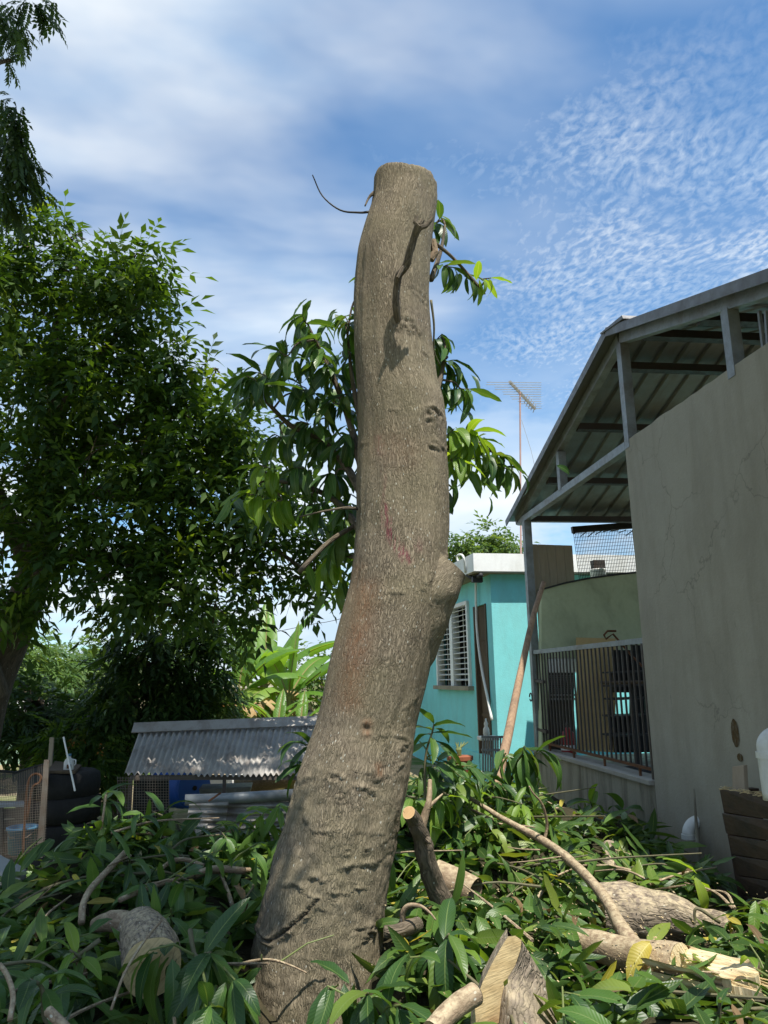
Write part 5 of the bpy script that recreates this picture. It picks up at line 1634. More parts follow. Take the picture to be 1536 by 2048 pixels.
for k in range(9):
    s = R.uniform(-.105, .10)
    splint(s, R.uniform(-.03, .015), R.uniform(.0, .25), R.uniform(.7, 1.08), R.uniform(.004, .009), R.uniform(.003, .007), 'split_wood', R.uniform(-.015, .02), R.uniform(.1, .35))
yl = thing('yellow_leaf', 'single torn yellow leaf lying across the broken limb', 'leaf', PY(1265, 1905, 3.55))
put('blade', tmesh('leaf', leaf_template(8, .2, .9, .5, .05, 77), 'leaf_dry', .2), yl, mat4(PY(1300, 1885, 3.55), frames(np.array([[-.8, -.4, -.35]]), np.array([[.1, -.5, .9]]))[0], .20))
# sawdust crumbs clinging near the break
b = MB()
for k in range(70):
    t = R.random()
    p0 = PY(1310+R.gauss(20, 22), 1905+R.gauss(10, 14), 3.5)+Vector((0, R.uniform(-.1, .1), R.uniform(-.01, .04)))
    s = R.uniform(.002, .006)
    b.box(p0, (s, s*1.6, s*.7), Matrix.Rotation(R.random()*3, 3, 'Z'))
b.build('sawdust', 'split_wood', LB)['kind'] = 'stuff'

# large sawn log, its pale face turned to the left
t = thing('sawn_log', 'large sawn log with tall pale cut face in the sunlit front', 'log', PY(1010, 2080, 2.95))
lf = [(1016, 1873), (1030, 1871), (1043, 1880), (1041, 1900), (1030, 1932), (1012, 1962), (1003, 1995), (998, 2040), (994, 2100), (985, 2180), (930, 2180), (934, 2100), (941, 2050), (950, 2005), (965, 1965), (985, 1925), (1002, 1895)]
F0 = [PY(x, y, 2.85+0.0016*(x-940)) for x, y in lf]
b = MB()
c0 = sum(F0, Vector())/len(F0)
fx = Vector((0.35, 0.94, 0)).normalized()
for i in range(len(F0)):
    q0, q1 = F0[i], F0[(i+1) % len(F0)]
    uvs = [((q-c0).dot(fx)+0.02, (q-c0).z+0.1) for q in (c0, q1, q0)]
    b.add([c0, q1, q0], [(0, 1, 2)], [uvs])
b.build('cut_face', 'cut_wood', t)
# bark flank sweeping back and down to the right from the face's right edge
edge = [(1024, 1872), (1043, 1879), (1041, 1900), (1030, 1932), (1012, 1962), (1003, 1995), (998, 2040), (994, 2100), (985, 2180)]
rows_ = []
NJ = 14
for j in range(NJ+1):
    w = j/NJ
    rw = []
    for i, (x, y) in enumerate(smooth_path([e+(0,) for e in edge], 3)[:25] and [tuple(v[:2]) for v in smooth_path([e+(0,) for e in edge], 3)]):
        s = i/24
        # silhouette runs from the apex down to the lower right
        tx, ty = 1043+110*w**0.9+8*s, 1879+ (w**1.15)*190+s*200*(1-w*0.6)
        px, py = x+(tx-x)*w, y+(max(ty, y)-y)*w
        Yd = 2.85+0.0016*(x-940)-0.16*math.sin(min(1, w*1.1)*math.pi*0.6)*min(1, s*1.6)+0.30*w*(1-0.7*s)
        v = PY(px, py, Yd)
        v += Vector((0, 1, 0))*0.012*noise.noise(v*9)
        rw.append(tuple(v))
    rows_.append(rw)
b = MB()
nn = len(rows_[0])
vs = [v for rw in rows_ for v in rw]
fs, uvs = [], []
for j in range(NJ):
    for i in range(nn-1):
        fs.append((j*nn+i, j*nn+i+1, (j+1)*nn+i+1, (j+1)*nn+i))
        uvs.append(tuple((0.02*jj, 0.025*ii) for jj, ii in ((j, i), (j, i+1), (j+1, i+1), (j+1, i))))
b.add(vs, fs, uvs)
b.build('bark', 'log_bark', t, True)
# its back, closing the block
bk = [Vector(v)+Vector((0.04, 0.16, -0.02)) for v in (F0[0], F0[16], F0[14], F0[12], F0[10])]
fr_ = [F0[0], F0[16], F0[14], F0[12], F0[10]]
b = MB()
for i in range(4):
    b.add([fr_[i], fr_[i+1], bk[i+1], bk[i]], [(0, 1, 2, 3)], [((0, 0), (0, .1), (.1, .1), (.1, 0))])
b.add([rows_[0][0], rows_[-1][0], tuple(bk[0])], [(0, 1, 2)], [((0, 0), (0.2, 0), (0, .2))])
b.add([rows_[-1][0], rows_[-1][-1], tuple(bk[4]), tuple(bk[0])], [(0, 1, 2, 3)], [((0, 0), (0, .3), (.3, .3), (.3, 0))])
b.build('bark', 'log_bark', t, True)

log('cut_billet', 'short peeled billet with white cut end beside the large sawn log', 'log',
    [PY(950, 1988, 2.85), PY(925, 2004, 2.82), PY(895, 2028, 2.78), PY(862, 2062, 2.72)], [0.036, 0.036, 0.034, 0.033], 'branch_bark', 18, 0.004, 8, ('split_wood', 'cut_wood'), 8)
# upright cut limb with fork, right of the trunk
UL, b, P, rr = log('upright_limb', 'upright cut limb with pale sawn top and small fork beside the trunk', 'branch',
    [PY(884, 1802, 4.25), PY(868, 1765, 4.22), PY(852, 1715, 4.15), PY(843, 1675, 4.1), PY(829, 1646, 4.02), PY(816, 1624, 3.95)], [0.060, 0.050, 0.047, 0.044, 0.040, 0.036], 'dark_bark', 20, 0.012, 8, (None, 'cut_wood'), 9)
twig([PY(842, 1655, 4.05), PY(850, 1630, 4.05), PY(858, 1600, 4.05), PY(860, 1560, 4.1)], 0.026, 'fork', 'branch_bark', UL, 10)
twig([PY(854, 1616, 4.05), PY(872, 1600, 4.1), PY(885, 1588, 4.15)], 0.012, 'fork', 'branch_bark', UL)
twig([PY(856, 1680, 4.05), PY(860, 1686, 4.0)], 0.02, 'knot', 'dark_bark', UL)
log('brown_log', 'smooth brown log half hidden in leaves behind the upright cut limb', 'log',
    [PY(868, 1748, 4.75), PY(905, 1765, 4.7), PY(950, 1786, 4.6)], [0.085, 0.085, 0.080], 'branch_bark', ends=('cut_wood', None), amp=0.006, seed=12)
log('root_stub', 'small stub with pale broken end at the right foot of the trunk', 'branch',
    [PY(768, 1862, 3.85), PY(790, 1862, 3.85), PY(815, 1856, 3.9), PY(835, 1850, 4.0)], [0.028, 0.034, 0.038, 0.034], 'dark_bark', 14, 0.008, 10, ('split_wood', None), 14)
tag(MB().tube(smooth_path([PY(806, 1850, 3.9), PY(806, 1825, 3.88), PY(818, 1811, 3.86), PY(840, 1812, 3.84), PY(858, 1824, 3.82), PY(872, 1840, 3.8)], 5), [0.016-0.0005*i for i in range(26)], 8).build('curled_twig', 'branch_bark', None, True), 'curled brown twig arching over the leaves by the trunk foot', 'twig')
log('broken_stub', 'short grey stub with torn yellow end lying above the thick rough log', 'branch',
    [PY(1216, 1690, 5.6), PY(1222, 1715, 5.5), PY(1222, 1740, 5.4), PY(1232, 1760, 5.3)], [0.045, 0.055, 0.052, 0.060], 'log_bark', 16, 0.012, 9, (None, 'cut_wood'), 15)
t = log('dry_forked_limb', 'grey brown dry limb with ragged bark lying under the low wall', 'branch',
    [PY(1105, 1620, 6.7), PY(1145, 1628, 6.6), PY(1170, 1650, 6.5)], [0.03, 0.04, 0.03], 'branch_bark', 12, 0.01, 9, (None, None), 16)
# left: short cut log with pale end, crooked limb behind it, thin branches
log('cut_log', 'short cut log with pale round end in the shaded left of the heap', 'log',
    [PY(305, 1935, 3.35), PY(300, 1905, 3.5), PY(292, 1880, 3.65), PY(284, 1862, 3.8)], [0.108, 0.112, 0.105, 0.10], 'log_bark', 30, 0.01, 6, ('cut_wood', None), 18)
log('crooked_limb', 'crooked thinner limb running back from the short cut log', 'branch',
    [PY(300, 1880, 3.95), PY(262, 1850, 4.05), PY(225, 1842, 4.1), PY(190, 1850, 4.15)], [0.05, 0.05, 0.045, 0.035], 'branch_bark', 14, 0.01, 8, (None, 'cut_wood'), 19)
for lab, pl, r in (
    ('thin arched bare branch on the shaded heap between trunk and shed', [(315, 1744, 4.7), (345, 1722, 4.75), (375, 1720, 4.8), (408, 1732, 4.8)], .012),
    ('long bare branch crossing the shaded heap towards the trunk', [(240, 1800, 4.3), (300, 1775, 4.5), (370, 1755, 4.7), (440, 1742, 4.8), (500, 1740, 4.9)], .014),
    ('thicker reddish bare branch ending against the leaves near the trunk', [(390, 1750, 4.7), (430, 1738, 4.75), (490, 1742, 4.8)], .020),
    ('upright bare forked stick standing in the left shaded heap', [(163, 1846, 4.0), (166, 1810, 4.1), (180, 1780, 4.2), (205, 1752, 4.4), (250, 1705, 4.7)], .016),
    ('thin stick slanting over the pale end of the short cut log', [(222, 2020, 2.9), (250, 1945, 3.0), (290, 1880, 3.2), (322, 1842, 3.4)], .005),
    ('bare stick with pale cut tip in the bottom left corner', [(97, 2022, 2.6), (125, 2050, 2.55), (150, 2080, 2.5)], .015),
    ('thin upright green stem standing in the left of the heap', [(195, 1690, 5.4), (205, 1640, 5.4), (212, 1590, 5.5)], .008),
    ('thin bent twig lying in the lower left leaves', [(20, 2040, 2.6), (26, 1990, 2.7), (14, 1950, 2.8), (0, 1930, 2.9)], .008),
):
    tag(MB().tube(smooth_path([PY(*p_) for p_ in pl], 6), r, 8).build('bare_branch', 'branch_bark', None, True), lab, 'branch', 'bare branches on the heap')
for k in range(95):
    x, y = R.uniform(-2.2, 2.6), R.uniform(2.4, 6.9)
    z = heap(x, y)
    if z < .15 or blocked((x, y, z+.06)) or (abs(x-0.3) < .5 and abs(y-4.2) < .6):
        continue
    a = R.random()*6.28
    L = R.uniform(.3, .9)
    h_ = Vector((math.cos(a), math.sin(a), 0))
    s_ = Vector((-h_.y, h_.x, 0))
    Q = smooth_path([Vector((x, y, z+.04)), Vector((x, y, z+.08))+h_*L*.4+s_*R.uniform(-.06, .06), Vector((x, y, z+.03+R.uniform(0, .12)))+h_*L], 5)
    tag(MB().tube(Q, [.009*(1-.05*i) for i in range(len(Q))], 6).build('bare_twig', R.choice(('twig', 'branch_bark'))), ('thicker ' if len(Q) and L > .6 else 'short ')+'bare twig lying '+('in the shaded left part of the heap' if x < -.4 and y > 3.8 else 'in the dark near corner of the heap' if x < .1 else 'in the sunlit front of the heap' if y < 3.5 else 'behind the logs towards the low wall' if y > 5 else 'among the logs right of the trunk'), 'twig', 'thin twigs in the leaf heap')

# ------------------------------------------------------------------ the yard on the left
# small shed with a corrugated roof
CP = thing('chicken_shed', 'small low shed with rusty corrugated metal roof on thin posts', 'shed', PY(430, 1600, 8.2))
rl, rr_, el, er = PY(279, 1462, 8.35), PY(660, 1447, 8.35), PY(248, 1549, 7.35), PY(640, 1549, 7.35)
NC = 34
def roofpt(u, v, up=0.0):
    a = rl.lerp(rr_, u)
    c = el.lerp(er, u)
    return a.lerp(c, v)+Vector((0, 0.3, 0.95)).normalized()*up
for (ua, ub) in ((0.0, 0.36), (0.352, 0.70), (0.692, 1.0)):
    b = MB()
    n_ = int((ub-ua)*NC*6)
    lift = 0.004 if ua in (0.352,) else 0.0
    vs = []
    ve_ = 1.0+R.uniform(-.02, .015)
    for v in (0.0, ve_):
        vs += [roofpt(ua+(ub-ua)*i/n_, v, lift+(0.015+0.004*noise.noise(Vector((i*.02, v*3, ua))))*math.sin(2*math.pi*NC*(ua+(ub-ua)*i/n_))+0.012*noise.noise(Vector((i*.012, v*2, 5+ua)))) for i in range(n_+1)]
    vs += [v_-Vector((0, 0, 0.003)) for v_ in vs]
    m_ = n_+1
    fs = [(i, m_+i, m_+i+1, i+1) for i in range(n_)]+[(2*m_+i, 2*m_+i+1, 3*m_+i+1, 3*m_+i) for i in range(n_)]+[(m_+i, 3*m_+i, 3*m_+i+1, m_+i+1) for i in range(n_)]
    b.add(vs, fs)
    b.build('roof_sheet', 'zinc', CP, True)
MB().hexa([rl+Vector((-.06, -.10, -.012)), rr_+Vector((0, -.10, -.012)), rr_+Vector((0, -.11, -.004)), rl+Vector((-.06, -.11, -.004))], [rl+Vector((-.06, .02, .075)), rr_+Vector((0, .02, .075)), rr_+Vector((0, .02, .083)), rl+Vector((-.06, .02, .083))]).build('ridge_cap', 'zinc', CP)
for p_, q_ in ((PY(262, 1555, 7.4), 0), (PY(449, 1553, 7.4), 0), (PY(628, 1553, 7.4), 0)):
    MB().bar((p_.x, p_.y, 0), (p_.x, p_.y, p_.z), 0.03, 0.03, (0, 1, 0)).build('post', 'dark_steel', CP)
for p_ in (PY(283, 1470, 8.3), PY(640, 1458, 8.3)):
    MB().bar((p_.x, p_.y, 0), (p_.x, p_.y, p_.z), 0.05, 0.05, (0, 1, 0)).build('post', 'dark_bark' if False else 'crate', CP)
MB().bar(el+Vector((.05, .04, -.03)), er+Vector((0, .04, -.03)), .04, .04).build('eave_beam', 'crate', CP)
# near-black sheet at the shed's left, standing in for the dark under its roof
MB().hexa([PY(262, 1660, 7.5), PY(338, 1660, 7.5), PY(336, 1553, 7.5), PY(268, 1553, 7.5)], [p_+Vector((0, .03, 0)) for p_ in (PY(262, 1660, 7.5), PY(338, 1660, 7.5), PY(336, 1553, 7.5), PY(268, 1553, 7.5))]).build('dark_side_sheet', 'inside', CP)
b = MB()
for k in range(20):
    b.bar(PY(235+k*5.4, 1650, 7.3), PY(235+k*5.4, 1553, 7.3), .003, .003, (0, 1, 0))
for k in range(18):
    b.bar(PY(235, 1556+k*5.4, 7.3), PY(340, 1556+k*5.4, 7.3), .003, .003)
b.build('wire_mesh', 'wire', CP)['kind'] = 'stuff'
# ribbed metal sheet fence with rounded top bar
MF = thing('metal_sheet_fence', 'low fence of ribbed metal sheets with rounded top before the shed', 'fence', PY(430, 1680, 6.9))
def ribbed(x0, x1, y0, y1, Y, amp, nr_, tilt):
    b = MB()
    rows2 = nr_*8
    vs = []
    for j in range(rows2+1):
        t = j/rows2
        for xx in (x0, x1):
            p_ = PY(xx+tilt*t, y0+(y1-y0)*t, Y)
            vs.append(p_+Vector((0, amp*math.sin(2*math.pi*nr_*t), 0)))
    vs += [v_+Vector((0, .004, 0)) for v_ in vs]
    m_ = (rows2+1)*2
    fs = []
    for j in range(rows2):
        fs += [(2*j, 2*j+2, 2*j+3, 2*j+1), (m_+2*j, m_+2*j+1, m_+2*j+3, m_+2*j+2), (2*j+1, 2*j+3, m_+2*j+3, m_+2*j+1), (2*j, m_+2*j, m_+2*j+2, 2*j+2)]
    return b.add(vs, fs)
ribbed(380, 458, 1598, 1690, 6.9, .016, 6, -14).build('metal_sheet', 'zinc', MF, True)
ribbed(452, 600, 1600, 1690, 7.0, .016, 6, -4).build('metal_sheet', 'zinc', MF, True)
MB().tube([PY(370, 1600, 6.92), PY(455, 1597, 6.95), PY(600, 1588, 7.0)], .045, 14).build('top_bar', 'galv', MF, True)
MB().bar(PY(418, 1602, 6.85), PY(441, 1586, 6.8), .022, .012).build('rod', 'rust', MF)
MB().hexa([PY(392, 1680, 6.75), PY(412, 1682, 6.75), PY(413, 1652, 6.75), PY(390, 1652, 6.75)], [p_+Vector((0, .1, 0)) for p_ in (PY(392, 1680, 6.75), PY(412, 1682, 6.75), PY(413, 1652, 6.75), PY(390, 1652, 6.75))]).build('footing_block', 'block', MF)

# blue barrel on its side, tank, white rails behind the shed
def barrel(px, py, Y, r, L, axis, label, m):
    c = PY(px, py, Y)
    c.z = max(c.z, r)
    t = thing('barrel', label, 'barrel', c)
    pr = [(r*.9, -L/2), (r, -L/2+.03), (r, -L*.18), (r*1.04, -L*.17), (r*1.04, -L*.14), (r, -L*.13), (r, L*.13), (r*1.04, L*.14), (r*1.04, L*.17), (r, L*.18), (r, L/2-.03), (r*.9, L/2)]
    MB().lathe(c, pr, 22, axis).build('body', m, t, True)
    ax = Vector(axis).normalized()
    MB().lathe(c+ax*(L/2), [(r*.12, 0), (r*.12, .02)], 10, axis).build('bung', 'black', t)
    MB().lathe(c+ax*(L/2), [(r*.93, 0), (r*.93, .012), (r*.85, .012)], 22, axis).build('rim', m, t)
    return t
barrel(358, 1574, 8.6, .20, .6, (.6, -.8, .05), 'blue plastic barrel lying under the far side of the corrugated shed roof', 'blue')
barrel(388, 1572, 8.8, .13, .36, (0, 0, 1), 'smaller upright blue drum beside the white rails behind the shed', 'blue')
barrel(82, 1478, 16, .30, .9, (0, 0, 1), 'far blue barrel standing by the pale green house', 'blue')
t = thing('white_rails', 'low white rails and planks lying behind the small shed', 'fence', PY(430, 1590, 9.8))
for (x0, y0, x1, y1, w) in ((392, 1573, 520, 1548, .09), (392, 1583, 530, 1562, .05), (388, 1562, 470, 1551, .035)):
    MB().bar(PY(x0, y0, 9.8), PY(x1, y1, 10.3), .05, w).build('rail', 'white', t)
for px in (391, 470):
    MB().bar(PY(px, 1592, 9.8), PY(px, 1548, 9.8), .06, .06, (0, 1, 0)).build('post', 'white', t)
t = thing('grey_tray', 'grey plastic tray with brown log behind the thin shed post', 'tray', PY(450, 1590, 8.0))
c = PY(452, 1583, 8.0)
MB().hexa([c+Vector((-.22, -.1, -.06)), c+Vector((.22, -.1, -.06)), c+Vector((.22, .2, -.06)), c+Vector((-.22, .2, -.06))], [c+Vector((-.25, -.12, .05)), c+Vector((.25, -.12, .05)), c+Vector((.25, .22, .05)), c+Vector((-.25, .22, .05))]).build('tray_body', 'galv', t, bevel=.01)
log('lying_log', 'brown log lying on the yard behind the shed next to the tray', 'log', [PY(475, 1572, 8.6), PY(520, 1563, 8.7), PY(575, 1555, 8.8)], [.10, .10, .095], 'branch_bark', 18, .01, 5, ('cut_wood', None), 30)

# stack of tyres under a board lid, with a jug and a white stick
TS = PY(125, 1625, 7.6)
TS.z = 0
for k, zc in enumerate((.12, .34, .56, .76)):
    t = thing('tyre', ('lowest', 'second from the ground', 'third from the ground', 'topmost')[k]+' black tyre of the stack with the board lid', 'tyre', TS+Vector((0, 0, zc)), 'stacked tyres')
    off = Vector((R.uniform(-.02, .02), R.uniform(-.02, .02), zc))
    MB().lathe(TS+off, [(.20, -.10), (.27, -.115), (.315, -.09), (.325, 0), (.315, .09), (.27, .115), (.20, .10)], 30).build('tread', 'rubber', t, True)
LD = tag(MB().hexa([PY(92, 1547, 7.35), PY(150, 1548, 7.3), PY(163, 1535, 8.0), PY(110, 1527, 8.0)], [p_+Vector((0, 0, .025)) for p_ in (PY(92, 1547, 7.35), PY(150, 1548, 7.3), PY(163, 1535, 8.0), PY(110, 1527, 8.0))]).build('board_lid', 'brown_door', bevel=.005), 'brown warped board lying as lid on the tyre stack', 'board')
c = PY(137, 1541, 7.45)
JG = thing('plastic_jug', 'white plastic jug standing on the board over the tyres', 'jug', c)
MB().lathe(c, [(.040, 0), (.044, .01), (.044, .07), (.033, .095), (.015, .11), (.015, .125)], 14).build('body', 'pvc', JG, True)
MB().lathe(c+Vector((0, 0, .125)), [(.018, 0), (.018, .016)], 12).build('cap', 'pale_blue', JG)
MB().tube([c+Vector((.033, 0, .093)), c+Vector((.056, 0, .087)), c+Vector((.056, 0, .053)), c+Vector((.04, 0, .04))], .007, 6).build('handle', 'pvc', JG)
MB().box(c+Vector((0.012, -.044, .038)), (.036, .004, .034)).build('paper_label', 'rust', JG)
tag(MB().tube([PY(150, 1582, 7.2), PY(127, 1474, 7.3)], .008, 8).build('white_stick', 'white'), 'thin white stick leaning on the tyre stack beside the jug', 'stick')

# welded wire panel at the left edge with crate, hooked rod, blue tub behind
WP = thing('wire_panel', 'rusty welded wire mesh panel standing at the left edge of the yard', 'fence', PY(40, 1730, 6.0))
b = MB()
for k in range(34):
    x = -28+k*3.5
    b.bar(PY(x, 1722-(k*0.4), 6.0), PY(x+ (10 if k > 26 else 4), 1575-(k*1.6), 6.0), .0015, .0015, (0, 1, 0))
for k in range(30):
    y = 1720-k*5.0
    b.bar(PY(-30, y+3, 6.0), PY(90+k*.25, y-8, 6.0), .0015, .0015)
b.build('wire_mesh', 'wire', WP)['kind'] = 'stuff'
MB().hexa([PY(72, 1718, 6.05), PY(84, 1716, 6.05), PY(98, 1520, 6.05), PY(88, 1520, 6.05)], [p_+Vector((0, .02, 0)) for p_ in (PY(72, 1718, 6.05), PY(84, 1716, 6.05), PY(98, 1520, 6.05), PY(88, 1520, 6.05))]).build('edge_strip', 'wire', WP)
MB().tube(smooth_path([PY(45, 1720, 6.08), PY(52, 1600, 6.08), PY(58, 1560, 6.08), PY(70, 1548, 6.08), PY(82, 1553, 6.08), PY(78, 1566, 6.08), PY(64, 1578, 6.08), PY(54, 1640, 6.08)], 5), .009, 8).build('hooked_rod', 'rust', WP, True)
CR = thing('wooden_crate', 'dark wooden crate of slats behind the wire mesh panel', 'crate', PY(20, 1730, 6.5))
for k in range(5):
    y = 1618+k*23
    q = [PY(-60, y+21, 6.5), PY(50, y+18, 6.5), PY(50, y-2, 6.5), PY(-60, y+1, 6.5)]
    MB().hexa(q, [p_+Vector((0, .02, 0)) for p_ in q]).build('slat', 'crate', CR)
q = [PY(-60, 1618, 6.5), PY(52, 1614, 6.5), PY(46, 1606, 7.0), PY(-50, 1608, 7.0)]
MB().hexa(q, [p_+Vector((0, 0, .02)) for p_ in q]).build('lid', 'galv', CR)
q = [PY(-2, 1728, 6.47), PY(5, 1728, 6.47), PY(5, 1616, 6.47), PY(-2, 1616, 6.47)]
MB().hexa(q, [p_+Vector((0, .03, 0)) for p_ in q]).build('batten', 'crate', CR)
c = PY(42, 1706, 6.2)
TB2 = thing('blue_tub', 'faded blue plastic tub standing behind the wire mesh', 'tub', c)
MB().lathe(c, [(.085, 0), (.10, .16), (.112, .165), (.112, .18), (.092, .18), (.08, .03)], 18).build('body', 'pale_blue', TB2, True)
MB().tube([c+Vector((-.11, 0, .165)), c+Vector((-.06, -.09, .12)), c+Vector((.06, -.09, .12)), c+Vector((.11, 0, .165))], .004, 6).build('handle', 'wire', TB2)
tag(MB().hexa([PY(-30, 1795, 4.9), PY(38, 1788, 4.9), PY(52, 1762, 5.2), PY(-20, 1722, 5.3)], [p_+Vector((0, 0, .07)) for p_ in (PY(-30, 1795, 4.9), PY(38, 1788, 4.9), PY(52, 1762, 5.2), PY(-20, 1722, 5.3))]).build('concrete_slab', 'block', bevel=.012), 'broken grey concrete slab lying at the left edge of the heap', 'slab')
# dark netting strip over the left yard behind the panel
t = thing('dark_net', 'sagging strip of dark netting stretched behind the wire mesh panel', 'net', PY(30, 1560, 7.2))
b = MB()
for k in range(16):
    b.tube(smooth_path([PY(-40, 1540+k*3, 7.2), PY(30, 1546+k*2.6, 7.2), PY(95, 1528+k*2.2, 7.2)], 5), .006, 4)
for k in range(40):
    b.tube([PY(-38+k*3.3, 1540+4*math.sin(k/39*3.1)-max(0, k-20)*.5, 7.2), PY(-38+k*3.3, 1588+4*math.sin(k/39*3.1)-max(0, k-20)*1.1, 7.2)], .004, 4)
b.build('net', 'thin_dark', t)
MB().tube([PY(-40, 1538, 7.2), PY(30, 1545, 7.2), PY(98, 1526, 7.2)], .012, 6).build('line', 'black', t)
for (px, y0, y1, Y) in ((62, 1535, 1470, 9.5), (100, 1530, 1475, 8.0)):
    a = PY(px, y0, Y)
    tag(MB().bar((a.x, a.y, 0), PY(px+(2 if px == 62 else 4), y1, Y), .035, .035, (0, 1, 0)).build('fence_post', 'dark_bark' if px == 62 else 'plank'), 'thin dark post standing on the grass near the far blue barrel' if px == 62 else 'thin weathered post standing behind the wire mesh panel edge', 'post')

# far houses
PG = thing('green_house', 'pale green house wall with white band far behind the left trees', 'house', PY(40, 1500, 18))
a = [PY(-120, 1540, 18), PY(104, 1535, 18), PY(104, 1420, 18), PY(-120, 1425, 18)]
MB().hexa(a, [p_+Vector((0, 4, 0)) for p_ in a]).build('wall', 'pale_green', PG)
a = [PY(-130, 1428, 17.8), PY(112, 1423, 17.8), PY(112, 1408, 17.8), PY(-130, 1412, 17.8)]
MB().hexa(a, [p_+Vector((0, 4.5, 0)) for p_ in a]).build('roof', 'white', PG)
a = [PY(63, 1530, 17.9), PY(77, 1530, 17.9), PY(77, 1455, 17.9), PY(63, 1455, 17.9)]
MB().hexa(a, [p_+Vector((0, .08, 0)) for p_ in a]).build('door', 'white', PG)
WH = thing('white_house', 'white house glimpsed between the trees behind the banana plants', 'house', PY(430, 1460, 26))
a = [PY(330, 1500, 26), PY(600, 1500, 26), PY(600, 1385, 26), PY(330, 1388, 26)]
MB().hexa(a, [p_+Vector((0, 6, 0)) for p_ in a]).build('wall', 'white', WH)
a = [PY(320, 1392, 25.7), PY(612, 1388, 25.7), PY(612, 1374, 25.7), PY(320, 1378, 25.7)]
MB().hexa(a, [p_+Vector((0, 6.6, 0)) for p_ in a]).build('roof', 'soffit', WH)
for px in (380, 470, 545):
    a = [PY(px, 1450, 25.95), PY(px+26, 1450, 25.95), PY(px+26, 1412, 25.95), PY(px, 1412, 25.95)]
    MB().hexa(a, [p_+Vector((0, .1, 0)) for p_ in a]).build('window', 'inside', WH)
c = PY(613, 1446, 12)
t = thing('water_tank', 'black plastic water tank showing just over the shed roof ridge', 'tank', c)
MB().lathe((c.x, c.y, 0), [(.22, 0), (.24, .05), (.24, c.z-.05), (.20, c.z+.1), (.08, c.z+.16)], 18).build('body', 'black', t, True)
MB().lathe((c.x, c.y, c.z+.16), [(.08, 0), (.08, .03)], 12).build('lid', 'black', t)

# ------------------------------------------------------------------ trees and plants
def clumps_to(pts_spec, per, jit_dir=0.5, shell=0.55, shoots=False):
    """leaf positions and directions from (px, py, Y, radius) clumps, denser towards each clump's outside"""
    P, D = [], []
    for px, py, Y, r, w in pts_spec:
        c = PY(px, py, Y)
        for k in range(int(per*w/(6 if shoots else 1))):
            v = Vector((R.gauss(0, 1), R.gauss(0, 1), R.gauss(0, 1))).normalized()
            q = r*(shell+(1-shell)*R.random()) if R.random() < .7 else r*R.random()
            q *= 1+0.35*noise.noise(v*2+c)
            if shoots:
                b0 = c+Vector((v.x, v.y, v.z*.85))*q
                ax = (v+Vector((R.gauss(0, .4), R.gauss(0, .4), .45+R.gauss(0, .3)))).normalized()
                x = ax.orthogonal().normalized()
                y = ax.cross(x)
                ph = R.random()*6
                for j in range(7):
                    a = ph+j*2.4
                    rd = x*math.cos(a)+y*math.sin(a)
                    dd = rd+ax*(.15+.14*j)+Vector((0, 0, -.35))
                    P.append(tuple(b0+ax*(.035*j)))
                    D.append(tuple(dd))
                continue
            P.append(tuple(c+Vector((v.x, v.y, v.z*.85))*q))
            D.append((v.x+R.gauss(0, jit_dir), v.y+R.gauss(0, jit_dir), v.z*.5-.25+R.gauss(0, jit_dir*.6)))
    return np.array(P), np.array(D)


def individual(parent, tpls, m, P, D, scl, limit):
    """the leaves nearest the camera as objects of their own, the rest returned"""
    d = np.linalg.norm(P-np.array(CAM), axis=1)
    inside = []
    for i, p in enumerate(P):
        v = Vector(p)-CAM
        z = v.dot(_f)
        if z > 0.2 and abs(v.dot(_r)/z*F) < 770 and abs(v.dot(_u)/z*F) < 1024:
            inside.append(i)
    order = sorted(inside, key=lambda i: d[i])[:limit]
    ms = [tmesh('leaf', t, m, (i+.5)/len(tpls)) for i, t in enumerate(tpls)]
    rt = frames(D[order], np.tile([[0, 0, 1.0]], (len(order), 1)), 0.35)
    for j, i in enumerate(order):
        put('leaf', R.choice(ms), parent, mat4(P[i], rt[j], scl*R.uniform(.8, 1.15)))
    keep = np.ones(len(P), bool)
    keep[order] = False
    return P[keep], D[keep]


def limb(parent, pts, r0, r1, m='dark_bark', name='limb', n=9):
    Q = smooth_path([tuple(p_) for p_ in pts], 5)
    k = len(Q)
    MB().tube(Q, [r0+(r1-r0)*i/(k-1) for i in range(k)], n, False).build(name, m, parent, True)


# large tree on the left
BT_ = thing('broad_tree', 'large leafy tree with dark shaded underside filling the left', 'tree', PY(-70, 1560, 8.2))
BT_.location.z = 0
limb(BT_, [PY(-80, 1640, 8.2), PY(-30, 1400, 8.2), PY(40, 1230, 8.1), PY(85, 1090, 8.0), PY(105, 950, 7.9)], .24, .12, name='trunk', n=14)
limb(BT_, [PY(105, 950, 7.9), PY(112, 830, 7.9), PY(105, 700, 7.9), PY(130, 590, 7.9)], .12, .03)
limb(BT_, [PY(85, 1010, 8.0), PY(180, 985, 7.8), PY(300, 985, 7.6), PY(400, 1010, 7.5), PY(520, 1080, 7.4), PY(640, 1160, 7.4)], .09, .012)
limb(BT_, [PY(60, 1160, 8.0), PY(150, 1110, 7.6), PY(260, 1130, 7.4), PY(380, 1190, 7.3)], .07, .015)
limb(BT_, [PY(110, 840, 7.9), PY(180, 740, 7.7), PY(240, 660, 7.6), PY(290, 560, 7.5)], .06, .01)
limb(BT_, [PY(100, 960, 7.9), PY(220, 860, 7.7), PY(330, 800, 7.6), PY(420, 790, 7.5)], .06, .01)
limb(BT_, [PY(60, 1130, 8.0), PY(-20, 950, 8.0), PY(-90, 700, 8.0)], .11, .03)
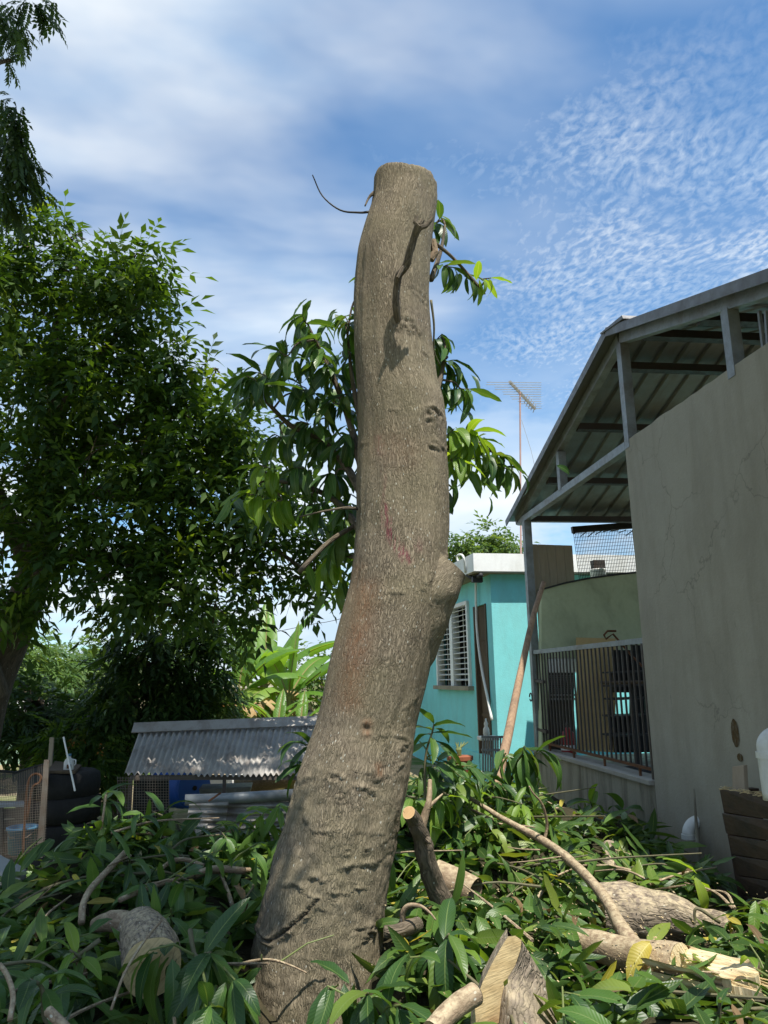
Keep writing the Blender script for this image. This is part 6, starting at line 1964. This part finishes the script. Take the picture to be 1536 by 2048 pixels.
limb(BT_, [PY(0, 1390, 8.0), PY(-60, 1200, 7.6), PY(-160, 1000, 7.2)], .09, .03)
CL = [
    (60, 500, 7.7, .38, .8), (150, 560, 7.6, .40, 1), (240, 570, 7.5, .30, .6), (280, 545, 7.5, .22, .4), (30, 620, 7.6, .5, 1.2), (130, 680, 7.5, .5, 1.2), (230, 680, 7.5, .42, 1), (280, 620, 7.4, .25, .5),
    (60, 790, 7.5, .55, 1.3), (170, 790, 7.4, .52, 1.3), (270, 770, 7.4, .45, 1.1), (340, 760, 7.4, .28, .6), (60, 930, 7.5, .55, 1.2), (180, 920, 7.4, .52, 1.2), (290, 890, 7.4, .48, 1.2), (380, 850, 7.4, .40, 1),
    (440, 860, 7.4, .25, .5), (420, 940, 7.4, .38, .8), (480, 940, 7.4, .25, .4), (330, 990, 7.4, .40, .9), (230, 1020, 7.3, .45, 1), (100, 1050, 7.4, .5, 1), (20, 1110, 7.4, .42, .8), (420, 1040, 7.4, .30, .55),
    (500, 1060, 7.4, .32, .6), (560, 1110, 7.4, .30, .6), (630, 1130, 7.5, .26, .5), (655, 1180, 7.5, .16, .25), (330, 1110, 7.3, .38, .7), (420, 1140, 7.3, .36, .7), (250, 1150, 7.2, .40, .8), (150, 1120, 7.2, .32, .6),
    (330, 1220, 7.3, .34, .6), (430, 1220, 7.4, .32, .55), (520, 1190, 7.4, .28, .5), (580, 1230, 7.5, .18, .25), (30, 1185, 7.2, .28, .3), (210, 1160, 7.2, .24, .25), (-60, 560, 7.7, .6, 1.2), (-80, 760, 7.6, .7, 1.5), (-80, 980, 7.5, .7, 1.4), (-80, 1200, 7.2, .6, 1.2),
    (30, 800, 8.6, .8, 1.4), (180, 820, 8.6, .8, 1.4), (290, 900, 8.5, .6, 1), (150, 1000, 8.6, .7, 1.1), (60, 680, 8.6, .7, 1.2),
]
CL += [(520, 985, 7.4, .26, .6), (580, 1030, 7.45, .28, .7), (630, 1085, 7.5, .26, .6), (470, 890, 7.4, .22, .5), (660, 1120, 7.5, .22, .5), (600, 1165, 7.5, .24, .5), (510, 1130, 7.4, .30, .6), (460, 1090, 7.4, .3, .7), (560, 960, 7.5, .2, .4), (360, 1160, 7.3, .34, .7), (290, 1190, 7.3, .3, .6), (400, 900, 8.2, .5, 1), (420, 1060, 8.2, .45, .9)]
CL = [(a_, b_, c_, d_, e_*(.55 if c_ > 8.4 else 1)) for a_, b_, c_, d_, e_ in CL]
CL += [(275, 515, 7.5, .13, .14), (318, 575, 7.5, .12, .14), (352, 690, 7.4, .14, .16), (395, 765, 7.4, .14, .16), (430, 745, 7.4, .10, .10), (150, 478, 7.6, .12, .14), (215, 505, 7.5, .12, .12), (455, 815, 7.4, .14, .14), (95, 470, 7.7, .13, .14), (300, 640, 7.4, .14, .16), (690, 1145, 7.5, .12, .1), (640, 1230, 7.5, .12, .1), (570, 1270, 7.5, .11, .1)]
CL = [(a_, b_, c_, d_*.92, e_*(.5 if a_ >= 300 and b_ >= 1100 else .62 if a_ >= 490 and b_ > 950 else 1)) for a_, b_, c_, d_, e_ in CL]
P, D = clumps_to(CL, 92, shoots=True)
P, D = individual(BT_, TREE_T, 'tree_leaf', P, D, 0.29, 290)
batch('crown', TREE_T, P, frames(D, np.tile([[0, 0, 1.0]], (len(P), 1)), .35), NR.uniform(.19, .36, len(P)), 'tree_leaf', BT_)
# thin twigs inside the crown
b = MB()
for k in range(130):
    c = CL[R.randrange(len(CL)-5)]
    a = PY(c[0], c[1], c[2])
    v = Vector((R.gauss(0, 1), R.gauss(0, 1), R.gauss(.1, .8))).normalized()*c[3]
    b.tube([a-v*.5, a+Vector((0, 0, .05)), a+v*R.uniform(.8, 1.1)], [.010, .007, .003], 5)
b.build('twigs', 'dark_bark', BT_)['kind'] = 'stuff'


def simple_tree(name, label, cat, foot, crown, per, tp, m, scl, trunk_pts=None, tr=(.1, .04), group=None, jd=.5, bark='dark_bark', nind=0):
    t = thing(name, label, cat, foot, group)
    if trunk_pts:
        limb(t, trunk_pts, tr[0], tr[1], bark, 'trunk', 10)
        top_ = Vector(trunk_pts[-1])
        for c in crown[::2]:
            e = PY(c[0], c[1], c[2])
            limb(t, [top_, (top_+e)/2+Vector((0, 0, .05)), e], tr[1]*.8, .008, bark, 'limb', 6)
    P, D = clumps_to(crown, per, jd)
    if nind:
        P, D = individual(t, tp, m, P, D, (scl[0]+scl[1])/2, nind)
    batch('crown', tp, P, frames(D, np.tile([[0, 0, 1.0]], (len(P), 1)), .4), NR.uniform(*scl, len(P)), m, t, None)
    return t


fz = lambda px, Y: Vector((PY(px, 1500, Y).x, Y, 0))
simple_tree('dark_tree', 'dark leafy tree with black trunk standing left behind the shed', 'tree', fz(255, 9.6),
    [(265, 1330, 9.6, .38, .8), (330, 1290, 9.6, .5, 1), (400, 1330, 9.7, .5, 1), (425, 1260, 9.8, .28, .5), (300, 1390, 9.5, .45, 1), (225, 1400, 9.4, .32, .6), (370, 1400, 9.6, .4, .8), (420, 1400, 9.7, .28, .6), (360, 1240, 9.7, .4, .7), (270, 1260, 9.6, .3, .5), (270, 1450, 9.5, .3, .4), (330, 1440, 9.9, .4, .6)],
    150, HAND_T, 'dark_leaf', (.20, .30), [fz(237, 9.5), PY(246, 1500, 9.5), PY(262, 1420, 9.5), PY(262, 1340, 9.6)], (.13, .07), nind=120)
simple_tree('shaded_tree', 'low dark bushy tree crowding the left edge above the yard', 'tree', fz(60, 10.5),
    [(-20, 1345, 10.2, .42, .9), (110, 1415, 10.2, .34, .8), (50, 1425, 10, .40, .9), (165, 1425, 10.3, .32, .7), (-30, 1400, 10, .6, 1), (195, 1395, 10.6, .2, .3), (100, 1440, 10, .36, .6), (165, 1450, 10, .35, .6), (20, 1460, 9.6, .3, .4)],
    140, HAND_T, 'dark_leaf', (.20, .30), [fz(60, 10.5), PY(60, 1480, 10.4), PY(70, 1390, 10.3)], (.12, .06), nind=80)
simple_tree('leafy_bush', 'green bush with small orange flowers behind the tyre stack', 'bush', fz(160, 9.2),
    [(150, 1490, 9.2, .34, 1), (200, 1510, 9.0, .32, .9), (115, 1500, 9.4, .28, .7), (215, 1480, 9.3, .25, .6), (175, 1545, 8.8, .28, .7)], 130, HAND_T, 'tree_leaf', (.15, .24), [fz(165, 9.2), PY(165, 1520, 9.2)], (.05, .03), nind=50)
o = bpy.data.objects['leafy_bush']
P, D = clumps_to([(152, 1478, 9.0, .14, 1), (200, 1500, 8.8, .06, .3)], 34)
batch('flowers', SIMPLE_T, P, frames(D, np.tile([[0, 0, 1.0]], (len(P), 1)), .4), NR.uniform(.03, .05, len(P)), 'orange_frond', o)
simple_tree('far_tree', 'small distant tree low in the gap under the left tree crown', 'tree', fz(150, 24), [(150, 1325, 24, .8, 1), (180, 1350, 24, .9, 1), (110, 1355, 24, .9, 1)], 170, HAND_T, 'far_leaf', (.4, .6), [fz(150, 24), PY(150, 1380, 24)], (.15, .08))
simple_tree('far_tree', 'distant round tree at the left edge under the big crown', 'tree', fz(50, 22), [(45, 1310, 22, .8, 1), (20, 1350, 22, 1, 1), (75, 1350, 22, .8, 1)], 170, HAND_T, 'far_leaf', (.4, .6), [fz(50, 22), PY(50, 1370, 22)], (.15, .08))
simple_tree('bushy_tree', 'fine leaved bright green bushy tree between banana leaves and the trunk', 'tree', fz(650, 16),
    [(640, 1340, 16, .75, 1.2), (600, 1360, 16, .6, 1), (690, 1350, 16, .8, 1), (640, 1410, 16, .8, 1), (700, 1420, 16, .8, 1), (580, 1430, 16, .6, .8)], 420, SIMPLE_T, 'far_leaf', (.10, .18), [fz(650, 16), PY(650, 1420, 16)], (.12, .06))
# trees beyond the turquoise house
for lab, cr, px in (
    ('distant tree with feathery leaf tufts just right of the trunk beyond the roof', [(925, 1085, 26, .42, 1), (938, 1100, 26, .4, 1), (915, 1105, 26, .35, .8)], 928),
    ('distant tallest tree with feathery tufts in the middle beyond the turquoise house roof', [(980, 1075, 27, .5, 1.1), (965, 1095, 27, .5, 1), (998, 1092, 27, .45, 1), (985, 1105, 27, .5, 1)], 980),
    ('distant small palm-like tree nearest the steel post beyond the roof', [(1020, 1092, 26, .34, .8), (1025, 1105, 26, .3, .6)], 1020),
):
    simple_tree('far_tree', lab, 'tree', fz(px, 26.5), cr, 60, TREE_T, 'far_leaf', (.40, .6), [fz(px, 26.5), PY(px, 1112, 26.5)], (.13, .06))

# banana plants
def banana_leaf(parent, base, d, L, wd, droop, m='banana', folded=0.22, torn=True):
    d = Vector(d).normalized()
    h = Vector((d.x, d.y, 0))
    h = h.normalized() if h.length > 1e-3 else Vector((1, 0, 0))
    el = math.asin(max(-1, min(1, d.z)))
    sd = Vector((-h.y, h.x, 0))
    n_ = 16
    p_ = Vector(base)
    b = MB()
    rib = []
    fr_ = []
    for i in range(n_+1):
        t = i/n_
        a = el-droop*t**1.6
        dd = h*math.cos(a)+Vector((0, 0, math.sin(a)))
        if i:
            p_ = p_+dd*(L/n_)
        rib.append(p_.copy())
        up_ = sd.cross(dd)
        if up_.z < 0:
            up_ = -up_
        w = wd*(math.sin(math.pi*min(1, max(0, (t-.12)/.88))**.75))**.6 if t > .12 else 0
        fr_.append((p_.copy(), up_, w))
    vs, fs, uvs = [], [], []
    for sg in (-1, 1):
        i = 2
        while i < n_:
            run = R.choice((2, 3, 4)) if torn else n_
            e = min(n_, i+run)
            o = len(vs)
            slump = R.uniform(0, .35) if torn else 0
            for k in range(i, e+1):
                c, up_, w = fr_[k]
                s = sd*sg
                vs += [c, c+s*w*.55+up_*w*folded, c+s*w*(.95-.12*slump)+up_*w*(folded*1.1-slump)-Vector((0, 0, w*.2))]
                t = k/n_
                uvs_ = [(.5, t), (.5+sg*.25, t), (.5+sg*.5, t)]
                fr_uv.extend(uvs_)
            for k in range(e-i):
                a0 = o+k*3
                for c in (0, 1):
                    fs.append((a0+c, a0+c+1, a0+c+4, a0+c+3))
            i = e
    UV_ = fr_uv[-len(vs):]
    b.add(vs, fs, [tuple(UV_[j] for j in f) for f in fs])
    me_o = b.build('leaf', m, parent, True)
    at = me_o.data.attributes.new('rnd', 'FLOAT', 'POINT')
    at.data.foreach_set('value', np.full(len(me_o.data.vertices), R.random(), np.float32))
    Q = rib
    MB().tube(Q, [max(.006, .020*(1-i/len(Q))) for i in range(len(Q))], 5).build('rib', 'banana_stem' if m == 'banana' else m, me_o)
fr_uv = []
def banana(px, Y, topy, label, leaves, dead=()):
    f = fz(px, Y)
    top_ = PY(px, topy, Y)
    t = thing('banana_plant', label, 'banana plant', f, 'banana plants behind the shed')
    MB().tube([f, f.lerp(top_, .5), top_], [.11, .09, .05], 12).build('stem', 'banana_stem', t, True)
    for d, L, wd, dr in leaves:
        banana_leaf(t, top_-Vector((0, 0, .05)), d, L, wd, dr)
    for d, L, m in dead:
        banana_leaf(t, top_-Vector((0, 0, R.uniform(.1, .3))), d, L, .10, 1.6, m, .5)
    return t
banana(577, 11.5, 1392, 'banana plant with broad fresh leaves nearest the trunk', [((.8, -.2, .75), 1.5, .20, .5), ((-.9, -.1, .9), 1.5, .17, .3), ((.1, .1, 1), 1.15, .10, .1), ((.9, -.3, .35), 1.0, .19, 1.5), ((-.5, -.6, .4), 1.2, .24, 1.7), ((.4, .5, .8), 1.3, .2, .9), ((-.3, .6, .9), 1.4, .2, .8), ((.9, .1, .1), .8, .16, 1.2)], [((-.3, -.5, .2), .9, 'dry_banana')])
banana(530, 12.5, 1370, 'banana plant with high arching leaves behind the others', [((.5, .1, 1), 1.9, .24, .5), ((-.4, .1, 1), 1.7, .22, .6), ((.75, -.2, .8), 1.7, .22, .9), ((-.9, -.2, .5), 1.5, .22, 1.1), ((.2, -.6, .8), 1.5, .24, 1.3), ((0, .3, 1), 1.6, .2, .3), ((-.7, -.4, .8), 1.6, .2, 1.0)], [((.3, -.5, .1), 1.1, 'dry_banana'), ((-.2, -.5, .1), 1.0, 'dry_banana'), ((.6, -.3, .1), 1.1, 'dry_banana'), ((0, -.7, .1), 1.1, 'dry_banana')])
banana(476, 11.2, 1385, 'banana plant with hanging dead brown leaves beside the dark tree', [((-.6, -.1, .8), 1.1, .17, 1.0), ((.5, -.2, .8), 1.2, .18, 1.0), ((.1, .2, 1), 1.2, .18, .5), ((.8, .2, .6), 1.2, .18, 1.2)], [((.4, -.3, .1), 1.0, 'dry_banana'), ((-.1, -.5, .1), 1.0, 'dry_banana'), ((-.7, -.2, .1), .9, 'orange_frond'), ((-.6, -.4, .0), .9, 'orange_frond'), ((.2, -.6, .1), 1.0, 'dry_banana')])
for px, Y, lab in ((555, 10.6, 'low young banana shoot with one yellowing leaf over the shed ridge'), (535, 10.9, 'low young green banana shoot just left of the yellowing one'), (600, 11.0, 'low young green banana shoot beside the black water tank')):
    banana(px, Y, 1452, lab, [((.7, -.2, .9), .65, .10, .6), ((-.6, -.3, .9), .6, .10, .6), ((.1, .4, 1), .6, .09, .3)])
# papaya like undergrowth at the shed's back
simple_tree('leafy_bush', 'bright bush between the dark tree and the dead banana leaves', 'bush', fz(420, 10.6), [(400, 1430, 10.6, .35, 1), (440, 1410, 10.8, .35, 1), (360, 1425, 10.5, .3, .7), (460, 1440, 10.9, .25, .5), (390, 1380, 10.8, .3, .6)], 60, HAND_T, 'tree_leaf', (.22, .34), [fz(420, 10.6), PY(420, 1450, 10.6)], (.05, .03), nind=60)

# ------------------------------------------------------------------ feathery tree overhead on the left: fronds hang into the picture, crown shades the heap
FT = thing('feathery_tree', 'feathery leaved tree whose dark fronds hang in at the top left', 'tree', (-5.2, 1.6, 0))
limb(FT, [(-5.2, 1.6, 0), (-5.0, 1.7, 1.8), (-4.6, 1.9, 3.4), (-4.2, 2.2, 4.6)], .26, .15, name='trunk', n=14)
limb(FT, [(-4.6, 1.9, 3.4), (-3.8, 2.4, 4.6), (-2.8, 2.8, 5.4), (-1.4, 2.6, 5.9)], .12, .03)
limb(FT, [(-4.2, 2.2, 4.6), (-3.8, 3.4, 5.2), (-3.3, 4.6, 5.2), tuple(PY(20, 120, 5.6))], .10, .015)
limb(FT, [(-4.2, 2.2, 4.6), (-4.1, 4.0, 4.8), (-3.7, 5.0, 4.6), tuple(PY(10, 300, 5.8))], .09, .012)
limb(FT, [(-4.2, 2.2, 4.6), (-3.2, 1.4, 5.8), (-1.8, .8, 6.3), (0, .8, 6.5)], .10, .02)
limb(FT, [(-4.2, 2.2, 4.6), (-3.4, 2.8, 7.2), (-1.6, 3.8, 9.2), (.6, 4.4, 9.7)], .11, .02)
FCL = []
P, D = [], []
def fcl(c, r, n_):
    c = Vector(c)
    for k in range(n_):
        v = Vector((R.gauss(0, 1), R.gauss(0, 1), R.gauss(0, .8)))
        v = v.normalized()*r*R.random()**.5
        P.append(tuple(c+v))
        D.append((R.gauss(.25, .5)+v.x, R.gauss(0, .5)+v.y, -.7+R.gauss(0, .3)))
for px, py, Y, r, n_ in ((-10, 20, 5.6, .22, 34), (15, 50, 5.5, .12, 18), (-20, 90, 5.6, .18, 24), (60, 8, 5.5, .09, 8), (75, 10, 5.5, .10, 9), (115, -14, 5.5, .09, 9), (60, -20, 5.5, .2, 20), (10, 215, 5.8, .12, 14), (35, 240, 5.8, .12, 14), (20, 275, 5.8, .16, 24), (40, 300, 5.8, .13, 16), (10, 330, 5.8, .18, 30), (45, 345, 5.8, .12, 12), (-20, 260, 5.8, .25, 30), (10, 390, 5.8, .18, 30), (-30, 380, 5.8, .25, 30)):
    fcl(PY(px, py, Y), r, n_)
n_in = len(P)
for c, r, n_ in (((-1.0, 2.6, 6.3), .75, 230), ((.0, 2.2, 6.3), .60, 170), ((-1.9, 2.6, 6.2), .8, 220), ((-.9, 1.4, 6.4), .8, 220), ((.1, 1.0, 6.5), .6, 130), ((-2.8, 2.9, 6.0), .8, 150), ((-2.0, 1.2, 6.3), .8, 190), ((.0, .3, 6.5), .6, 110), ((-1.0, .4, 6.5), .7, 130), ((-3.2, 1.6, 6.0), .8, 130), ((-4.4, 2.2, 5.8), .9, 130), ((-4.4, 4.2, 5.6), .8, 110), ((1.0, 4.4, 9.6), .9, 45), ((.0, 4.4, 9.6), 1.0, 75), ((-1.0, 4.5, 9.6), 1.0, 190), ((-2.0, 4.6, 9.6), 1.0, 200), ((-3.0, 4.6, 9.5), 1.0, 190), ((.3, 1.9, 6.4), .45, 170), ((.35, 1.0, 6.5), .5, 150), ((.15, 2.6, 6.45), .4, 110), ((1.1, 3.5, 9.7), .7, 105), ((.1, 3.7, 9.6), .8, 115), ((-.9, 3.8, 9.6), .8, 150), ((-2.0, 3.7, 9.5), .8, 120), ((.45, 2.1, 9.5), .55, 60), ((-.6, 3.4, 9.3), .7, 90)):  # out-of-view clumps added to cast shade on heap, shed and left tree
    fcl(c, r, n_)
P, D = np.array(P), np.array(D)
Pi, Di = P[:n_in], D[:n_in]
individual(FT, FEATH_T, 'feather_leaf', Pi, Di, .21, 290)
batch('crown', FEATH_T, P[n_in:], frames(D[n_in:], np.tile([[0, 0, 1.0]], (len(P)-n_in, 1)), .4), NR.uniform(.28, .42, len(P)-n_in), 'feather_leaf', FT)

# thin power line far behind the trees
for (a, c, lab) in (((560, 1262, 30), (760, 1218, 30), 'thin dark overhead wire crossing the sky left of the trunk'),):
    A_, C_ = PY(*a), PY(*c)
    d_ = C_-A_
    tag(MB().tube(smooth_path([A_-d_*3, A_, (A_+C_)/2-Vector((0, 0, .05)), C_, C_+d_*2], 5), .012, 5).build('overhead_wire', 'thin_dark'), lab, 'wire')
